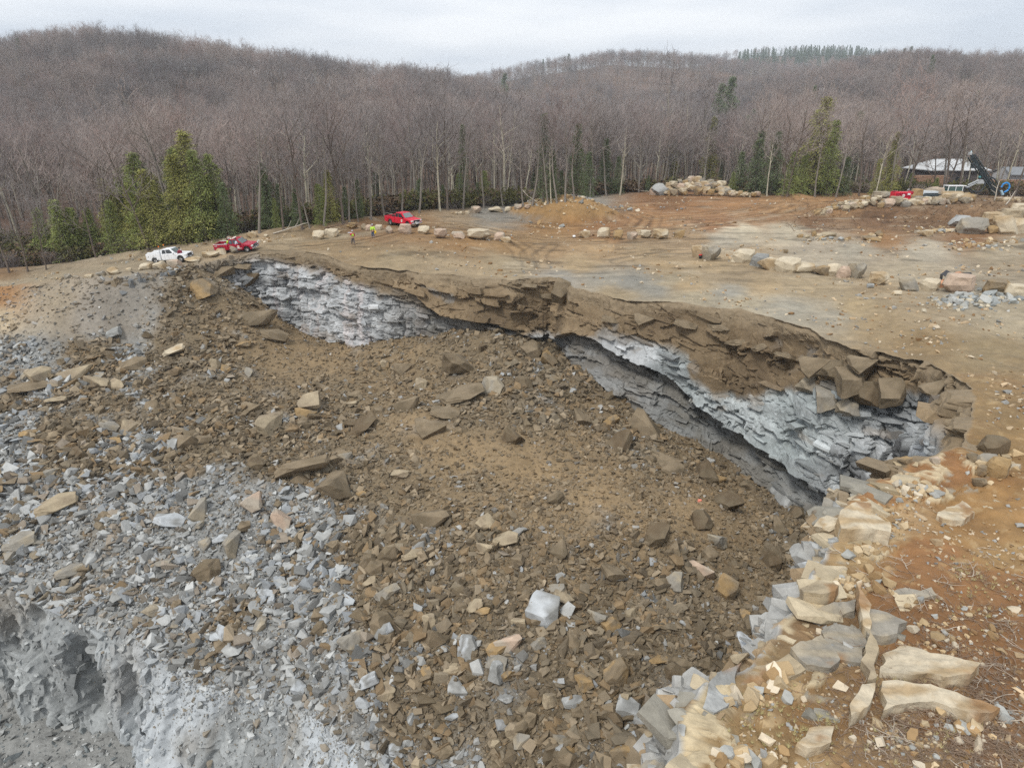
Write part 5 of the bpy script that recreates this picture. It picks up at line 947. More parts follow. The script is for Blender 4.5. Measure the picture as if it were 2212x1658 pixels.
# conifers traced from the photograph: foot u, v, top v, tone, width factor
CON = [(133,566,434,'green',1.15),(165,562,452,'green',1.1),(198,556,452,'green',1.2),(240,550,436,'green',1.2),(275,545,400,'yellow',1.1),(308,541,336,'green',1.1),(335,538,370,'yellow',1.2),(362,534,326,'green',1.0),(385,532,340,'yellow',1.2),(409,528,290,'yellow',1.25),(435,526,330,'green',1.1),(458,522,338,'green',1.15),(490,515,396,'dark',1.0),
 (564,500,356,'dark',.9),(590,497,400,'dark',1.0),(640,492,410,'dark',.9),(690,486,400,'green',1.0),(712,483,372,'yellow',1.0),(735,480,405,'dark',.9),(775,474,390,'dark',.8),(820,468,420,'dark',.9),(905,457,388,'dark',.8),(955,452,400,'dark',.9),(999,450,274,'dark',.75),(1030,449,395,'dark',.9),
 (1174,440,250,'dark',.85),(1195,439,330,'dark',.8),(1249,428,272,'dark',.85),(1270,426,330,'dark',.9),(1310,424,302,'dark',.95),(1335,420,340,'dark',.9),(1454,412,304,'yellow',1.0),(1533,412,257,'yellow',.8),(1560,412,345,'dark',1.0),(1600,418,330,'dark',1.0),(1639,422,287,'dark',1.0),(1675,424,288,'dark',1.1),(1705,424,330,'green',1.1),
 (1770,425,216,'yellow',1.15),(1796,425,264,'green',1.0),(1830,424,340,'dark',1.0),(1740,424,330,'green',1.0),(1916,424,290,'yellow',.85),(1895,424,345,'yellow',.9),(1935,424,360,'yellow',.9),(1990,422,375,'green',1.3),(2020,422,385,'green',1.2),(590,500,430,'green',.8),(1215,438,370,'dark',.9),(1400,414,380,'dark',1.0),(1580,418,372,'green',1.1)]
_r = random.Random(32)
for _ in range(34):
    _u = _r.uniform(100, 505); CON.append((_u, float(np.interp(_u, [p[0] for p in EDGE_PX], [p[1] for p in EDGE_PX]))-_r.uniform(2, 10), float(np.interp(_u, [100,200,300,409,450,500], [438,436,345,305,335,400]))+_r.uniform(0, 60), _r.choice(['green', 'yellow', 'green', 'dark']), 1.15))
for _ in range(22):
    _u = _r.choice([_r.uniform(560, 1060), _r.uniform(1150, 1370), _r.uniform(1540, 1860)]); CON.append((_u, float(np.interp(_u, [p[0] for p in EDGE_PX], [p[1] for p in EDGE_PX]))-_r.uniform(3, 9), _r.uniform(360, 420), _r.choice(['green', 'dark', 'dark']), 1.2))
CON.sort()
ORD += ['seventeenth', 'eighteenth', 'nineteenth', 'twentieth']+['further']*40
rr = random.Random(31); WHERE = lambda u: 'behind the white truck' if u < 420 and u > 260 else 'left of the white truck' if u <= 260 else 'above the dark red pickup' if u < 560 else 'left of bright red pickup' if u < 830 else 'between bright pickup and gravel heap' if u < 1180 else 'behind the gravel heap' if u < 1400 else 'behind the big boulder pile' if u < 1660 else 'right of the big boulder pile' if u < 1860 else 'near the drilling machine'
used = {}
for k, (u, v, vt, tone, wd) in enumerate(CON):
    x, y, z = foot(u, v); z = float(gz(x, y+1))-.2; y += rr.uniform(0, 5); h = hof(x, y, z, u, vt); wd *= 1.2; pr = HEM[(k*5) % 4] if h > 9 else HEM[4]
    if u in (1174, 999): pr = HEM[5]
    s = 'tall' if h > 14 else 'low' if h < 8 else 'mid-height'; tw_ = {'dark': 'dark green', 'green': 'green', 'yellow': 'yellow-green'}[tone]; key = (s, tw_, WHERE(u)); used[key] = used.get(key, 0)+1
    tree(pr, (x, y, z), h*1.03, rr.uniform(0, 6.28), f"{s} {tw_} hemlock {WHERE(u)}"+('' if used[key] == 1 else f", {ORD[used[key]-1]} such from left"), 'conifer', 'hemlocks along the forest edge', 'conifer', DN[tone], wd)
# bare trees one can tell apart
BT = [(20,588,410,1,-.05),(60,586,400,4,.05),(100,582,430,8,0),(208,556,380,1,-.10),(322,540,262,4,-.09),(240,548,330,8,-.02),(513,505,330,5,-.05),(612,496,266,8,0),(653,495,222,4,-.02),(670,493,330,5,-.08),(741,483,200,1,-.02),(755,482,240,7,.0),(774,479,330,0,-.03),(801,474,240,5,-.03),(869,464,268,7,-.02),(951,455,240,3,.0),(967,454,205,4,.0),
 (1045,450,252,7,.0),(1088,449,330,9,-.06),(1184,440,240,5,-.03),(1191,439,300,6,.0),(1203,438,222,2,0),(1221,436,210,7,.02),(1274,427,225,0,-.01),(1281,426,215,5,.02),(1339,422,260,6,.0),(1427,412,160,3,.02),(1483,412,205,3,-.08),(1494,412,170,0,.03),(1518,413,260,6,.06),(1562,414,290,3,-.05),(1615,418,205,8,0),(1657,424,270,6,-.02),(1690,424,240,1,0),(1700,424,205,4,.03),
 (1891,424,250,3,.09),(1854,424,240,1,-.03),(1760,425,240,5,0),(1960,423,230,4,0),(1920,424,185,7,0),(2072,420,185,8,0),(2040,420,210,1,-.05),(2110,422,240,4,.03),(2150,424,260,0,-.03),(2190,424,220,8,.04),(560,503,230,0,0),(440,518,250,7,0),(385,528,200,5,0),(700,487,250,2,0),(830,468,245,0,0),(905,460,250,9,0),(1000,452,230,5,0),(1130,446,260,0,0),(1150,444,235,2,0),(1240,430,250,7,0),(1310,424,230,9,0),(1380,416,235,7,0),(1570,414,240,0,0),(1805,426,255,5,0)]
for k, (u, v, vt, p, le) in enumerate(sorted(BT)):
    x, y, z = foot(u, v); z = float(gz(x, y))-.3; h = hof(x, y, z, u, vt); lt = 'leaning left' if le < -.04 else 'leaning right' if le > .04 else 'upright'; bk = {'grey_bark': 'grey', 'dark_bark': 'dark', 'pale_bark': 'pale'}[BARE[p][1].materials[0].name]
    key = (bk, lt, WHERE(u)); used[key] = used.get(key, 0)+1
    tree(BARE[p], (x, y, z), h, rr.uniform(-.6, .6)+(math.pi if k % 2 else 0), f"bare {bk}-barked tree, {lt}, {WHERE(u)}"+('' if used[key] == 1 else f", {ORD[used[key]-1]} such from left"), 'tree', 'bare trees along the forest edge', 'bare_tree', None, 1, le)
# the front of the wood: trees still told apart, more and more alike with depth
cnt = 0; placed = []
while cnt < 236:
    xi = rr.uniform(-.93, .93); ey = float(np.interp(xi, EX, EY)); y = ey+2+58*rr.random()**1.25; x = xi*y
    if any((x-a)**2+(y-b)**2 < 9 for a, b in placed): continue
    if xi > .52 and y > ey+16 and xi < .78 and y < ey+40: continue
    placed.append((x, y)); cnt += 1; near_ = y < ey+14; p = rr.choice(range(10)); z = float(gz(x, y))-.3; h = rr.uniform(15, 21) if not near_ else rr.uniform(12, 19)
    tree(BARE[p], (x, y, z), h, rr.uniform(0, 6.28), 'bare grey tree among many alike '+('in the front rows of the wood' if near_ else 'deeper in the wood behind the front rows'), 'tree', 'bare trees in the front rows of the wood' if near_ else 'bare trees deeper in the wood', 'bare_tree', None, rr.uniform(.85, 1.1), rr.gauss(0, .03))
# the far wood: one mass of trees over the hills, instanced on points
fc = bpy.data.collections.new('forest_kinds')
for i in (0, 1, 2, 4, 7, 8, 3):
    tv, tf, cv, cf, bm_, tm = BARE[i][3]; V_ = np.concatenate([tv, cv]); H = BARE[i][0]
    me = np_mesh('forest_tree', V_/H, [tf, cf+len(tv)], mats=[bm_, tm], midx=np.r_[np.zeros(len(tf)), np.ones(len(cf))]); fc.objects.link(bpy.data.objects.new('forest_tree_%d' % i, me))
ft = bpy.data.collections.new('evergreen_kinds')
for i in (0, 2, 3):
    H = HEM[i][0]; me0 = HEM[i][2]; co = np.zeros(len(me0.vertices)*3); me0.vertices.foreach_get('co', co); nf = len(me0.polygons); ft.objects.link(bpy.data.objects.new('evergreen_%d' % i, np_mesh('evergreen', co.reshape(-1, 3)/H, np.arange(nf*4).reshape(-1, 4), mats=[M_HEM[2]])))
def gn_scatter(name, coll, P, h, rz, label, seed):
    me = bpy.data.meshes.new(name); me.vertices.add(len(P)); me.vertices.foreach_set('co', np.asarray(P, np.float32).ravel())
    for nm, arr in (('h', h), ('rz', rz)): me.attributes.new(nm, 'FLOAT', 'POINT').data.foreach_set('value', np.asarray(arr, np.float32))
    o = link(name, me); g = bpy.data.node_groups.new(name, 'GeometryNodeTree'); g.interface.new_socket('Geometry', in_out='INPUT', socket_type='NodeSocketGeometry'); g.interface.new_socket('Geometry', in_out='OUTPUT', socket_type='NodeSocketGeometry')
    N = g.nodes.new; gi, go = N('NodeGroupInput'), N('NodeGroupOutput'); ip = N('GeometryNodeInstanceOnPoints'); ci = N('GeometryNodeCollectionInfo'); ci.inputs[0].default_value = coll; ci.inputs['Separate Children'].default_value = True
    ip.inputs['Pick Instance'].default_value = True; rv = N('FunctionNodeRandomValue'); rv.data_type = 'INT'; rv.inputs[4].default_value = 0; rv.inputs[5].default_value = len(coll.objects)-1; rv.inputs['Seed'].default_value = seed
    a1, a2 = N('GeometryNodeInputNamedAttribute'), N('GeometryNodeInputNamedAttribute'); a1.data_type = a2.data_type = 'FLOAT'; a1.inputs[0].default_value = 'h'; a2.inputs[0].default_value = 'rz'; cx_ = N('ShaderNodeCombineXYZ')
    l_ = g.links.new; l_(gi.outputs[0], ip.inputs['Points']); l_(ci.outputs[0], ip.inputs['Instance']); l_([s for s in rv.outputs if s.enabled][0], ip.inputs['Instance Index']); l_(a1.outputs[0], ip.inputs['Scale']); l_(a2.outputs[0], cx_.inputs[2]); l_(cx_.outputs[0], ip.inputs['Rotation']); l_(ip.outputs[0], go.inputs[0])
    m_ = o.modifiers.new('scatter', 'NODES'); m_.node_group = g; o['kind'] = 'stuff'; o['label'] = label; return o
r = np.random.default_rng(77)
def wedge(n, y0, y1): 
    y = np.sqrt(r.uniform(y0**2, y1**2, n)); return r.uniform(-.97, .97, n)*y, y
parts_ = [wedge(4800, 150, 420), wedge(8000, 420, 820), wedge(8500, 820, 1300), wedge(6500, 1300, 1900)]
x = np.concatenate([p[0] for p in parts_]); y = np.concatenate([p[1] for p in parts_]); k = y > np.interp(x/y, EX, EY)+42; x, y = x[k], y[k]
hh_ = [raycast(u_, v_, hills, 250, 1500, 2000) for u_, v_ in ((1860,182),(1776,204),(2078,212))]
for q_ in hh_: kk_ = ~((np.abs(x-q_[0]*y/q_[1]) < 7) & (y > q_[1]-75) & (y < q_[1]+14)); x, y = x[kk_], y[kk_]
clr = (x/y > .50) & (x/y < .80) & (y < 228); x, y = x[~clr], y[~clr]
z = land(x, y); h = r.uniform(14, 21, len(x)); eg = (r.random(len(x)) < .0012) | ((y > 1350) & (x/y > .3) & (x/y < .62) & (r.random(len(x)) < .85) & (y > 1560)) | ((x/y > .30) & (x/y < .42) & (y > 250) & (y < 330) & (r.random(len(x)) < .10))
P = np.stack([x, y, z-.3], 1)
gn_scatter('forest', fc, P[~eg], h[~eg], r.uniform(0, 6.28, (~eg).sum()), 'bare leafless forest covering the hills', 3)
gn_scatter('far_evergreens', ft, P[eg], h[eg]*1.1, r.uniform(0, 6.28, eg.sum()), 'dark evergreens scattered through the far forest', 4)
# single pines that stand out on the skylines
for (u, vt, Y_, h, lb) in ((1152,148,1090,26,'pine on the far skyline, leftmost of the pair in the dip'),(1229,116,1100,28,'tall dark pine standing on the middle ridge skyline'),(1090,158,640,24,'dark pine above the bare trees in the notch of the hills'),(1897,118,740,20,'round dark pine where the right-hand hill starts'),(1955,104,750,22,'dark pine on the right-hand skyline'),(1970,100,750,24,'tall dark pine beside its twin on the right-hand skyline'),(2085,118,750,18,'dark pine near the right end of the skyline'),(1583,165,330,21,'big dark pine rising over the wood right of centre'),(1560,180,325,19,'dark pine left of the biggest pine in the wood')):
    a, b, c = ray(u, vt); x = a/b*Y_; z = HC+c/b*Y_-h; z = min(z, float(hills(x, Y_))+2); hh = HC+c/b*Y_-z
    tree(HEM[3], (x, Y_, z), hh, 1.0, lb, 'pine', None, 'pine_tree', M_HEM[2], 1.35 if hh < 25 else 1.15)
# undergrowth at the edge of the wood
us = bpy.data.collections.new('shrub_kinds')
for i in range(5):
    r_ = np.random.default_rng(300+i); paths = []
    for _ in range(60):
        a = r_.uniform(0, 6.28); d = np.array([math.cos(a)*.5, math.sin(a)*.5, 1]); p = r_.normal(0, .15, 3)*[1, 1, 0]; Q = [p]
        for _k in range(4): d = d+r_.normal(0, .3, 3); d /= np.linalg.norm(d); Q.append(Q[-1]+d*r_.uniform(.12, .3))
        paths.append((np.array(Q), np.linspace(.014, .006, 5)))
    V_, F_ = tubes(paths, 3); mm = [M_TWIG, mat('undergrowth_twig', rgb(120,100,78), noise=.3), M_TWIG, mat('olive_leaf', rgb(112,110,66), noise=.4), M_TWIG][i]
    L_ = []
    if i in (1, 3):
        for _ in range(260): q = r_.normal(0, .38, 3)*[1, 1, .6]+[0, 0, .6]; w_ = r_.normal(0, .05, 3); u_ = r_.normal(0, .05, 3); L_ += [q-w_, q+u_, q+w_, q-u_]
        n0 = len(V_); V_ = np.concatenate([V_, np.array(L_)]); F_ = [F_, np.arange(len(L_)).reshape(-1, 4)+n0]
    us.objects.link(bpy.data.objects.new('shrub_%d' % i, np_mesh('shrub', V_, F_, mats=[mm])))
n = 5200; xi = r.uniform(-.97, .97, n); y = np.interp(xi, EX, EY)+1.2+34*r.random(n)**1.6; x = xi*y; k = ~((xi > .5) & (y > 168)); x, y = x[k], y[k]
gn_scatter('undergrowth', us, np.stack([x, y, gz(x, y)-.1], 1), r.uniform(.9, 2.8, len(x)), r.uniform(0, 6, len(x)), 'brown and olive undergrowth along the edge of the wood', 5)
# logs and sticks dropped along the wood's edge
for k in range(1): pass
# ------------------------------------------------------------------ small mesh kit for built things
class MB:
    def __init__(s): s.bm = bmesh.new()
    def box(s, x0, x1, y0, y1, z0, z1, bev=0, taper=None):
        r_ = bmesh.ops.create_cube(s.bm, size=1); vs_ = r_['verts']
        for v in vs_: v.co = Vector((x0+(v.co.x+.5)*(x1-x0), y0+(v.co.y+.5)*(y1-y0), z0+(v.co.z+.5)*(z1-z0)))
        if bev: bmesh.ops.bevel(s.bm, geom=list({e_ for v in vs_ for e_ in v.link_edges}), offset=bev, segments=2, profile=.5, affect='EDGES', clamp_overlap=True)
        return s
    def prism(s, prof, y0, y1, bev=0):
        a = [s.bm.verts.new((p[0], y0, p[1])) for p in prof]; b = [s.bm.verts.new((p[0], y1, p[1])) for p in prof]; n = len(prof); fs = [s.bm.faces.new(a), s.bm.faces.new(b[::-1])]
        for i in range(n): fs.append(s.bm.faces.new((a[i], b[i], b[(i+1) % n], a[(i+1) % n])))
        bmesh.ops.recalc_face_normals(s.bm, faces=fs)
        if bev: bmesh.ops.bevel(s.bm, geom=[e_ for f in fs[:2] for e_ in f.edges], offset=bev, segments=2, profile=.5, affect='EDGES', clamp_overlap=True)
        return s
    def loft(s, q0, q1):
        a = [s.bm.verts.new(p) for p in q0]; b = [s.bm.verts.new(p) for p in q1]; n = len(a); fs = [s.bm.faces.new(a[::-1]), s.bm.faces.new(b)]
        for i in range(n): fs.append(s.bm.faces.new((a[i], a[(i+1) % n], b[(i+1) % n], b[i])))
        bmesh.ops.recalc_face_normals(s.bm, faces=fs); return s
    def quad(s, P, th=.015):
        P = [Vector(p) for p in P]; n = (P[1]-P[0]).cross(P[-1]-P[0]).normalized()*th; return s.loft([p-n for p in P], [p+n for p in P])
    def tube(s, P, r, sides=8):
        V_, F_ = tubes([(P, np.full(len(P), r) if np.isscalar(r) else r)], sides); vs_ = [s.bm.verts.new(p) for p in V_]; [s.bm.faces.new([vs_[i] for i in f]) for f in F_]
        s.bm.faces.new(vs_[:sides]); s.bm.faces.new(vs_[-sides:][::-1]); return s
    def cyl(s, c, r, h, axis='y', sides=20, r2=None):
        c = Vector(c); d = {'x': Vector((1, 0, 0)), 'y': Vector((0, 1, 0)), 'z': Vector((0, 0, 1))}[axis]*h/2; return s.tube([c-d, c+d], np.array([r, r if r2 is None else r2]), sides)
    def ball(s, c, r, sc=(1, 1, 1)):
        r_ = bmesh.ops.create_uvsphere(s.bm, u_segments=14, v_segments=9, radius=r)
        for v in r_['verts']: v.co = Vector((v.co.x*sc[0]+c[0], v.co.y*sc[1]+c[1], v.co.z*sc[2]+c[2]))
        return s
    def done(s, name, m, parent=None, smooth=False, label=None, loc=None):
        bmesh.ops.recalc_face_normals(s.bm, faces=s.bm.faces[:]); me = bpy.data.meshes.new(name); s.bm.to_mesh(me); s.bm.free(); me.materials.append(m)
        if smooth: me.polygons.foreach_set('use_smooth', [True]*len(me.polygons))
        o = link(name, me, parent, loc)
        if label: o['label'] = label
        return o
GLS = mat('dark_glass', (.03, .035, .04), rough=.08, spec=.6); CHR = mat('chrome', (.62, .63, .65), rough=.25, metal=1); RUB = mat('tyre_rubber', (.035, .034, .032), rough=.85, noise=.2); BLK_ = mat('black_plastic', (.03, .03, .03), rough=.6)
ALU = mat('wheel_alloy', (.5, .5, .5), rough=.35, metal=.8); WHT = mat('white_paint', (.8, .81, .82), rough=.35, noise=.04, nscale=2); RED1 = mat('bright_red_paint', (.62, .02, .045), rough=.35, noise=.08, nscale=1.5); RED2 = mat('dark_red_paint', (.36, .012, .035), rough=.32, noise=.08, nscale=1.5)
LAMP_G = mat('lamp_glass', (.72, .72, .7), rough=.15); ORG = mat('orange_plastic', (.85, .22, .02), rough=.5); TAIL = mat('tail_lamp', (.35, .01, .01), rough=.3)
def emblem_mat(name):
    if name in MATS: return MATS[name]
    m = mat(name, (.8, .8, .8), rough=.5); t = m.node_tree; nd = t.nodes; tc_ = nd.new('ShaderNodeTexCoord'); sx_ = nd.new('ShaderNodeSeparateXYZ'); t.links.new(tc_.outputs['Object'], sx_.inputs[0])
    r_ = nd.new('ShaderNodeValToRGB'); r_.color_ramp.interpolation = 'CONSTANT'; e_ = r_.color_ramp.elements; e_[0].position = 0; e_[0].color = (.75, .76, .8, 1); e_[1].position = .36; e_[1].color = (.1, .13, .35, 1)
    for p_, c_ in ((.44, (.75, .5, .12, 1)), (.56, (.75, .22, .08, 1)), (.64, (.78, .78, .8, 1))): q = e_.new(p_); q.color = c_
    mr = nd.new('ShaderNodeMapRange'); mr.inputs[1].default_value = -.2; mr.inputs[2].default_value = .2; t.links.new(sx_.outputs['Z'], mr.inputs[0]); t.links.new(mr.outputs[0], r_.inputs[0]); t.links.new(r_.outputs[0], nd['Principled BSDF'].inputs['Base Color']); return m
def arch(cx, r, z0=.42, n=10):
    return [(cx-r*math.cos(math.pi*i/n), z0+r*.98*math.sin(math.pi*i/n)) for i in range(n+1)]
def pickup(name, u, v, head, paint, label, kind='pickup', group=None):
    x, y, z = raycast(u, v, gz, 40, 200, 600); e = empty(name, (x, y, z)); ch, sh_ = math.cos(head), math.sin(head)
    wz = [(dx, dy, float(gz(x+dx*ch-dy*sh_, y+dx*sh_+dy*ch))) for dx in (-1.8, 1.95) for dy in (-.85, .85)]; zf = (wz[2][2]+wz[3][2])/2; zr = (wz[0][2]+wz[1][2])/2; zl = (wz[1][2]+wz[3][2])/2; zi = (wz[0][2]+wz[2][2])/2
    e.location.z = (zf+zr)/2+.02; e.rotation_euler = (Matrix.Rotation(head, 3, 'Z')@Matrix.Rotation(-math.atan2(zf-zr, 3.75), 3, 'Y')@Matrix.Rotation(math.atan2(zl-zi, 1.7), 3, 'X')).to_euler()
    tag(e, label, 'pickup truck', group); W = 1.0
    prof = [(-.78, .5), (-.78, 1.24), (1.28, 1.24), (1.5, 1.2), (2.62, 1.1), (2.84, .98), (2.86, .6), (2.7, .44)]+[(p[0], p[1]) for p in arch(1.95, .52)][::-1]+[(1.38, .42), (-.6, .42)]
    MB().prism(prof, -W, W, .05).done('body', paint, e)
    q0 = [(-.78, -.94, 1.235), (1.42, -.94, 1.215), (1.42, .94, 1.215), (-.78, .94, 1.235)]; q1 = [(-.6, -.76, 1.9), (.62, -.76, 1.9), (.62, .76, 1.9), (-.6, .76, 1.9)]
    c = MB().loft(q0, q1); bmesh.ops.bevel(c.bm, geom=[e_ for e_ in c.bm.edges], offset=.05, segments=2, profile=.6, affect='EDGES'); c.done('cab', paint, e)
    def lerp(a, b, t_): return [a[i]+(b[i]-a[i])*t_ for i in range(3)]
    def face(A, B, C_, D_, s0, s1, t0, t1, off):   # A bottom-start, B bottom-end, C_ top-end, D_ top-start
        P = [lerp(lerp(A, B, s_), lerp(D_, C_, s_), t_) for s_, t_ in ((s0, t0), (s1, t0), (s1, t1), (s0, t1))]; return [[p[i]+off[i] for i in range(3)] for p in P]
    MB().quad(face(q0[1], q0[2], q1[2], q1[1], .07, .93, .08, .9, (.012, 0, .01))).done('windscreen', mat('windscreen_glass', (.16, .19, .19), rough=.06, spec=.7), e)
    MB().quad(face(q0[3], q0[0], q1[0], q1[3], .1, .9, .15, .85, (-.01, 0, 0))).done('rear_window', GLS, e)
    for sgn, (A, B, C_, D_) in ((-1, (q0[0], q0[1], q1[1], q1[0])), (1, (q0[3], q0[2], q1[2], q1[3]))):
        MB().quad(face(A, B, C_, D_, .07, .36, .1, .86, (0, sgn*.012, 0))).done('side_window', GLS, e); MB().quad(face(A, B, C_, D_, .41, .85, .1, .86, (0, sgn*.012, 0))).done('side_window', GLS, e)
        MB().box(1.0, 1.2, sgn*1.02-.1, sgn*1.02+.1, 1.24, 1.42, .03).done('mirror', BLK_ if paint != WHT else WHT, e)
        MB().box(.08, .26, sgn*1.005-.015, sgn*1.005+.015, 1.05, 1.1, .01).done('door_handle', BLK_ if paint == WHT else paint, e)
        MB().box(.32, .335, sgn*1.0-.004, sgn*1.0+.004, .5, 1.2).box(1.33, 1.345, sgn*1.0-.004, sgn*1.0+.004, .5, 1.2).box(-.25, -.238, sgn-.004, sgn+.004, .5, 1.2).done('door_gap', BLK_, e)
        MB().box(2.62, 2.872, sgn*.8-.2, sgn*.8+.19, .8, 1.03, .04).done('headlight', LAMP_G, e); MB().box(-2.98, -2.9, sgn*.95-.06, sgn*.95+.06, .75, 1.15, .01).done('tail_light', TAIL, e)
        if kind == 'pickup': o_ = MB().cyl((0, 0, 0), .19, .012, 'y', 24).done('door_emblem', emblem_mat('door_emblem_print'), e, label='round white emblem with orange and blue middle'); o_.location = (.78, sgn*1.008, .86)
    MB().box(2.82, 2.885, -.52, .52, .72, 1.04, .03).done('grille', BLK_, e); MB().tube([(2.88, -.56, .7), (2.88, -.56, 1.05), (2.88, .56, 1.05), (2.88, .56, .7), (2.88, -.56, .7)], .035, 6).done('grille_frame', CHR, e)
    MB().box(2.74, 2.98, -1.0, 1.0, .44, .68, .06).done('front_bumper', CHR, e); MB().box(-3.12, -2.96, -.95, .95, .46, .66, .04).done('rear_bumper', CHR, e); MB().box(2.985, 2.995, -.16, .16, .5, .63).done('licence_plate', WHT, e)
    MB().box(-2.7, 2.5, -.7, .7, .34, .55).done('chassis', BLK_, e)
    if kind == 'pickup':
        side = [(-2.98, .5), (-2.98, 1.27), (-.83, 1.27), (-.83, .46)]+[(-1.2, .45)]+arch(-1.8, .52)[::-1]+[(-2.45, .46)]
        b = MB(); b.prism(side, -W, -W+.13, .02); b.prism(side, W-.13, W, .02); b.box(-.95, -.83, -W+.1, W-.1, .6, 1.27); b.box(-2.95, -.85, -W+.1, W-.1, .6, .72); b.done('cargo_bed', paint, e); MB().box(-2.99, -2.9, -W+.12, W-.12, .6, 1.26, .02).done('tailgate', paint, e)
        MB().box(-2.9, -.95, -.88, .88, .725, .74).done('bed_liner', BLK_, e)
    else:
        side = [(-2.98, .62), (-2.98, 1.44), (-.86, 1.44), (-.86, .46), (-1.2, .45)]+arch(-1.8, .53)[::-1]+[(-2.5, .5)]
        b = MB(); b.prism(side, -1.05, -.58, .02); b.prism(side, .58, 1.05, .02); b.box(-2.95, -.88, -.6, .6, .6, .8); b.box(-.98, -.87, -.6, .6, .6, 1.44); b.done('utility_body', WHT, e); MB().box(-2.99, -2.93, -.56, .56, .8, 1.3, .01).done('tailgate', WHT, e)
        for sgn in (-1, 1):
            for a_, b_, c_, d_ in ((-2.9, -2.25, .98, 1.38), (-2.22, -1.5, 1.04, 1.38), (-1.46, -.92, .55, 1.38)):
                MB().box(a_, b_, sgn*1.058-.008, sgn*1.058+.008, c_, d_, .006).done('locker_door', WHT, e); MB().box((a_+b_)/2-.05, (a_+b_)/2+.05, sgn*1.075-.012, sgn*1.075+.012, c_+.03, c_+.1, .01).done('latch', BLK_, e)
            MB().box(-2.75, -1.0, sgn*.8-.16, sgn*.8+.16, 1.46, 1.6, .03).done('lid', WHT, e); MB().tube([(-1.0, sgn*.62, 1.4), (-1.0, sgn*.62, 2.2)], .025, 6).done('beacon_post', CHR, e); MB().cyl((-1.0, sgn*.62, 2.28), .08, .17, 'z', 12).done('beacon', ORG, e)
        MB().tube([(-1.0, -.62, 2.05), (-1.0, .62, 2.05)], .025, 6).done('rack_bar', BLK_, e)
    for cx_ in (-1.8, 1.95):
        for sgn in (-1, 1):
            wp = empty('wheel', (cx_, sgn*.87, .4)); wp.parent = e; t_ = MB(); an = np.linspace(0, 2*math.pi, 29)
            prf = [(.24, -.12), (.36, -.13), (.4, -.09), (.4, .09), (.36, .13), (.24, .12)]; ring = [[t_.bm.verts.new((r_*math.cos(a), w_, r_*math.sin(a))) for r_, w_ in prf] for a in an[:-1]]
            for i in range(28):
                for j in range(6): t_.bm.faces.new((ring[i][j], ring[(i+1) % 28][j], ring[(i+1) % 28][(j+1) % 6], ring[i][(j+1) % 6]))
            t_.done('tyre', RUB, wp, True); rm = MB().cyl((0, sgn*.06, 0), .25, .04, 'y', 20); rm.cyl((0, sgn*.1, 0), .06, .05, 'y', 12)
            for k in range(6): a = k*math.pi/3; rm.tube([(0, sgn*.09, 0), (math.cos(a)*.23, sgn*.1, math.sin(a)*.23)], .032, 5)
            rm.done('rim', ALU, wp)
    return e
wt = pickup('service_truck', 372, 566, R(-5), WHT, 'white service truck with locker body and two orange beacons on the sloping road', 'utility')
dr = pickup('pickup_truck', 514, 541, R(-7), RED2, 'dark red pickup parked at the rim behind a grey boulder')
br = pickup('pickup_truck', 872, 488, R(-40), RED1, 'bright red pickup standing alone on the brown soil behind a boulder row')
MB().box(-.25, .05, -.55, .55, 1.92, 2.0, .03).done('roof_light_bar', mat('cream_plastic', (.75, .7, .62), rough=.4), dr); MB().box(-1.35, -1.0, -.85, .85, 1.1, 1.42, .03).done('toolbox', CHR, dr)
MB().box(-.6, 1.25, -1.012, -1.004, .62, .68).done('side_stripe', LAMP_G, dr); MB().box(-2.95, -.85, -1.01, -.88, 1.272, 1.3, .01).box(-2.95, -.85, .88, 1.01, 1.272, 1.3, .01).done('rail_cap', WHT, dr)
MB().tube([(3.0, -.45, .45), (3.12, -.45, .6), (3.12, -.45, 1.0), (3.12, .45, 1.0), (3.12, .45, .6), (3.0, .45, .45)], .03, 8).done('push_bar', CHR, dr)
MB().box(-1.5, -.98, -.8, .8, 1.0, 1.45, .04).done('toolbox', BLK_, br); o_ = MB().cyl((0, 0, 0), .2, .05, 'x', 20).done('round_sign', LAMP_G, br); o_.location = (3.03, -.25, .68)
for t_ in (wt, dr): t_.scale = (.87, .87, .87)
f_ = bpy.data.curves.new('bed_lettering', 'FONT'); f_.body = '4x4'; f_.size = .26; f_.extrude = .004; f_.align_x = 'CENTER'; f_.materials.append(WHT); fo_ = bpy.data.objects.new('tmp', f_); COL.objects.link(fo_); me_ = bpy.data.meshes.new_from_object(fo_); bpy.data.objects.remove(fo_); fo_ = link('bed_lettering', me_, dr); fo_.location = (-2.62, -1.012, .98); fo_.rotation_euler = (math.pi/2, 0, 0)
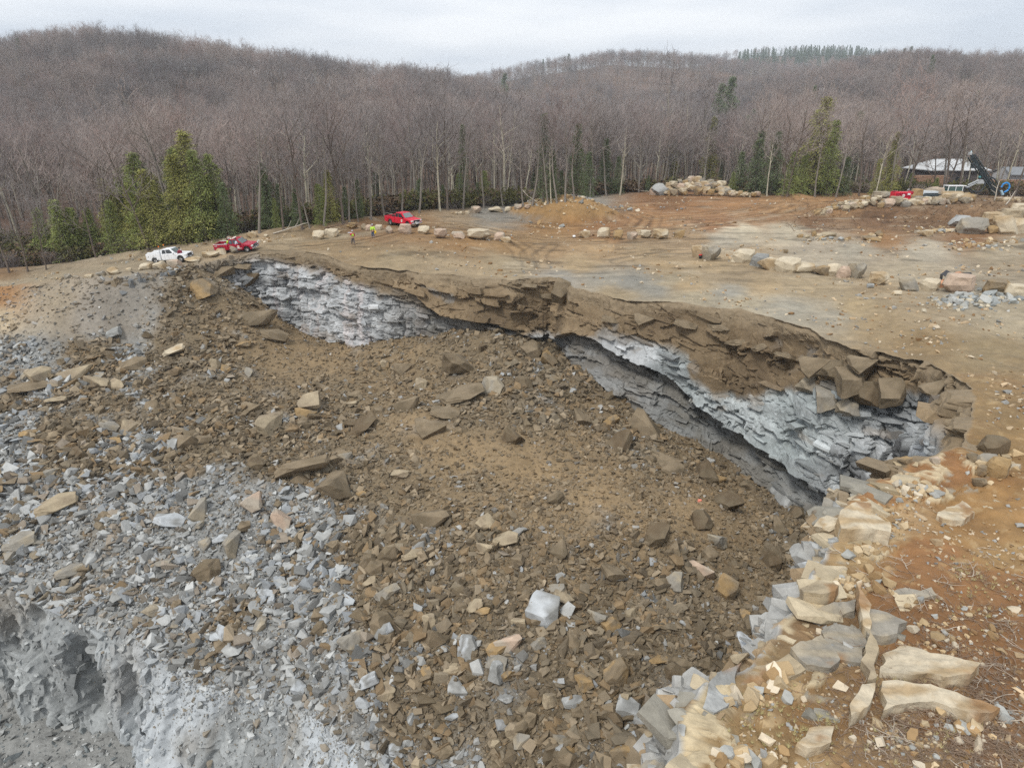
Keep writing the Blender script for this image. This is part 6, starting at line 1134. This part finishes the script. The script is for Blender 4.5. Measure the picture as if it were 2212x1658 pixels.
# ------------------------------------------------------------------ people
def skin(name, V_, E_, R_, m, parent):
    me = bpy.data.meshes.new(name); me.from_pydata([tuple(v) for v in V_], E_, []); o = link(name, me, parent); me.materials.append(m); md = o.modifiers.new('skin', 'SKIN'); md.use_smooth_shade = True
    for i, r_ in enumerate(R_): sv_ = me.skin_vertices[0].data[i]; sv_.radius = (r_, r_) if np.isscalar(r_) else r_
    me.skin_vertices[0].data[0].use_root = True; o.modifiers.new('sub', 'SUBSURF').levels = 1; o.modifiers['sub'].render_levels = 1; return o
SKIN_M = mat('skin', (.45, .27, .19), rough=.6); JEAN = mat('blue_jeans', (.07, .1, .17), rough=.9, noise=.2); KHA = mat('grey_trousers', (.11, .10, .10), rough=.9, noise=.2); BOOT = mat('boots', (.08, .06, .05), rough=.8)
LIME = mat('lime_cloth', (.5, .82, .08), rough=.8, noise=.1); REDC = mat('red_cloth', (.45, .03, .05), rough=.85, noise=.1); MAROON = mat('maroon_cloth', (.26, .03, .055), rough=.85, noise=.1); BLUE = mat('grey_blue_cloth', (.16, .2, .27), rough=.85, noise=.1); WHC = mat('pale_cloth', (.62, .64, .72), rough=.85); YEL = mat('yellow_wire', (.85, .6, .02), rough=.5); GRYH = mat('grey_hat', (.42, .42, .46), rough=.6)
def person(u, v, face, label, top, legs, hat, armL=None, armR=None, stride=.12, vest=None, rot=None):
    x, y, z = raycast(u, v, gz, 40, 200, 600); e = empty('person', (x, y, z-.02), face); tag(e, label, 'person'); H = 1.76
    hp, sh, nk = .92, 1.44, 1.5; s = stride; hl = Vector((0, .11, .09)); 
    aL = armL or [(.0, .27, 1.16), (.08, .26, .93)]; aR = armR or [(.0, -.27, 1.16), (.08, -.26, .93)]
    V_ = [(0, 0, .98), (0, 0, 1.2), (0, 0, 1.42), (0, 0, 1.53), (.02, 0, 1.62), (.03, 0, 1.7), (0, .19, 1.41), aL[0], aL[1], (0, -.19, 1.41), aR[0], aR[1], (s*.5, .11, .5), (s, .12, .08), (s+.15, .12, .04), (-s*.3, -.11, .5), (-s, -.12, .08), (-s+.15, -.12, .04)]
    E_ = [(0, 1), (1, 2), (2, 3), (3, 4), (4, 5), (2, 6), (6, 7), (7, 8), (2, 9), (9, 10), (10, 11), (0, 12), (12, 13), (13, 14), (0, 15), (15, 16), (16, 17)]
    R_ = [.13, .13, .12, .055, .095, .085, .06, .045, .028, .06, .045, .028, .075, .045, .04, .075, .045, .04]
    for hnd, k in ((aL[1], 8), (aR[1], 11)):          # palm and five fingers
        d = Vector(hnd)-Vector(V_[k-1]); d.normalize(); sd_ = d.cross(Vector((1, 0, 0))).normalized(); b = len(V_); V_.append(tuple(Vector(hnd)+d*.08)); E_.append((k, b)); R_.append(.03)
        for f in range(5):
            o_f = sd_*0+Vector((1, 0, 0))*(f-2)*.018; b2 = len(V_); L_ = (.05, .075, .085, .078, .06)[f]; V_.append(tuple(Vector(hnd)+d*(.1 if f else .05)+o_f)); V_.append(tuple(Vector(hnd)+d*(.1+L_ if f else .09)+o_f*1.3+Vector((.01 if f else -.02, 0, 0)))); E_ += [(b, b2), (b2, b2+1)]; R_ += [.01, .008]
    skin('body', V_, E_, R_, SKIN_M, e)
    TV = [(0, 0, .95), (0, 0, 1.18), (0, 0, 1.4), (0, 0, 1.48), (0, .2, 1.41), aL[0], tuple(Vector(aL[0]).lerp(Vector(aL[1]), .85)), (0, -.2, 1.41), aR[0], tuple(Vector(aR[0]).lerp(Vector(aR[1]), .85))]
    skin('jacket', TV, [(0, 1), (1, 2), (2, 3), (2, 4), (4, 5), (5, 6), (2, 7), (7, 8), (8, 9)], [.17, .165, .155, .07, .085, .065, .05, .085, .065, .05], top, e)
    skin('trousers', [(0, 0, .96), (s*.5, .11, .5), (s, .12, .12), (-s*.3, -.11, .5), (-s, -.12, .12)], [(0, 1), (1, 2), (0, 3), (3, 4)], [.155, .1, .075, .1, .075], legs, e)
    for q in ((s, .12), (-s, -.12)): MB().box(q[0]-.09, q[0]+.2, q[1]-.055, q[1]+.055, 0, .1, .03).done('boot', BOOT, e)
    for sg in (-1, 1): MB().ball((.115, sg*.035, 1.68), .012).done('eye', BLK_, e)
    MB().ball((.13, 0, 1.65), .018, (1, .7, 1.3)).done('nose', SKIN_M, e)
    h = MB().ball((.015, 0, 1.75), .125, (1.1, 1, .72)); h.cyl((.1, 0, 1.725), .1, .015, 'z', 14); h.done('hat', hat, e, True)
    if vest: skin('vest', [(0, 0, 1.0), (0, 0, 1.2), (0, 0, 1.4)], [(0, 1), (1, 2)], [.2, .2, .19], vest, e)
    return e
p1 = person(763, 528, R(-60), 'person in red shirt and lime vest with a paper roll on the shoulder', REDC, KHA, GRYH, armR=[(.12, -.3, 1.2), (.2, -.2, 1.42)], vest=LIME, stride=.16)
MB().cyl((0, 0, 0), .05, .6, 'x', 12).done('roll_of_paper', WHC).location = (0, 0, 0)
ro = bpy.data.objects['roll_of_paper']; ro.location = p1.matrix_basis@Vector((-.08, -.24, 1.5)); ro.rotation_euler = (0, -.1, R(-170)); tag(ro, 'white paper roll carried on the shoulder of the person in the lime vest', 'paper roll')
p2 = person(806, 513, R(-80), 'person in lime jacket and blue jeans carrying a yellow coil of wire', LIME, JEAN, GRYH, armL=[(.05, .28, 1.16), (.15, .32, .95)], stride=.1)
w_ = MB(); 
for k in range(9): w_.tube([(.19*math.cos(a)*(1-.06*(k % 3)), (k-4)*.02, .19*math.sin(a)*(1-.06*(k % 3))) for a in np.linspace(0, 6.28, 18)], .014, 5)
wo_ = w_.done('wire_coil', YEL); wo_.location = p2.matrix_basis@Vector((.18, .34, .74)); wo_.rotation_euler = (0, 0, R(-60)); tag(wo_, 'yellow coil of wire held by the person in the lime jacket', 'wire coil')
person(392, 566, R(150), 'person in maroon jacket and dark jeans standing beside the white truck', MAROON, JEAN, BLK_, stride=.18)
person(498, 545, R(120), 'person in lime shirt by the dark red pickup, leftmost of three', LIME, KHA, GRYH, stride=.05)
person(503, 546, R(100), 'person in grey-blue shirt by the dark red pickup, middle of three', BLUE, KHA, mat('cream_cap', (.7, .66, .55)), stride=.05)
person(512, 546, R(60), 'person in white shirt leaning by the door of the dark red pickup', WHC, KHA, BLK_, armL=[(.15, .25, 1.15), (.32, .1, 1.1)], stride=.05)
# ------------------------------------------------------------------ drilling machine, red machine
def local(u0, v0, k): return lambda u, v: ((u-u0)/k, 0, (v0-v)/k)
hx, hy, hz_ = raycast(2085, 436, gz, 60, 260, 500); hy += 7; hx = (2085-1106)/F*(hy*cp_-(hz_+.5-HC)*sp_); gzr = float(gz(hx, hy)); zz = HC+(ray(2085, 422)[2]/ray(2085, 422)[1])*hy
k_ = F/(hy*cp_-(zz-HC)*sp_); rig = empty('drill_rig', (hx, hy, gzr)); tag(rig, 'tracked drilling machine with white cab and tilted dark mast behind the stone ridge', 'drill rig')
Q = lambda u, v, dy=0: ((u-2085)/k_, dy, zz-gzr+(422-v)/k_)
zu_ = lambda zx, zy: (1998+zx*.179, 313+zy*.179)
def zq(zx, zy, dy=0): return Q(1998+zx*.0967, 313+zy*.0967, dy)
MET = mat('dark_steel', (.05, .065, .07), rough=.5, metal=.3, noise=.3, nscale=3); GRM = mat('grey_steel', (.42, .44, .45), rough=.5, noise=.2); HOSE = mat('black_hose', (.03, .035, .04), rough=.5); BHO = mat('blue_hose', (.03, .25, .62), rough=.4); TEAL = mat('teal_paint', (.08, .28, .3), rough=.5)
A = Vector(zq(845, 290)); B = Vector(zq(1580, 1085)); ax = (B-A).normalized(); up = ax.cross(Vector((0, 1, 0))).normalized()
m_ = MB()
for o1 in (-.5, .42):
    for o2 in (-.4, .4): m_.tube([A+up*o1+Vector((0, o2, 0)), B+up*o1*1.1+Vector((0, o2, 0))], .12, 6)
Lm = (B-A).length
for i in range(14):
    t0 = i/14; p = A+ax*Lm*t0; q = A+ax*Lm*(t0+1/14); sg = 1 if i % 2 else -1
    for o2 in (-.3, .3): m_.tube([p+up*.42*sg+Vector((0, o2, 0)), q-up*.42*sg+Vector((0, o2, 0))], .045, 5)
    for o1 in (-.42, .42): m_.tube([p+up*o1+Vector((0, -.3, 0)), q+up*o1+Vector((0, .3, 0))], .04, 5)
m_.done('mast', MET, rig); d_ = MB()
d_.tube([A+up*.0-ax*.4, B+ax*.3], .22, 8); d_.done('drill_rod', MET, rig)
p = A+ax*2.0+up*-.55; MB().box(-.5, .5, -.4, .4, -.45, .45, .06).done('rotary_head', MET, rig, loc=p); MB().box(-.12, .12, -.42, -.4, -.1, .1).done('red_button', TAIL, rig, loc=p)
MB().box(-.25, .25, -.3, .3, -.25, .25, .05).done('top_pulley', GRM, rig, loc=A-ax*.55); MB().tube([A-ax*.5, A-ax*1.0+Vector((.5, 0, .15))], .1, 6).done('mast_tip', mat('pale_blue_paint', (.5, .66, .72), rough=.5), rig)
MB().ball(A+ax*4.6-up*.75, .35, (1, .8, .7)).done('hose_guide', TEAL, rig)
for off, nm in ((-.1, HOSE), (.05, HOSE), (.2, HOSE)): MB().tube([A+ax*f*Lm+up*(off-.45+.08*math.sin(f*9+off*9))+Vector((0, -.4, 0)) for f in np.linspace(.28, .95, 16)], .05, 6).done('mast_hose', nm, rig)
cl_ = zq(425, 910); cr2 = zq(825, 960); zb_ = zq(420, 1110)[2]-1.0
cab = MB(); cx0, cx1, ct = cl_[0], cr2[0], cl_[2]
cab.box(cx0, cx1, -.9, .9, ct-.16, ct, .04); 
for xx in (cx0+.12, (cx0+cx1)/2-.2, cx1-.6):
    for yy in (-.8, .8): cab.tube([(xx, yy, ct-.1), (xx-.1, yy, ct-2.4)], .09, 4)
cab.box(cx0-.1, cx1-.5, -.88, .88, ct-2.9, ct-1.9, .05); cab.done('cab', WHT, rig); MB().box(cx0+.18, cx1-.7, -.82, .82, ct-2.0, ct-.17).done('cab_glass', mat('green_glass', (.07, .12, .11), rough=.1, spec=.6), rig)
MB().box(cx0-5.2, cx0-.2, -1.0, 1.0, .7, ct-1.0, .1).done('engine_housing', mat('pale_grey_paint', (.6, .65, .68), rough=.5), rig)
for yy in (-1.1, 1.1): MB().box(cx0-5, cx1+.4, yy-.25, yy+.25, 0, .8, .3).done('crawler_track', MET, rig)
MB().box(cx0-4.6, cx1, -1.0, 1.0, .5, 1.0, .05).done('chassis', MET, rig)
bm_ = MB(); bm_.tube([zq(640, 1200), zq(760, 1040), zq(900, 960), zq(1040, 880), zq(1130, 830)], .2, 6); bm_.tube([zq(890, 905, -.2), zq(1100, 800, -.2), zq(1230, 860, -.1)], .14, 6); bm_.box(zq(1090, 0)[0], zq(1240, 0)[0], -.3, .3, zq(0, 880)[2], zq(0, 790)[2], .06); bm_.done('boom', GRM, rig)
def hose(P, r, m, nm):
    P = np.array([zq(a, b, -.5+.1*math.sin(i)) for i, (a, b) in enumerate(P)]); t = np.arange(len(P)); T = np.linspace(0, len(P)-1, len(P)*6); Qs = np.stack([np.interp(T, t, P[:, i]) for i in range(3)], 1); Qs = blur(Qs, 3); MB().tube(Qs, r, 8).done(nm, m, rig, True)
hose([(690,1080),(760,1010),(870,960),(960,1000),(1050,1050),(1130,1060),(1200,1010),(1245,920),(1265,830),(1300,760),(1360,735),(1450,790),(1520,880),(1600,965)], .13, HOSE, 'air_hose'); hose([(780,990),(860,950),(930,1000),(980,1080),(1030,1020),(1080,1040),(1110,1110)], .09, HOSE, 'feed_hose')
hose([(1620,960),(1650,880),(1720,850),(1780,880),(1800,950),(1770,1020),(1700,1060)], .16, BHO, 'dust_hose'); MB().tube([zq(1650, 1020, -.3), zq(1710, 1110, -.3)], np.array([.2, .28]), 8).done('hose_nozzle', mat('light_blue_rubber', (.35, .5, .6)), rig)
x, y, z = raycast(1945, 436, gz, 60, 260, 500); y += 7; x *= y/(y-7); zr_ = float(gz(x, y)); kk = F/(y*cp_-(z-HC)*sp_); top = HC+(ray(1945, 414)[2]/ray(1945, 414)[1])*y-zr_
e = empty('air_compressor', (x, y, zr_)); tag(e, 'red compressor trailer half hidden behind the stone ridge', 'compressor'); hw = 20/kk
MB().box(-hw, hw*.75, -.9, .9, .5, top, .12).done('housing', RED1, e); MB().box(-hw*.9, hw*.6, -.95, -.9, top-.75, top-.15, .02).done('side_panel', RED2, e); o_ = MB().cyl((0, -.96, 0), .25, .02, 'y', 20).done('round_emblem', emblem_mat('door_emblem_print'), e); o_.location = (-hw*.1, 0, top-.6)
MB().box(hw*.3, hw*.6, -.97, -.955, top-.5, top-.2).done('label_plate', WHT, e); MB().cyl((hw*.9, 0, top-.15), .3, 1.0, 'y', 14).done('air_tank', RED2, e); MB().tube([(hw*.5, 0, top-.05), (hw*.5, 0, top+.3), (hw*.7, 0, top+.42)], .08, 6).done('exhaust_pipe', GRM, e); MB().box(-hw, -hw*.5, -.6, .6, top, top+.12, .03).done('roof_hatch', RED2, e)
for xx in (-hw*.5, hw*.4):
    for yy in (-.85, .85): MB().cyl((xx, yy, .38), .38, .2, 'y', 18).done('wheel', RUB, e)
# ------------------------------------------------------------------ buildings behind the trees
ROOF = mat('pale_metal_roof', (.56, .57, .57), rough=.6, noise=.08, nscale=.6); WBR = mat('brown_board_wall', (.1, .085, .08), rough=.9, noise=.2); WGY = mat('pale_siding', (.5, .5, .5), rough=.8, noise=.06)
def pt(u, v, Y_): a, b, c = ray(u, v); return Vector((a/b*Y_, Y_, HC+c/b*Y_))
def gable(name, u0, u1, ve, vr, Y_, depth, wall, roof, label, windows=3, hip=0, low=False):
    a = pt(u0, ve, Y_); b = pt(u1, ve, Y_); rz = pt((u0+u1)/2, vr, Y_+depth/2).z; L_ = (b-a).length; zg = float(land((a.x+b.x)/2, Y_))-.3; h = a.z-zg if not low else 3.0; zg = zg if not low else zg+.2; e = empty(name, (a.x, Y_, zg), math.atan2(b.y-a.y, b.x-a.x)); tag(e, label, 'building'); h = max(h, 2.5); rh = max(rz-zg, h+1) if not low else h+1.8
    MB().box(0, L_, .3, depth-.3, 0, h).done('wall', wall, e); o = .6
    r_ = MB(); r_.loft([(-o, -o, h-.1), (L_+o, -o, h-.1), (L_-hip, depth/2, rh), (hip, depth/2, rh)], [(-o, -o, h+.12), (L_+o, -o, h+.12), (L_-hip, depth/2, rh+.2), (hip, depth/2, rh+.2)])
    r_.loft([(hip, depth/2, rh+.003), (L_-hip, depth/2, rh+.003), (L_+o, depth+o, h-.1), (-o, depth+o, h-.1)], [(hip, depth/2, rh+.203), (L_-hip, depth/2, rh+.203), (L_+o, depth+o, h+.12), (-o, depth+o, h+.12)])
    if hip: 
        for xx, hh in ((-o, hip), (L_+o, L_-hip)): r_.loft([(xx, -o, h-.1), (xx, depth+o, h-.1), (hh, depth/2, rh)], [(xx, -o, h+.13), (xx, depth+o, h+.13), (hh, depth/2, rh+.21)])
    else:
        for xx in (0.05, L_-.05): MB().loft([(xx-.05, .3, h), (xx-.05, depth-.3, h), (xx-.05, depth/2, rh)], [(xx+.05, .3, h), (xx+.05, depth-.3, h), (xx+.05, depth/2, rh)]).done('gable_wall', wall, e)
    r_.done('roof', roof, e)
    for i in range(windows): xx = L_*(i+.6)/(windows+.2); w2 = MB().box(xx-.5, xx+.5, .26, .32, h*.35, h*.75).done('window', GLS, e)
    MB().box(L_*.12, L_*.12+1.0, .27, .32, 0, min(2.1, h-.3)).done('door', GRM, e); return e
gable('long_barn', 2012, 2135, 368, 345, 196, 13, WBR, ROOF, 'long low building with pale metal roof seen through the trees', 5, 4)
gable('grey_roofed_house', 2186, 2290, 378, 362, 205, 9, WGY, mat('grey_roof', (.22, .23, .24), rough=.8), 'pale-walled house with grey roof at the right edge behind trees', 4)
for (u0, u1, ve, vr, Y_, lb) in ((1853, 1868, 181, 177, 420, 'small white house high in the wood, topmost of three'), (1770, 1783, 203, 199, 380, 'small white house in the wood above the tall yellow-green hemlock'), (2060, 2096, 211, 206, 370, 'long white house in the wood above the drilling machine')):
    Y_ = raycast((u0+u1)/2, ve+1, hills, 250, 1500, 2000)[1]; gable('small_house', u0, u1, ve, vr, Y_, 7, mat('white_siding', (.7, .7, .7)), ROOF, lb, 2, 0, True)
LUM = mat('sawn_timber', (.33, .2, .13), rough=.8, noise=.25, nscale=1, stretch=(.3, 1, 4))
for (u0, u1, v0, Y_, lb) in ((1975, 2050, 393, 186, 'long low stack of orange-brown timber left of the drill mast'), (2125, 2215, 402, 184, 'long low stack of orange-brown timber right of the drill mast')):
    a = pt(u0, v0, Y_); b = pt(u1, v0, Y_); zg = float(land(a.x, Y_)); h = max(a.z+1.7-zg, 1.5); s = MB()
    for i in range(int(h/.22)): s.box(0+.3*(i % 3), b.x-a.x-.25*((i*2) % 3), 0, 1.4, i*.22, i*.22+.17, .01)
    tag(s.done('timber_stack', LUM, None, loc=(a.x, Y_, zg)), lb, 'timber stack')
# ------------------------------------------------------------------ small things on the clearing
def onto(u, v): x, y, z = raycast(u, v, gz, 20, 200, 700); return x, y, z, F/(y*cp_-(z-HC)*sp_)
x, y, z, k = onto(1511, 557); e = empty('bucket', (x, y-.3, z)); tag(e, 'black bucket with a red lid standing against a boulder', 'bucket'); MB().cyl((0, 0, .2), .15, .4, 'z', 20, .18).done('pail', BLK_, e, True); MB().cyl((0, 0, .43), .2, .06, 'z', 20).done('lid', mat('red_plastic', (.7, .02, .02), rough=.4), e); MB().tube([(.19*math.cos(a), -.02, .36-.16*math.sin(a)) for a in np.linspace(0, math.pi, 9)], .008, 5).done('handle', GRM, e)
x, y, z, k = onto(1536, 560); tag(MB().tube([(0, 0, 0), (-1.35, .1, 1.0)], .03, 6).tube([(.05, -.08, -.05), (-1.2, -.02, 1.08)], .02, 6).done('steel_bar', GRM, None, loc=(x+.1, y+.6, z+.75)), 'pair of grey steel bars leaning over a boulder beside the bucket', 'steel bar')
x, y, z, k = onto(1264, 513); e = empty('jug', (x, y+.5, z+.82)); tag(e, 'white jug with yellow cap resting on a boulder', 'jug'); MB().box(-.2, .2, -.13, .13, 0, .24, .06).done('container', WHT, e); MB().box(-.1, .08, -.14, .14, -.06, .06, .02).done('yellow_strap', YEL, e)
x, y, z, k = onto(1240, 513); tag(MB().cyl((0, 0, .17), .16, .38, 'x', 18, .19).done('pail', WHT, None, True, loc=(x, y, z)), 'white pail lying on the soil left of the boulder with the jug', 'pail')
x, y, z, k = onto(476, 551); tag(MB().box(-.05, .05, -.02, .02, 0, .75, .01).done('marker_stake', mat('pink_paint', (.85, .14, .2), rough=.6), None, loc=(x, y, z-.05)), 'pink marker stake at the rim below the dark red pickup', 'stake')
x, y, z, k = onto(2080, 625)
rr = random.Random(3); e = empty('scrap_heap', (x, y+1.6, z)); tag(e, 'heap of black sheets and torn cardboard behind a pink boulder', 'scrap'); CARD = mat('cardboard', (.5, .26, .15), rough=.9, noise=.1); PLS = mat('black_sheet', (.05, .05, .055), rough=.7)
for i in range(16):
    o_ = MB().box(-.8, .8, -.35, .35, -.02, .02).done('black_sheet', PLS, e, loc=(rr.uniform(-1.2, 1.7), rr.uniform(-.5, .6), rr.uniform(.1, 1.35)*(1-.3*abs(i-8)/8))); o_.rotation_euler = (rr.gauss(0, .5), rr.gauss(.2, .4), rr.uniform(-1.2, 1.2))
for i in range(3): o_ = MB().box(-.55, .55, -.3, .3, 0, .5-.1*i).done('cardboard_box', CARD, e, loc=(-1.3+i*.55, -.35, .15+.45*i)); o_.rotation_euler = (rr.gauss(0, .3), rr.gauss(-.3, .2), rr.uniform(-.6, .6))
for (u, v, sc_, lb) in ((1511, 1085, .32, 'small orange-pink stone on the sandy ridge of the heap'),):
    x, y, z = raycast(u, v, hz, 20, 120, 400); o_ = link('painted_stone', np_mesh('stone', *block_proto(77, (1, .9, .8), 6, 0, 0, .04), np.tile((.75, .25, .17), (400, 1))[:len(block_proto(77, (1, .9, .8), 6, 0, 0, .04)[0])], False, [M_ROCK]), None, (x, y, z+.1)); o_.scale = (sc_,)*3; tag(o_, lb, 'rock')
# a pale split trunk stuck in the soil ridge, fallen logs and sticks by the wood
def logs(u, v, L_, r_, rz, el, m, label):
    x, y, z, k = onto(u, v); rg = np.random.default_rng(int(u)); P = [np.zeros(3)]; d = np.array([1., 0, 0])
    for i in range(8): d = d+rg.normal(0, .09, 3); d /= np.linalg.norm(d); P.append(P[-1]+d*L_/8)
    o_ = MB().tube(np.array(P), np.linspace(r_, r_*.45, 9), 7); 
    for j in (3, 5): q = P[j]; o_.tube([q, q+np.array([.3, .4, .3])*L_*.25, q+np.array([.5, .6, .7])*L_*.3], np.array([r_*.5, r_*.35, r_*.2]), 5)
    o_ = o_.done('fallen_branch', m, None, True, loc=(x, y, z+.1)); o_.rotation_euler = (0, -el, rz); tag(o_, label, 'branch')
LW = mat('weathered_wood', rgb(206,196,180), noise=.2)
logs(2147, 436, 3.2, .11, 0, 1.45, LW, 'white split branch standing upright in the soil ridge below the drill mast'); logs(2172, 444, 3.0, .1, .5, .5, LW, 'grey branch sticking out of the soil ridge at the right edge'); logs(1414, 416, 6, .09, 2.6, .12, LW, 'thin fallen trunk at the forest edge left of the boulder pile')
logs(700, 494, 5, .1, .3, .05, mat('brown_wood', rgb(136,112,92), noise=.2), 'brown log on the bank above the rim'); logs(860, 466, 6, .09, 2.9, .1, LW, 'fallen branch behind the bright red pickup'); logs(590, 506, 5, .1, .2, .08, LW, 'pale branch on the bank right of the dark red pickup'); logs(1160, 437, 5, .08, 2.4, .25, LW, 'leaning dead branch at the forest edge by the gravel heap')
# ------------------------------------------------------------------ the air: far hills fade a little
hb = MB().box(-2300, 2300, -40, 1960, -46.5, 214).done('haze', mat('haze_air', (1, 1, 1))); tag(hb, kind='stuff'); hm = hb.data.materials[0]; t = hm.node_tree
for n_ in list(t.nodes):
    if n_.type != 'OUTPUT_MATERIAL': t.nodes.remove(n_)
pv = t.nodes.new('ShaderNodeVolumePrincipled'); pv.inputs['Color'].default_value = (.86, .93, 1, 1); pv.inputs['Density'].default_value = .00025; pv.inputs['Anisotropy'].default_value = .2
t.links.new(pv.outputs[0], [n_ for n_ in t.nodes if n_.type == 'OUTPUT_MATERIAL'][0].inputs['Volume'])
